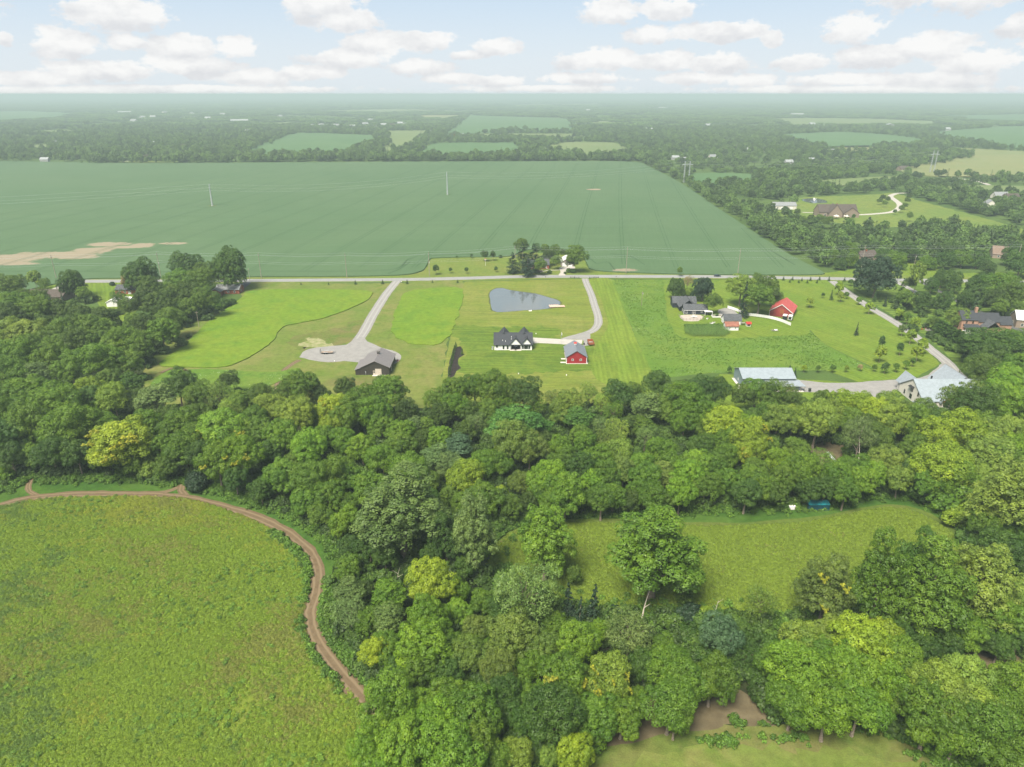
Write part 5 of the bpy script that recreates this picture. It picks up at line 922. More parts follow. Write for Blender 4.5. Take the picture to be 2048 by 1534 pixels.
# house cut by the right edge
def simple_house(name, label, cat, x, y, w, d, ze, zr, wm, rm, axis='x', rz=0.0, wins=(), doors=(), chim=None, group=None, glass_frame=None, hip=False):
    h = thing(name, label, cat, (x, y, 0), rz, group); dm = (w, d); sub(h, gable_walls(w, d, ze, zr, axis), 'wall', wm); r = sub(h, gable_roof(w, d, ze, zr, axis, .45, .35), 'roof', rm)
    for q in wins: window(h, *q[:5], dm, glass_frame)
    for q in doors: door(h, *q[:3], dm, q[3], q[4], panels=q[5])
    if chim: sub(r, MB().box(chim[0], chim[1], ze, chim[0]+.9, chim[1]+.9, zr+1.0), 'chimney', M_RBRICK)
    return h
GD = lambda mat: mat
simple_house('tan_house', 'tan brick house cut off by the right picture edge', 'house', *G(2030, 655), 16, 11, 4.6, 8.5, M_TANB, M_PALER, 'x', -.3, [('F', 3, 1, 1.2, 1.5), ('F', 7, 1, 1.2, 1.5), ('L', 5, 1, 1.2, 1.5)], [('F', 10.5, 1.0, 2.1, M_TRIM, 'door', 0)][:0])
# -- navy farmhouse
h = thing('navy_house', 'dark navy farmhouse with white trim and several gables', 'house', (101.0, 402.0, 0), -.03); W, D = 13.6, 7.0; dm = (W, D)
sub(h, gable_walls(W, D, 2.7, 5.3, 'x'), 'wall', M_NAVY); sub(h, gable_roof(W, D, 2.7, 5.3, 'x', .4, .35), 'roof', M_WROOF)
sub(h, gable_walls(14, 8, 3.0, 6.0, 'x'), 'wing', M_NAVY, (-4, 14, 0)); sub(h, gable_roof(14, 8, 3.0, 6.0, 'x', .4, .35), 'wing_roof', M_WROOF, (-4, 14, 0)); sub(h, cross_roof(-1.5, 8.5, 2.9, 7.0, 5, 16, .4), 'middle_roof', M_WROOF); sub(h, MB().box(-1.2, 7.05, 0, 8.2, 13.95, 2.8), 'middle_wing', M_NAVY)
for a in (-.05, W-.15): sub(h, MB().box(a, -.06, 0, a+.2, .1, 2.7), 'corner_trim', M_TRIM)
sub(h, MB().box(-.3, -.5, 2.45, W+.3, -.42, 2.65), 'eave_trim', M_TRIM)
for u, z, a, b in ((1.6, .6, 1.0, 1.5), (10.3, 1.2, .8, .9)): window(h, 'F', u, z, a, b, dm)
for u in (5.3, 6.3): window(h, 'F', u, .1, .75, 2.0, dm, name='patio_door')
for u in (2, 5): window(h, 'L', u, .7, .9, 1.4, dm)
sub(h, MB().box(11.6, -2.6, 2.3, 16.2, .2, 2.45).box(11.7, -2.5, 0, 11.9, -2.3, 2.3).box(15.9, -2.5, 0, 16.1, -2.3, 2.3), 'porch', M_TRIM)
x, y = G(1388, 636)
f = thing('patio_fence', 'low grey wire fence round the gravel patio', 'fence', (x, y, .15)); pts = [(-8, 4), (-7.4, -4.6), (4.6, -4.6), (6, 3)]
for a, b in zip(pts[:-1], pts[1:]):
    n = int(hypot(b[0]-a[0], b[1]-a[1])/2)
    for i in range(n+1): 
        px_, py_ = a[0]+(b[0]-a[0])*i/n, a[1]+(b[1]-a[1])*i/n; MB().box(px_-.06, py_-.06, 0, px_+.06, py_+.06, 1.1).build('post', M_GREYW, f)
    for z in (.3, .65, 1.0): MB().tube((*a, z), (*b, z), .04, n=5).build('rail', M_GREYW, f)
furniture('patio_table', x, y+.5, 0, M_TRIM, 'white table on the gravel patio of the navy house', 'table', .17); 
for i, (a, b) in enumerate(((-1.4, .5), (1.4, .5), (0, 1.6))): furniture('garden_chair', x+a, y+b, (pi/2, -pi/2, 0)[i], M_TRIM, ['white chair left of the gravel patio table', 'white chair right of the gravel patio table', 'white chair behind the gravel patio table'][i], 'chair', .17, 'chairs on the gravel patio')
for i, (px, py, lab) in enumerate(((1423, 648, 'white garden tub right of the gravel patio'), (1427, 646, 'small pale garden tub beside the white one'), (1415, 638, 'yellow-white planter at the gravel patio corner'))):
    x, y = G(px, py); o = thing('planter', lab, 'planter', (x, y, .14), i*.5); MB().box(-.9, -.4, 0, .9, .4, .55).build('box', M_TRIM, o); MB().box(-.8, -.3, .55, .8, .3, .6).build('earth', MG['soil'], o)
x, y = G(1434, 634); o = thing('raised_bed', 'white walled raised bed with shrubs beside the navy house porch', 'planter', (x, y, .14)); m = MB(); m.box(-3, -1.5, 0, 3, -1.35, .7).box(-3, 1.35, 0, 3, 1.5, .7).box(-3, -1.35, 0, -2.85, 1.35, .7).box(2.85, -1.35, 0, 3, 1.35, .7); m.build('wall', M_TRIM, o); MB().box(-2.8, -1.3, 0, 2.8, 1.3, .5).build('earth', MG['soil'], o)
c, L = crown('bed shrub', M_LEAF, R=1.1, rz=.7, zc=.9, lobes=5, clumps=6, leaves=14, size=.14, inner=20); q = link('shrub', c, o); q.color = (.06,.12,.03,1)
ribbon('path', [(1438,629),(1444,637),(1450,646),(1454,652)], 1.3, .04, MG['concrete'], step=1, jitter=.1)
# sheds
simple_house('white_shed', 'small white shed with a rusty red metal roof', 'shed', *G(1451, 661), 7.0, 5.0, 2.5, 4.2, M_WHITE, M_RUST, 'x', -.02, [('F', 2.2, 1.1, .6, .7), ('F', 5.3, 1.1, .6, .7)], [('L', 2.5, 1.0, 2.0, M_GREYW, 0)] and [])
x, y = G(1449, 650); simple_house('dark_roof_shed', 'long white shed with dark roof behind the rusty-roofed one', 'shed', x, y+1, 9.5, 6.0, 2.5, 5.2, M_WHITE, M_WROOF, 'x', -.02, [('L', 3, 1.0, .7, .9)], [])
x, y = G(1497, 653); h = simple_house('hen_house', 'tiny white hen house with bright red roof', 'hen house', x-1.0, y, 2.2, 2.0, 1.6, 2.3, M_TRIM, M_RED, 'x', 0, [], []); sub(h, MB().box(.3, -.05, .3, 1.9, -.005, 1.2), 'opening_shade', M_DK)  # solid dark plate on the wall, painted as the shade inside a doorway
x, y = G(1486, 650); furniture('workbench', x, y, .1, M_GREYW, 'grey workbench between sheds and hen house', 'table', .13, s=1.6)
# red farm barn, rotated
x0, y0 = G(1538, 631); x1, y1 = G(1584, 637); ang = math.atan2(y1-y0, x1-x0); bw = hypot(x1-x0, y1-y0)
h = thing('farm_barn', 'old red board barn with faded red metal roof', 'barn', (x0, y0, 0), ang); D = 17
sub(h, gable_walls(bw, D, 3.2, 7.4, 'y'), 'wall', M_BARNRED); sub(h, gable_roof(bw, D, 3.2, 7.4, 'y', .4, .35), 'roof', M_REDROOF); sub(h, MB().box(bw*.45, -.08, 2.0, bw*.62, -.005, 4.4), 'loft_door', M_RUSTY)
m = MB(); m.slab([(-.4, -.45, 3.05), (bw/2, -.45, 7.75), (bw/2, -.36, 7.75), (-.4, -.36, 3.05)], .3); m.slab([(bw+.4, -.45, 3.05), (bw+.4, -.36, 3.05), (bw/2, -.36, 7.75), (bw/2, -.45, 7.75)], .3); sub(h, m, 'gable_trim', M_TRIM)
for a in (-.03, bw-.15): sub(h, MB().box(a, -.05, 0, a+.2, .1, 3.2), 'corner_trim', M_TRIM)
def horse_trailer(px, py, rz, mat, lab, L=4.2):
    x, y = G(px, py); o = thing('box_trailer', lab, 'trailer', (x, y, .12), rz); MB().box(-1.05, 0, .55, 1.05, L, 2.5).build('body', mat, o); MB().box(-1.15, -.1, 2.5, 1.15, L+.1, 2.65).build('roof', M_PALER, o); MB().box(-.8, -.06, .8, .8, -.003, 2.3).build('rear_door', M_GLASS, o)
    for a in (-1, 1):
        for b in (L*.4, L*.62): MB().tube((a*1.05, b, .35), (a*.8, b, .35), .35, n=12).build('wheel', M_TYRE, o)
    MB().tube((0, L, .6), (0, L+1.2, .6), .06).build('drawbar', M_DK, o)
horse_trailer(1568, 641, ang, M_DK, 'black box trailer with pale roof against the red barn'); horse_trailer(1579, 642, ang, M_TRIM, 'white box trailer right of the black one')
def panel_fence(px, n, lab):
    pts = smooth_loop([G(*p) for p in px], 1.0, 0, False); P = [Vector(p) for p in pts]; L = sum((P[i+1]-P[i]).length for i in range(len(P)-1)); o = thing('white_fence', lab, 'fence', (P[0].x, P[0].y, .12))
    def at(s):
        for i in range(len(P)-1):
            l = (P[i+1]-P[i]).length
            if s <= l: return P[i].lerp(P[i+1], s/l)
            s -= l
        return P[-1]
    Q = [at(L*i/n)-P[0] for i in range(n+1)]; pm = None
    for i in range(n):
        a, b = Q[i], Q[i+1]; d = (b-a); l = d.length; nn = Vector((-d.y, d.x))/l*.03; m = MB(); aa, bb = a+d*(.09/l), b-d*(.09/l)
        m.v = [(aa.x+nn.x, aa.y+nn.y, .1), (aa.x-nn.x, aa.y-nn.y, .1), (bb.x-nn.x, bb.y-nn.y, .1), (bb.x+nn.x, bb.y+nn.y, .1)]; m.v += [(q[0], q[1], 1.7) for q in m.v]; m.f = [(0,1,2,3),(4,7,6,5),(0,4,5,1),(1,5,6,2),(2,6,7,3),(3,7,4,0)]; m.build('panel', M_TRIM, o)
    for q in Q: MB().box(q.x-.08, q.y-.08, 0, q.x+.08, q.y+.08, 1.85).build('post', M_TRIM, o)
panel_fence([(1455,617),(1465,620),(1476,624),(1485,628)], 8, 'short white panel fence left of the dark spruce'); panel_fence([(1494,632),(1515,634),(1540,638),(1562,644),(1581,652)], 16, 'long curved white panel fence before the red barn')
x, y = G(1549, 662); o = thing('brush_pile', 'low pile of brush with a white sheet on the farm lawn', 'brush pile', (x, y, .12)); m = MB(); [m.tube((random.uniform(-2, 2), random.uniform(-1, 1), .1), (random.uniform(-2, 2), random.uniform(-1, 1), random.uniform(.3, .8)), .06, .03, 5) for _ in range(30)]; m.build('branches', M_GREYW, o); MB().slab([(-.2, -.7, .5), (1.5, -.6, .4), (1.6, .5, .7), (0, .5, .8)], .06).build('sheet', M_TRIM, o)
x, y = G(1457, 783); o = thing('stone_heap', 'small heap of pale stones in grass left of the grey barn', 'stone heap', (x-6, y+1, 0)); 
for i in range(7): 
    a = i*.9; m = MB().tube((1.2*cos(a), .8*sin(a), 0), (1.2*cos(a), .8*sin(a), .5+.2*(i % 3)), .45, .25, 6); m.build('stone', M_GREYW, o)
# corn patch: rows of plants, one mass
CP = [G(*p) for p in ((1367,660),(1372,657),(1452,656),(1460,668),(1448,674),(1385,674),(1370,668))]; m = []
def cornplant():
    mb = MB(); 
    for k in range(9):
        a = k*2.4; z = .4+.2*k; c_, s_ = cos(a), sin(a); mb.face([(0, 0, z), (c_*.3-s_*.06, s_*.3+c_*.06, z+.35), (c_*.75, s_*.75, z+.1), (c_*.3+s_*.06, s_*.3-c_*.06, z+.3)])
    mb.tube((0, 0, 0), (0, 0, 2.3), .03, .01, 4); me = mb.mesh('corn plant', M_CORN); at = me.attributes.new('tint', 'FLOAT', 'FACE'); at.data.foreach_set('value', np.random.default_rng(2).uniform(.2, .8, len(me.polygons)).astype(np.float32)); return me
CORN = [src('corn plant', cornplant())]
xs = [(x, y, .1) for x in np.arange(92, 128, .8) for y in np.arange(350, 380, .45) if in_poly(x, y, CP)]; scatter('corn', np.array(xs)+RNG.normal(0, .08, (len(xs), 3))*[1, 1, 0], RNG.uniform(.7, .95, len(xs)), CORN)
# garden crops behind the patio
GP = [G(*p) for p in ((1368,651),(1445,650),(1448,655),(1370,656))]; gp = [(x, y, .1) for x in np.arange(95, 130, .8) for y in np.arange(375, 390, .6) if in_poly(x, y, GP)]; scatter('garden_crop', np.array(gp), RNG.uniform(.7, 1.1, len(gp)), WEEDP)
GP = [G(*p) for p in ((688,805),(722,802),(724,810),(690,812))]; gp = [(x, y, .05) for x in np.arange(-75, -55, .7) for y in np.arange(255, 275, 1.1) if in_poly(x, y, GP)]; scatter('garden_crop', np.array(gp), RNG.uniform(.6, .9, len(gp)), WEEDP)
# -- garage, house and deck on the lot across the road
x, y = G(1122, 533); h = simple_house('garage', 'grey-tan garage with two white doors and a white roof', 'garage', x, y, 9.4, 12, 3.4, 6.2, M_GREYW, M_TRIM, 'y', 0, [], [('F', 2.6, 3.2, 2.7, M_TRIM, 'garage_door', 4)] and [])
for u in (2.6, 6.8): door(h, 'F', u, 3.2, 2.7, (9.4, 12), M_TRIM, 'garage_door', panels=4)
x, y = G(1055, 538); h = simple_house('pine_house', 'house almost hidden behind the dark pines across the road', 'house', x, y, 16, 10, 3.2, 6.5, M_RBRICK, M_WROOF, 'x', 0, [('F', 3, 1, 1.2, 1.3), ('F', 8, 1, 1.2, 1.3), ('F', 13.5, 1, 1.2, 1.3)])
x, y = G(1073, 544.5); h = thing('deck', 'reddish wooden deck with rails beside the dark pines', 'deck', (x, y, 0)); MB().box(0, 0, .5, 4.5, 4, .65).build('floor', M_WOOD, h)
for a in (0, 2.2, 4.4): MB().box(a, 0, 0, a+.1, .1, 1.6).build('post', M_TRIM, h)
MB().box(0, .02, 1.5, 4.5, .1, 1.6).build('rail', M_WOOD, h)
for i in range(9): MB().box(.2+i*.48, .03, .65, .28+i*.48, .09, 1.5).build('baluster', M_WOOD, h)
for i, (px, py) in enumerate(((1090, 537), (1094, 538), (1097, 537.5))): x, y = G(px, py); furniture('garden_chair', x, y, i, (M_RED, M_TRIM, M_RED)[i], ['red chair nearest the deck across the road', 'white chair between two red ones across the road', 'red chair nearest the garage across the road'][i], 'chair', .05, 'chairs across the road', 1.4)
x, y = G(971, 532); o = thing('birdhouse', 'birdhouse on a white pole on the lawn across the road', 'birdhouse', (x, y, 0)); MB().tube((0, 0, 0), (0, 0, 4.6), .08).build('pole', M_TRIM, o); MB().box(-.5, -.4, 4.6, .5, .4, 5.2).build('box', M_TRIM, o); MB().prism([(-.5, 5.2), (.5, 5.2), (0, 5.6)], 'x', -.6, .6).build('roof', M_RUSTY, o)
# -- ranch houses on the left
x, y = G(231, 588); h = simple_house('ranch_house', 'red brick ranch house with dark roof left of the big trees', 'house', x, y, 17, 9, 2.8, 5.0, M_RBRICK, M_WROOF, 'x', -.02, [('F', 3, .8, 1.2, 1.3), ('F', 6.5, .8, 1.2, 1.3), ('F', 14, .8, 1.2, 1.3)]); 
for u in (9.0, 10.0): door(h, 'F', u, .9, 2.1, (17, 9), M_TRIM, 'door', glass=True)
x, y = G(432, 588); h = simple_house('ranch_house', 'red brick ranch house with light grey roof by the driveway', 'house', x, y, 15, 10, 2.8, 5.0, M_RBRICK, M_GRYR, 'x', .03, [('F', 3, .8, 1.2, 1.3), ('F', 8, .8, 1.2, 1.3), ('F', 12, .8, 1.0, 1.3), ('R', 4, .8, 1.0, 1.2)]); sub(h, gable_walls(7, 5, 2.7, 4.4, 'y'), 'wing', M_RBRICK, (-2, -5.05, 0)); sub(h, gable_roof(7, 5, 2.7, 4.4, 'y', .4, .3), 'wing_roof', M_GRYR, (-2, -5.05, 0))
sheet('patio', [(474,580),(488,578),(486,583),(474,585)], gravel('pink paving', [(.5,.3,.25),(.55,.36,.3),(.5,.3,.25)]), .05, jitter=.1)
x, y = G(55, 602); simple_house('brown_roof_house', 'house with brown hipped roof behind trees on the far left', 'house', x, y, 23, 11, 2.8, 6.2, M_TANB, M_BRNR, 'x', -.05, [('F', 4, .9, 1.2, 1.3), ('F', 15, .9, 1.2, 1.3)])
x, y = G(214, 614); h = simple_house('white_shed', 'small white shed half behind a dark tree on the left', 'shed', x, y, 6.5, 6.5, 2.8, 4.4, M_TRIM, M_TRIM, 'y', .1); door(h, 'F', 3.2, 2.0, 2.1, (6.5, 6.5), M_TRIM, 'door', panels=2)
x, y = G(250, 605); simple_house('white_shed', 'tiny white shed among bushes right of the other white shed', 'shed', x, y, 4, 3.5, 2.2, 3.2, M_TRIM, M_TRIM, 'x', -.2)
# vehicles
def car(x, y, rz, mat, lab, z=0.06, L=4.7):
    o = thing('car', lab, 'car', (x, y, z), rz); m = MB(); k = L/4.7
    m.prism([(-2.3*k, .35), (2.3*k, .35), (2.35*k, .75), (1.3*k, .98), (-1.7*k, 1.0), (-2.35*k, .85)], 'y', -.9, .9); m.prism([(-1.75*k, .98), (1.25*k, .96), (.55*k, 1.45), (-1.2*k, 1.46)], 'y', -.78, .78); o2 = m.build('body', mat, o)
    g = MB(); g.prism([(-1.55*k, 1.03), (1.0*k, 1.02), (.48*k, 1.38), (-1.12*k, 1.39)], 'y', -.80, -.785).prism([(-1.55*k, 1.03), (1.0*k, 1.02), (.48*k, 1.38), (-1.12*k, 1.39)], 'y', .785, .80); g.build('side_windows', M_GLASS, o); MB().slab([(.62*k, -.7, 1.44), (1.28*k, -.7, 1.0), (1.28*k, .7, 1.0), (.62*k, .7, 1.44)], .02).build('windscreen', M_GLASS, o)
    for a in (-1.45*k, 1.45*k):
        for b in (-.82, .82): w_ = MB().tube((a, b-.1, .33), (a, b+.1, .33), .33, n=14).build('wheel', M_TYRE, o); MB().tube((a, b*1.13-.02, .33), (a, b*1.13+.02, .33), .18, n=10).build('rim', M_STEEL, w_)
    for b in (-.65, .65): MB().box(2.28*k, b-.16, .62, 2.37*k, b+.16, .76).build('headlight', M_TRIM, o); MB().box(-2.38*k, b-.16, .7, -2.3*k, b+.16, .84).build('tail_light', M_RED, o)
    return o
x, y = G(1434.5, 553.2); car(x, y, 0, M_BLUEC, 'dark blue sedan driving on the road')
x, y = G(478, 577); car(x, y, .9, M_TRIM, 'white car parked beside the left grey-roofed ranch house')
def flatbed(px, py, rz):
    x, y = G(px, py); o = thing('flatbed_trailer', 'flatbed trailer with wooden deck and raised ramp on gravel', 'trailer', (x, y, .05), rz)
    MB().box(-3, -1.1, .6, 3, 1.1, .72).build('frame', M_DK, o)
    for i in range(5): MB().box(-2.95, -1.05+i*.425, .73, 2.95, -1.05+i*.425+.38, .79).build('plank', M_WOOD, o)
    r = MB(); r.box(-3.15, -1.05, .7, -3.05, -.97, 2.2).box(-3.15, .97, .7, -3.05, 1.05, 2.2)
    for z in (.8, 1.3, 1.8, 2.15): r.box(-3.13, -.96, z, -3.07, .96, z+.06)
    r.build('ramp', M_DK, o)
    for a in (-.9, .1):
        for b in (-1.25, 1.25): MB().tube((a, b-.12, .4), (a, b+.12, .4), .4, n=14).build('wheel', M_TYRE, o)
    for b in (-1.25, 1.25): MB().box(-1.4, b-.16, .85, .6, b+.16, .93).build('mudguard', M_STEEL, o)
    MB().tube((3, -.8, .65), (4.5, 0, .6), .06).tube((3, .8, .65), (4.5, 0, .6), .06).build('drawbar', M_DK, o)
flatbed(654, 707, .05)
x, y = G(1183, 692); o = thing('dump_trailer', 'rust-orange open dump trailer standing beside the red barn', 'trailer', (x, y, .05), .06); m = MB(); m.box(-1.4, 0, .7, 1.4, 5.6, .8).box(-1.4, 0, .8, -1.32, 5.6, 1.9).box(1.32, 0, .8, 1.4, 5.6, 1.9).box(-1.3, 5.5, .8, 1.3, 5.6, 1.9).box(-1.3, 0, .8, 1.3, .1, 1.9); m.build('bed', M_RUSTY, o); MB().box(-1.2, 1.8, .81, 1.2, 4.2, 1.0).build('load', MG['gravel'], o)
for a in (-1.5, 1.5):
    for b in (2.2, 3.2): MB().tube((a-.1, b, .4), (a+.1, b, .4), .4, n=14).build('wheel', M_TYRE, o)
x, y = G(1168, 690); o = thing('propane_tank', 'small dark tank at the right rear corner of the red barn', 'tank', (x, y, .05)); MB().tube((0, 0, .1), (0, 0, 1.3), .35, n=12).build('body', M_DK, o); MB().tube((0, 0, 1.3), (0, 0, 1.5), .2, .1, 10).build('cap', M_STEEL, o)
x, y = G(1122, 688); o = thing('flagpole', 'flagpole with a small limp flag beside the concrete pad', 'flagpole', (x, y, 0)); MB().tube((0, 0, 0), (0, 0, 6.6), .07, .04).build('pole', M_STEEL, o); 
fl = MB(); fl.slab([(.05, 0, 5.2), (.45, .15, 4.3), (.55, .2, 5.9), (.05, 0, 6.4)], .03); fl.build('flag', M_TRIM, o); MB().slab([(.05, -.05, 4.9), (.4, .1, 4.1), (.45, .12, 4.5), (.05, -.05, 5.2)], .03).build('flag_stripe', flat('flag blue', (.03,.05,.2)), o)
# dock, rock, teal shed and small items
a = G(1100, 616); o = thing('dock', 'pale pink wooden dock on the pond', 'dock', (a[0], a[1], 0), .12)
for i in range(11): MB().box(i*.85, 0, .45, i*.85+.8, 5.0 if i < 7 else 3.6, .55).build('plank', M_PINK, o)
for a_ in (.2, 4.6, 9.0): MB().tube((a_, .2, 0), (a_, .2, .44), .1).build('pile', M_GREYW, o)
x, y = G(1061, 622); o = thing('rowing_boat', 'small pale upturned boat on the pond bank', 'boat', (x, y, .03), .3); m = MB(); m.prism([(-.55, 0), (.55, 0), (.38, .35), (0, .5), (-.38, .35)], 'x', -1.1, .8); m.build('hull', M_CREAM, o); MB().box(-1.1, -.03, .48, .8, .03, .56).build('keel', M_GREYW, o)
for px, py, lab in ((669, 723, 'white sack lying at the gravel yard front edge'), (1037, 748, 'small white well cap on the lawn behind the white house'), (1133, 751, 'small white well cap on the lawn below the red barn'), (1072, 668, 'small white cap on the lawn above concrete pad')):
    x, y = G(px, py); o = thing('well_cap' if 'cap' in lab else 'sack', lab, 'cap' if 'cap' in lab else 'sack', (x, y, .02)); MB().tube((0, 0, 0), (0, 0, .45), .22, .18, 10).build('body', M_TRIM, o); MB().tube((0, 0, .45), (0, 0, .5), .25, .2, 10).build('top', M_TRIM, o)
x, y = G(795, 722); o = thing('rubble_heap', 'small heap of rubble at the brown barn right corner', 'heap', (x, y, .05)); 
for i in range(8): a_ = i*.8; MB().tube((.8*cos(a_), .7*sin(a_), 0), (.8*cos(a_), .7*sin(a_), .35+.1*(i % 3)), .35, .15, 6).build('stone', M_GREYW if i % 2 else M_RUSTY, o)
x, y = G(1637, 1021); h = thing('tarp_shed', 'teal tarpaulin shed at the edge of the right wood', 'shed', (x-3.3, y, 0)); m = MB(); m.box(0, 0, 0, 6.6, .08, 2.0).box(0, 3.2, 0, 6.6, 3.28, 2.0).box(0, .08, 0, .08, 3.2, 2.0).box(6.52, .08, 0, 6.6, 3.2, 2.0); m.build('wall', M_TEALD, h)
r = MB(); nx = 12
for i in range(nx):
    s0, s1 = i/nx, (i+1)/nx; sag = lambda s: 2.75-.5*exp(-((s-.58)/.12)**2)
    r.slab([(6.6*s0-.05*(i == 0), -.12, 2.02), (6.6*s1, -.12, 2.02), (6.6*s1, 1.64, sag(s1)), (6.6*s0-.05*(i == 0), 1.64, sag(s0))], .05); r.slab([(6.6*s0, 3.4, 2.02), (6.6*s0, 1.64, sag(s0)), (6.6*s1, 1.64, sag(s1)), (6.6*s1, 3.4, 2.02)], .05)
r.build('tarp_roof', M_TEAL, h)
x, y = G(1584, 1018); o = thing('white_tank', 'white water tank in the weeds left of the teal shed', 'tank', (x, y, 0), .1); MB().box(-1.05, -.5, .15, .95, .5, 1.15).build('tank', M_TRIM, o); MB().tube((.2, 0, 1.15), (.2, 0, 1.3), .2).build('cap', M_GREYW, o); MB().box(-1.15, -.6, 0, 1.05, .6, .15).build('pallet', M_GREYW, o); MB().tube((.85, -.52, .8), (.85, -.58, .8), .12).build('tap', M_RED, o)
x, y = G(1597, 1024); o = thing('tyre', 'old dark tyre in the weeds between tank and teal shed', 'tyre', (x, y, 0)); m = MB(); [m.tube((.4*cos(t), .4*sin(t), .15), (.4*cos(t+.5), .4*sin(t+.5), .15), .14, n=7, caps=False) for t in np.arange(0, 6.28, .5)]; m.build('rubber', M_TYRE, o)
x, y = G(1660, 916); o = thing('blue_tarp', 'strip of blue-grey sheet showing between the right wood trees', 'tarp', (x, y, .06)); MB().slab([(0, -6, .1), (1.2, -6, .1), (1.0, 4, .5), (.2, 4, .4)], .05).build('sheet', M_STEEL, o)
for i, (px, py) in enumerate(((1145, 556), (1154, 556.5), (1183, 556.5), (1193, 556))):
    x, y = G(px, py); o = thing('rail_fence', ['outer left', 'inner left', 'inner right', 'outer right'][i]+' section of black rail fence at the gravel drive entrance', 'fence', (x-1.6, y-.8, .02), 0, 'rail fence sections at the drive entrance')
    for a_ in (0, 3.0): MB().box(a_-.09, -.09, 0, a_+.09, .09, 1.3).build('post', M_DK, o)
    for z in (.45, .95): MB().box(.09, -.04, z, 2.91, .04, z+.14).build('rail', M_DK, o)
for i, (px, py, lab) in enumerate(((1091, 557, 'black mailbox on a post by the road near the pond'), (803, 567, 'white mailbox beside the left gravel drive'), (1232, 556, 'mailbox post by the road near the striped lawn'))):
    x, y = G(px, py); o = thing('mailbox', lab, 'mailbox', (x, y, 0)); MB().box(-.06, -.06, 0, .06, .06, 1.1).build('post', M_GREYW, o); MB().prism([(-.2, 1.1), (.2, 1.1), (.2, 1.35), (.1, 1.5), (-.1, 1.5), (-.2, 1.35)], 'y', -.3, .3).build('box', (M_DK, M_TRIM, M_DK)[i], o)
# -- poles and wires
PP = [(-55,560,17),(113,558,17),(322,555,18),(523,557,18),(694,556,17.5),(859,553,17.5),(1030,545,19),(1252,547,19),(1475,551,19),(1722,540,18),(2030,538,18)]
POLES = []
for i, (px, py, hh) in enumerate(PP):
    x, y = G(px, py); POLES.append((x, y, hh)); nm = ORD[i-1] if i else None
    o = thing('utility_pole', (f'tall wooden power pole beside the soybean field, {nm} from the left' if 0 < i < 10 else 'tall wooden power pole beyond the picture edge '+('left' if i == 0 else 'right')), 'pole', (x, y, 0), 0, 'power poles along the road')
    MB().tube((0, 0, -.3), (0, 0, hh), .24, .15, 10).build('pole', M_POLE, o)
    MB().box(-.08, -1.1, hh-1.8, .08, 1.1, hh-1.62).build('crossarm', M_POLE, o)
    for b in (-1.0, 0, 1.0): MB().tube((0, b, hh-1.6 if b else hh), (0, b, hh-1.3 if b else hh+.3), .08, n=8).build('insulator', M_STEEL, o)
    if i in (2, 5, 6): MB().tube((.35, 0, hh*.55), (.35, 0, hh*.55+1.0), .28, n=12).build('transformer', M_STEEL, o)
def wire(name, pts, lab, sag, r=.035, mat=None):
    m = MB()
    for (a, b) in zip(pts[:-1], pts[1:]):
        a, b = Vector(a), Vector(b); N = 10; prev = a
        for k in range(1, N+1):
            t = k/N; q = a.lerp(b, t); q.z -= sag*4*t*(1-t); m.tube(prev, q, r, n=4, caps=False); prev = q
    me = m.mesh(name, mat or M_STEEL); me.transform(Matrix.Translation(-Vector(pts[0]))); o = link(name, me); o.location = pts[0]; tag(o, lab, 'cable', 'power lines'); return o
for lab, dy, dz in (('topmost power line strung along the road poles', 0, .3), ('near power line just under the roadside pole tops', -1, -1.3), ('far power line just under the roadside pole tops', 1, -1.3), ('middle cable strung along the roadside poles', .2, -6.0), ('lower cable strung along the roadside poles', .2, -7.2)): wire('power_line', [(x, y+dy, hh+dz) for x, y, hh in POLES], lab, 1.0)
for i, (px, py, hh, lab) in enumerate(((398, 654, 9, 'short pole standing in grass left of the hay field'), (500, 562, 9, 'roadside pole with crossarm by the blacktop drive'), (1283, 612, 9, 'short pole with a lamp standing in the pasture'), (1827, 537, 10, 'pole with transformer behind trees beyond the right road'), (52, 583, 8, 'short pole by the trees at the far left'))):
    x, y = G(px, py); o = thing('utility_pole', lab, 'pole', (x, y, 0)); MB().tube((0, 0, -.2), (0, 0, hh), .16, .11, 8).build('pole', M_POLE, o); MB().box(-.8, -.06, hh-.7, .8, .06, hh-.58).build('crossarm', M_POLE, o)
    if i in (2, 3): MB().tube((.3, 0, hh-1.6), (.3, 0, hh-.9), .22, n=10).build('transformer', M_STEEL, o)
TP = []
for px, py, hh, lab in ((425, 413, 25, 'grey steel power mast in the soybean field, left one'), (895, 391, 29, 'grey steel power mast in the soybean field, right one')):
    x, y = G(px, py); o = thing('power_mast', lab, 'power mast', (x, y, 0)); MB().tube((0, 0, 0), (0, 0, hh), .95, .4, 12).build('mast', M_STEEL, o); TP.append((x, y, hh))
    for k, (z, sgn) in enumerate(((hh-1, 1), (hh-4.5, -1), (hh-8, 1))): MB().tube((0, 0, z), (sgn*.8, sgn*2.6, z+.8), .22, .12, 8).build('arm', M_STEEL, o)
    MB().tube((0, 0, 0), (0, 0, .9), 1.4, 1.2, 12).build('footing', M_CONC, o)
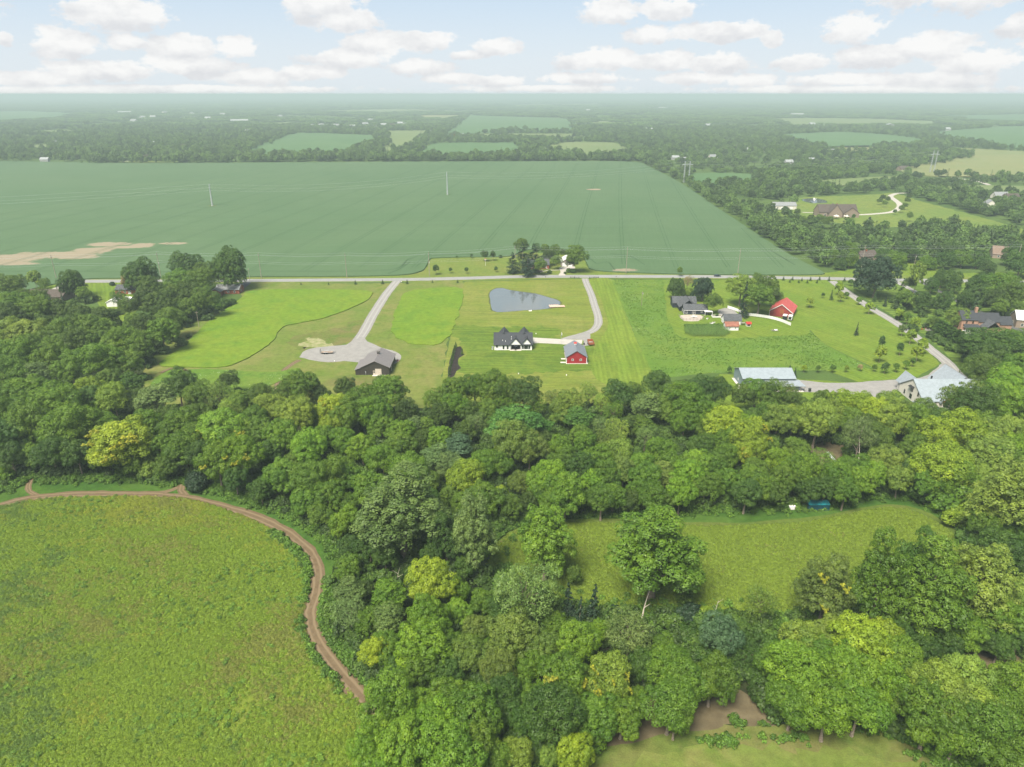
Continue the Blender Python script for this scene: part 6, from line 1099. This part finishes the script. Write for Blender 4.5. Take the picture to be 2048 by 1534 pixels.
for px, py, hh, lab in ((1372, 365, 30, 'lattice H-frame pylon at the edge of the soybean field'), (1863, 346, 34, 'lattice H-frame pylon among far right trees')):
    x, y = G(px, py); o = thing('pylon', lab, 'pylon', (x, y, 0), .3); TP.append((x, y, hh))
    for s in (-4, 4):
        m = MB()
        for dx, dy in ((-.7, -.7), (.7, -.7), (.7, .7), (-.7, .7)): m.tube((s+dx, dy, 0), (s+dx*.6, dy*.6, hh), .16, n=5)
        for z in range(0, int(hh), 3): m.tube((s-.7, -.7, z), (s+.6, -.6, z+3), .1, n=4).tube((s+.7, .7, z), (s-.6, .6, z+3), .1, n=4).tube((s-.7, .7, z), (s-.6, -.6, z+3), .1, n=4)
        m.build('leg', M_STEEL, o)
    MB().tube((-9, 0, hh-5), (9, 0, hh-5), .35, n=6).tube((-9, 0, hh-5), (0, 0, hh-3), .15, n=5).tube((9, 0, hh-5), (0, 0, hh-3), .15, n=5).build('crossarm', M_STEEL, o)
    for a_ in (-8, 0, 8): MB().tube((a_, 0, hh-5), (a_, 0, hh-7.5), .2, n=6).build('insulator', M_GREYW, o)
TPl = [(-1100, 560, 25)]+TP; 
for k, (dz, dx, lab) in enumerate(((-0.2, 2.5, 'highest high-voltage line crossing the soybean field'), (-3.7, -2.5, 'middle high-voltage line crossing the soybean field'), (-7.2, 2.5, 'lowest high-voltage line crossing the soybean field'))): wire('high_voltage_line', [(x, y+dx, hh+dz) for x, y, hh in TPl], lab, 7.0, .06)
# -- estate houses on the right and far houses
x, y = G(1638, 434); h = simple_house('mansion', 'large dark brown roofed house at the curved pale drive', 'house', x, y, 40, 16, 5, 12, M_TANB, M_BRNR, 'x', 0, [('F', 6, 1, 2, 2), ('F', 14, 1, 2, 2), ('F', 30, 1, 2, 2)], [], (20, 8)); sub(h, gable_walls(14, 12, 5, 13, 'y'), 'wing', M_TANB, (8, -5, 0)); sub(h, gable_roof(14, 12, 5, 13, 'y', .5, .4), 'wing_roof', M_BRNR, (8, -5, 0)); sub(h, gable_roof(16, 14, 4.5, 10, 'y', .5, .4), 'wing_roof', M_BRNR, (24, -4, 0)); sub(h, gable_walls(16, 14, 4.5, 10, 'y'), 'wing', M_TANB, (24, -4, 0))
x, y = G(1546, 419); h = simple_house('outbuilding', 'long outbuilding with grey-brown roof left of the mansion', 'outbuilding', x, y, 26, 10, 4.2, 7.5, M_CREAM, M_GRYR, 'x', 0, [('F', 5, 1, 1.5, 1.5)])
for u in (10, 15, 20): door(h, 'F', u, 3.5, 3, (26, 10), M_TRIM, 'garage_door', panels=3)
for i, (px, py, r) in enumerate(((1672, 438, 3.2), (1692, 438, 3))): 
    x, y = G(px, py); o = thing('parasol', ['cream', 'pale'][i]+' round canopy on the '+['left', 'right']
[i]+' of the mansion terrace', 'parasol', (x, y, 0)); MB().tube((0, 0, 3), (0, 0, 4.4), r, .2, 10).build('canopy', M_CREAM, o); MB().tube((0, 0, 0), (0, 0, 3.2), .12).build('pole', M_GREYW, o)
x, y = G(1628, 403.5); o = thing('fountain', 'white fountain spray in the small far pond', 'fountain', (x, y, .1)); m = MB(); [m.tube((0, 0, .2), (random.uniform(-2, 2), random.uniform(-2, 2), random.uniform(2, 4.5)), .12, .35, 5) for _ in range(16)]; m.build('spray', M_TRIM, o); MB().tube((0, 0, 0), (0, 0, .4), .6).build('float', M_GREYW, o)
x, y = G(1721, 522); simple_house('brown_house', 'brown brick house behind trees beyond the right road', 'house', x, y, 15, 10, 3.2, 6.8, M_TANB, M_BRNR, 'x', .25, [('F', 4, 1, 1.2, 1.3), ('F', 10, 1, 1.2, 1.3)], [], (7, 4))
x, y = G(1984, 516); simple_house('tan_roof_house', 'house with a large tan shingled roof among the right trees', 'house', x, y, 17, 14, 3.2, 8.5, M_TANB, flat('tan shingles', (.12,.085,.065), .9, var=.15), 'x', -.4, [('F', 4, 1, 1.2, 1.3), ('F', 12, 1, 1.2, 1.3)])
FH = [(112,289,'w'),(80,324,'w'),(222,320,'b'),(289,319,'t'),(299,279,'g'),(304,290,'w'),(366,296,'t'),(461,245,'l'),(470,266,'t'),(495,266,'g'),(284,238,'w'),(300,237,'w'),(236,227,'l'),(328,228,'g'),(383,230,'w'),(636,254,'w'),(625,255,'w'),(666,255,'g'),(762,253,'w'),(810,253,'g'),(735,244,'w'),(778,254,'t'),(795,250,'w'),(861,267,'w'),(914,274,'r'),(1287,262,'l'),(1314,301,'w'),(1275,288,'t'),(1319,218,'l'),(1223,197,'w'),(1172,223,'w'),(1421,319,'g'),(1464,297,'t'),(1485,303,'w'),(1522,303,'g'),(1618,325,'w'),(1657,307,'g'),(1621,252,'w'),(1666,255,'b'),(1722,261,'w'),(1789,254,'l'),(1891,262,'w'),(1768,337,'b'),(1800,342,'b'),(1584,232,'l'),(1572,329,'w'),(1430,288,'b'),(1990,400,'g'),(2012,402,'t'),(1992,418,'g'),(1413,254,'w'),(1454,255,'w'),(1354,324,'g'),(1345,320,'w'),(700,256,'w'),(725,252,'g'),(690,258,'g'),(745,258,'w'),(1340,278,'w'),(1300,218,'w'),(560,236,'w'),(410,240,'w'),(440,232,'g'),(260,246,'g'),(180,280,'b'),(355,312,'b')]
M_FW = flat('far white walls', (.22,.22,.215), .8, var=.1); M_FR = flat('far pale roofs', (.19,.2,.205), .8, var=.1)
FHS = {'w': ('white', M_FW, M_FR, 16, 11, 5, 9), 'b': ('brown-roofed', M_TANB, M_BRNR, 20, 12, 4, 8.5), 't': ('tan', M_TANB, M_BRNR, 18, 12, 4.5, 9), 'g': ('grey-roofed', M_CREAM, M_GRYR, 18, 12, 5, 10), 'l': ('long white-roofed', M_FW, M_FR, 48, 18, 5, 8.5), 'r': ('long red', M_RUSTY, M_FR, 60, 14, 5, 8)}
fproto = {}; FHW = []; seen = {}
FH.sort(); tot = {}
for px, py, k in FH: tot[k, px < 1024] = tot.get((k, px < 1024), 0)+1
for px, py, k in FH:
    c_ = FHS[k]; x, y = G(px, py); side = px < 1024; seen[k, side] = seen.get((k, side), 0)+1; i = seen[k, side]; n = tot[k, side]; far_ = sqrt(x*x+y*y); FHW.append((x, y, c_[3]*.9+8))
    pre = f'{c_[0]} ' if n == 1 else f'{ORD[i-1]} {c_[0]} '; lab = pre+('house or shed' if k != 'l' else 'building')+(' from the left' if n > 1 else '')+(' among far trees in the left half' if side else ' among far trees in the right half')
    rz = random.choice((0, .3, -.3, 1.2, .15)); sc = min(1.7, max(.9, far_/2300))
    if k not in fproto:
        nm = {'l': 'long_building', 'r': 'long_barn'}.get(k, 'far_house'); h = simple_house(nm, lab, 'house', x, y, *c_[3:7], c_[1], c_[2], 'x', rz, [('F', c_[3]*.2, 1, 1.5, 1.6), ('F', c_[3]*.5, 1, 1.5, 1.6), ('F', c_[3]*.8, 1, 1.5, 1.6)], [], None, 'houses far beyond the fields'); h.scale = (sc,)*3; fproto[k] = h
    else: dup(fproto[k], (x, y), rz, lab, 'houses far beyond the fields', sc)
# ------------------------------------------------------------------ woods and ground cover nobody could count
def filt(P, polys, keep_out=True):
    m = np.zeros(len(P), bool)
    for q in polys: m |= inside(P, q)
    return P[~m] if keep_out else P[m]
def noise2(P, s, seed=0):
    r = np.random.default_rng(seed); v = np.zeros(len(P))
    for k in range(6):
        a = r.uniform(0, 6.28, 2); f = s*(1.6**(k/2)); v += np.sin(P[:, 0]*f*cos(a[0])+P[:, 1]*f*sin(a[0])+a[1]*5)*np.cos(P[:, 0]*f*sin(a[1])-P[:, 1]*f*cos(a[1])+a[0]*3)
    return v/3
FARPOLY = [[G(*p, 1) for p in px] for px, _ in FIELDS]+[SOYW]+[smooth_loop([G(*p) for p in [(1588,397),(1680,392),(1760,388),(1790,386),(1840,402),(1900,418),(2020,450),(2060,466),(1950,462),(1880,452),(1760,455),(1690,447),(1590,436),(1545,428),(1590,412)]], 10)]
def away_from(P, C):
    m = np.ones(len(P), bool)
    for x, y, r in C: m &= (P[:, 0]-x)**2+(P[:, 1]-y)**2 > r*r
    return P[m]
def gen(n, y0, y1, wfac=0.86):
    d = np.sqrt(RNG.uniform(y0*y0, y1*y1, n)); return np.stack([d*RNG.uniform(-wfac, wfac, n), d], 1)
# a) single trees 1.4 - 2.7 km out, denser in the woods, sparse round the houses
DRIVES = [o for o in OPEN if len(o) < 4000]
P = gen(30000, 1420, 2900); P = filt(P, FARPOLY); P = away_from(P, [(x, y-6, r*.9) for x, y, r in FHW]); nv = noise2(P, .006, 3); P = P[(nv > -.25) | (RNG.random(len(P)) < .22)]
s = RNG.uniform(.75, 1.3, len(P)); scatter('far_woodland', P, s, FARP, label='wooded country beyond the soybean field')
# b) belts along field edges and the right-hand country between 520 m and 1.5 km
right = [G(*p) for p in ((1272,324),(1300,334),(1360,365),(1450,425),(1560,497),(1640,538),(1700,536),(1740,530),(1800,520),(1860,522),(1900,532),(2000,530),(2300,520),(2300,330),(1500,322))]
P = gen(26000, 515, 1500, .95); P = filt(P, [right], False); P = filt(P, FARPOLY); nv = noise2(P, .012, 5)
strip = np.array([min(abs((x-q[0])) for q in [(0, 0)]) for x, y in P]) if False else None
belts = [[G(*p) for p in q] for q in ([(1272,324),(1300,334),(1360,365),(1450,425),(1560,497),(1640,538),(1720,534),(1740,515),(1660,495),(1600,470),(1560,440),(1480,410),(1400,372),(1330,330),(1300,318)], [(1560,440),(1640,455),(1700,462),(1800,470),(1960,470),(2300,480),(2300,530),(1900,532),(1800,520),(1730,515),(1640,490)], [(1400,372),(1540,405),(1590,395),(1680,390),(1800,380),(1780,372),(1640,374),(1520,362)], [(1500,365),(1640,374),(1790,365),(1640,340),(1540,338)], [(1830,398),(1900,416),(2010,448),(2300,470),(2300,400),(2000,392),(1880,380),(1800,378)])]
inb = np.zeros(len(P), bool)
for b in belts: inb |= inside(P, b)
P = P[(inb & (RNG.random(len(P)) < .8)) | ((nv > .1) & (RNG.random(len(P)) < .5)) | (RNG.random(len(P)) < .05)]
P = away_from(P, [(x, y-5, r) for x, y, r in FHW]+[(*G(1665, 430), 42), (*G(1560, 420), 26), (*G(1630, 402), 34), (*G(1735, 524), 16), (*G(1740, 533), 14), (*G(1985, 520), 20), (*G(1990, 532), 16)]); P = filt(P, [o for o in DRIVES])
scatter('hedgerow_woodland', P, RNG.uniform(.5, 1.1, len(P)), FARP, label='dense tree belts and copses right of the soybean field')
# c) named hedge lines at field edges
def line_pts(px, n, w): 
    pts = np.array(smooth_loop([G(*p) for p in px], 3, 0, False)); i = RNG.integers(0, len(pts), n); return pts[i]+RNG.normal(0, w, (n, 2))
Ls = [([(180,325.5),(320,325),(500,323.5),(680,322),(800,321),(960,321),(1120,320.5),(1272,321)], 520, 9), ([(700,309),(760,290),(766,270)], 120, 12), ([(815,303),(838,287),(865,265),(900,250),(930,232)], 220, 14), ([(690,268),(600,264),(520,287),(470,303),(400,312)], 420, 14), ([(905,276),(1040,280),(1060,285)], 130, 8), ([(1040,290),(1060,300),(1080,304)], 40, 10), ([(1000,270),(1020,267),(1050,266)], 40, 8), ([(1150,262),(1165,268),(1250,285),(1272,310),(1275,322)], 170, 10), ([(1005,266),(1030,260),(1050,262)], 26, 14), ([(1630,348),(1700,346),(1780,338),(1900,318),(1915,310)], 260, 14), ([(1755,320),(1800,312),(1890,315)], 130, 12), ([(1530,366),(1570,360),(1620,366)], 90, 12), ([(1650,258),(1740,262),(1860,268)], 160, 16), ([(1850,280),(1950,286),(1980,300)], 40, 10), ([(720,300),(745,292),(765,294)], 60, 10)]
P = np.concatenate([line_pts(*a) for a in Ls]); P = filt(P, [SOYW]); scatter('hedgerow', P, RNG.uniform(.7, 1.35, len(P)), FARP, label='lines of trees along the far field edges')
# d) canopy masses further out
P = gen(16000, 2800, 7200); P = filt(P, FARPOLY); nv = noise2(P, .0022, 8); P = P[(nv > -.35) | (RNG.random(len(P)) < .15)]; P = away_from(P, [(x, y-15, r*1.4+16) for x, y, r in FHW if y > 2500]); scatter('distant_woodland', P, RNG.uniform(.55, 1.05, len(P))*.9, CANO, .95)
P = gen(16000, 7000, 24000); P = filt(P, FARPOLY); nv = noise2(P, .0008, 9); P = P[nv > -.45]; sc = RNG.uniform(2.0, 4.0, len(P)); scatter('horizon_woodland', P, np.stack([sc, sc, RNG.uniform(.9, 1.25, len(P))], 1), CANO)
# e) undergrowth below and between the near trees
B = np.array([b[:2] for b in BASES if b[1] < 430]); R = np.array([b[2] for b in BASES if b[1] < 430]); big = R > 2.6; B, R = B[big], R[big]
n = 7; P = np.repeat(B, n, 0)+RNG.normal(0, 1, (len(B)*n, 2))*np.repeat(R, n)[:, None]*.75
houses = [(0.6, 345, 16), (31, 327, 12), (-63, 314, 15), (113, 295, 17), (184, 276, 24), (255, 376, 20), (108, 410, 14), (156, 404, 16)]
P = filt(P, OPEN); P = away_from(P, houses); scatter('undergrowth', P, RNG.uniform(.6, 1.5, len(P)), BUSHP)
wf = [G(*p) for p in ((-160,900),(60,930),(370,940),(480,960),(600,1000),(660,1060),(690,1100),(660,1180),(660,1250),(740,1380),(760,1440),(760,1700),(1160,1700),(1170,1500),(1280,1440),(1330,1380),(1400,1380),(1530,1410),(1620,1440),(1780,1440),(1860,1480),(2000,1560),(2300,1600),(2300,900),(1980,830),(1900,850),(1760,850),(1440,850),(1330,825),(1200,830),(900,825),(560,830),(300,830),(250,800),(240,760),(-160,700))]
P = np.stack([RNG.uniform(-330, 330, 26000), RNG.uniform(95, 330, 26000)], 1); P = filt(P, [wf], False); P = filt(P, OPEN); P = away_from(P, houses); P = P[RNG.random(len(P)) < .55]; scatter('undergrowth', P, RNG.uniform(.5, 1.4, len(P)), BUSHP)
# f) fill trees of the woods
# g) grass of the meadows, weeds on their edges
def area(poly, n, bx): 
    P = np.stack([RNG.uniform(bx[0], bx[1], n), RNG.uniform(bx[2], bx[3], n)], 1); return filt(P, [poly], False)
TR = [o for o in OPEN]
mw = smooth_loop([G(*p) for p in MEADOW], 2); xs = [p[0] for p in mw]; ys = [p[1] for p in mw]
P = area(mw, 190000, (-190, max(xs), 78, max(ys))); nv = noise2(P, .09, 4); nv2 = noise2(P, .35, 6); P = P[RNG.random(len(P)) < np.clip(.62+.45*nv+.3*nv2, .12, 1)]; 
kk = np.where(noise2(P, .035, 31)+.6*noise2(P, .16, 32)+RNG.normal(0, .25, len(P)) > .32, 1, 0); kk = np.where(noise2(P, .045, 41)+.6*noise2(P, .2, 42)+RNG.normal(0, .35, len(P)) > .85, 2, kk); kk = np.where(noise2(P*[1, .5], .03, 51)+.5*noise2(P, .25, 52)+RNG.normal(0, .2, len(P)) > .5, 3, kk)
for k_, pr in enumerate((TUFT, TUFTB, TUFTC, TUFTD)):
    Q = P[kk == k_]; scatter('meadow_grass', np.hstack([Q, np.full((len(Q), 1), .03)]), RNG.uniform(.55, 1.25, len(Q)), pr)
P = area(mw, 16000, (-190, max(xs), 78, max(ys))); nv = noise2(P, .06, 14)+.5*noise2(P, .3, 15); P = P[RNG.random(len(P)) < np.clip(nv*.7, 0, 1)]; scatter('meadow_weeds', np.hstack([P, np.full((len(P), 1), .02)]), RNG.uniform(.4, .95, len(P)), WEEDP2)
mw2 = smooth_loop([G(*p) for p in MEADOW2], 2); xs = [p[0] for p in mw2]; ys = [p[1] for p in mw2]
P = area(mw2, 70000, (min(xs), max(xs), min(ys), max(ys))); nv = noise2(P, .1, 5); P = P[RNG.random(len(P)) < np.clip(.65+.4*nv, .15, 1)]; scatter('meadow_grass', np.hstack([P, np.full((len(P), 1), .03)]), RNG.uniform(.6, 1.2, len(P)), TUFT2)
edge = []
for line, n, w in (([(975,1100),(1010,1052),(1060,1030),(1150,1024),(1300,1016),(1450,1012),(1560,1010),(1640,1002),(1700,996),(1780,986),(1850,998),(1900,1030),(1960,1090)], 2600, 2.2), ([(100,958),(240,955),(330,962),(380,968),(440,980),(520,1006),(610,1042),(668,1085),(690,1120)], 1800, 1.6), ([(660,1180),(655,1250),(705,1325),(752,1395),(755,1450)], 700, 1.2), ([(545,1066),(600,1108),(620,1150),(609,1240),(634,1310),(690,1375)], 500, .8), ([(1000,1150),(1100,1215),(1300,1232),(1500,1240),(1700,1235),(1880,1200)], 1500, 2.5), ([(1475,1458),(1530,1462),(1600,1470)], 150, .9), ([(1405,1475),(1430,1478),(1455,1482)], 70, .8), ([(1790,1455),(1860,1490),(1960,1540)], 700, 2), ([(60,958),(20,975),(-60,995)], 300, 1.6)): edge.append(line_pts(line, n, w))
P = np.concatenate(edge); P = filt(P, TRACKS); scatter('weeds', np.hstack([P, np.full((len(P), 1), .03)]), RNG.uniform(.6, 1.5, len(P)), WEEDP)
PA = smooth_loop([G(*p) for p in [(1227,559),(1345,559),(1530,560),(1590,635),(1650,690),(1748,738),(1500,744),(1420,746),(1312,748),(1266,650)]], 3, 0, True, True)
NOTP = [smooth_loop([G(*p) for p in q], 3) for q in ([(1334,566),(1400,562),(1545,562),(1590,625),(1622,664),(1560,672),(1470,676),(1370,676),(1340,650),(1332,610)],)]
P = area(PA, 60000, (60, 240, 285, 500)); P = filt(P, NOTP); nv = noise2(P, .07, 22); nv2 = noise2(P, .3, 23); P = P[RNG.random(len(P)) < np.clip(.3+.5*nv+.3*nv2, .03, 1)]; scatter('pasture_weeds', np.hstack([P, np.full((len(P), 1), .02)]), RNG.uniform(.2, .5, len(P)), WEEDP2, .8)
# crop stand on the hay fields' and soy's near edge stays as sheets with height

# ------------------------------------------------------------------ hazy air over the whole place
b = MB().box(-46000, -46000, -1.0, 46000, 46000, 123.0); hz = link('haze', b.mesh('haze', None)); hz['kind'] = 'stuff'
m = bpy.data.materials.new('haze'); m.use_nodes = True; n = NT(m.node_tree); pv = n.add('ShaderNodeVolumePrincipled'); pv.inputs['Color'].default_value = (*HAZE_C, 1); pv.inputs['Density'].default_value = HAZE_D; pv.inputs['Anisotropy'].default_value = 0.0
o = n.add('ShaderNodeOutputMaterial'); n.set(o.inputs['Volume'], pv.outputs[0]); hz.data.materials.append(m)
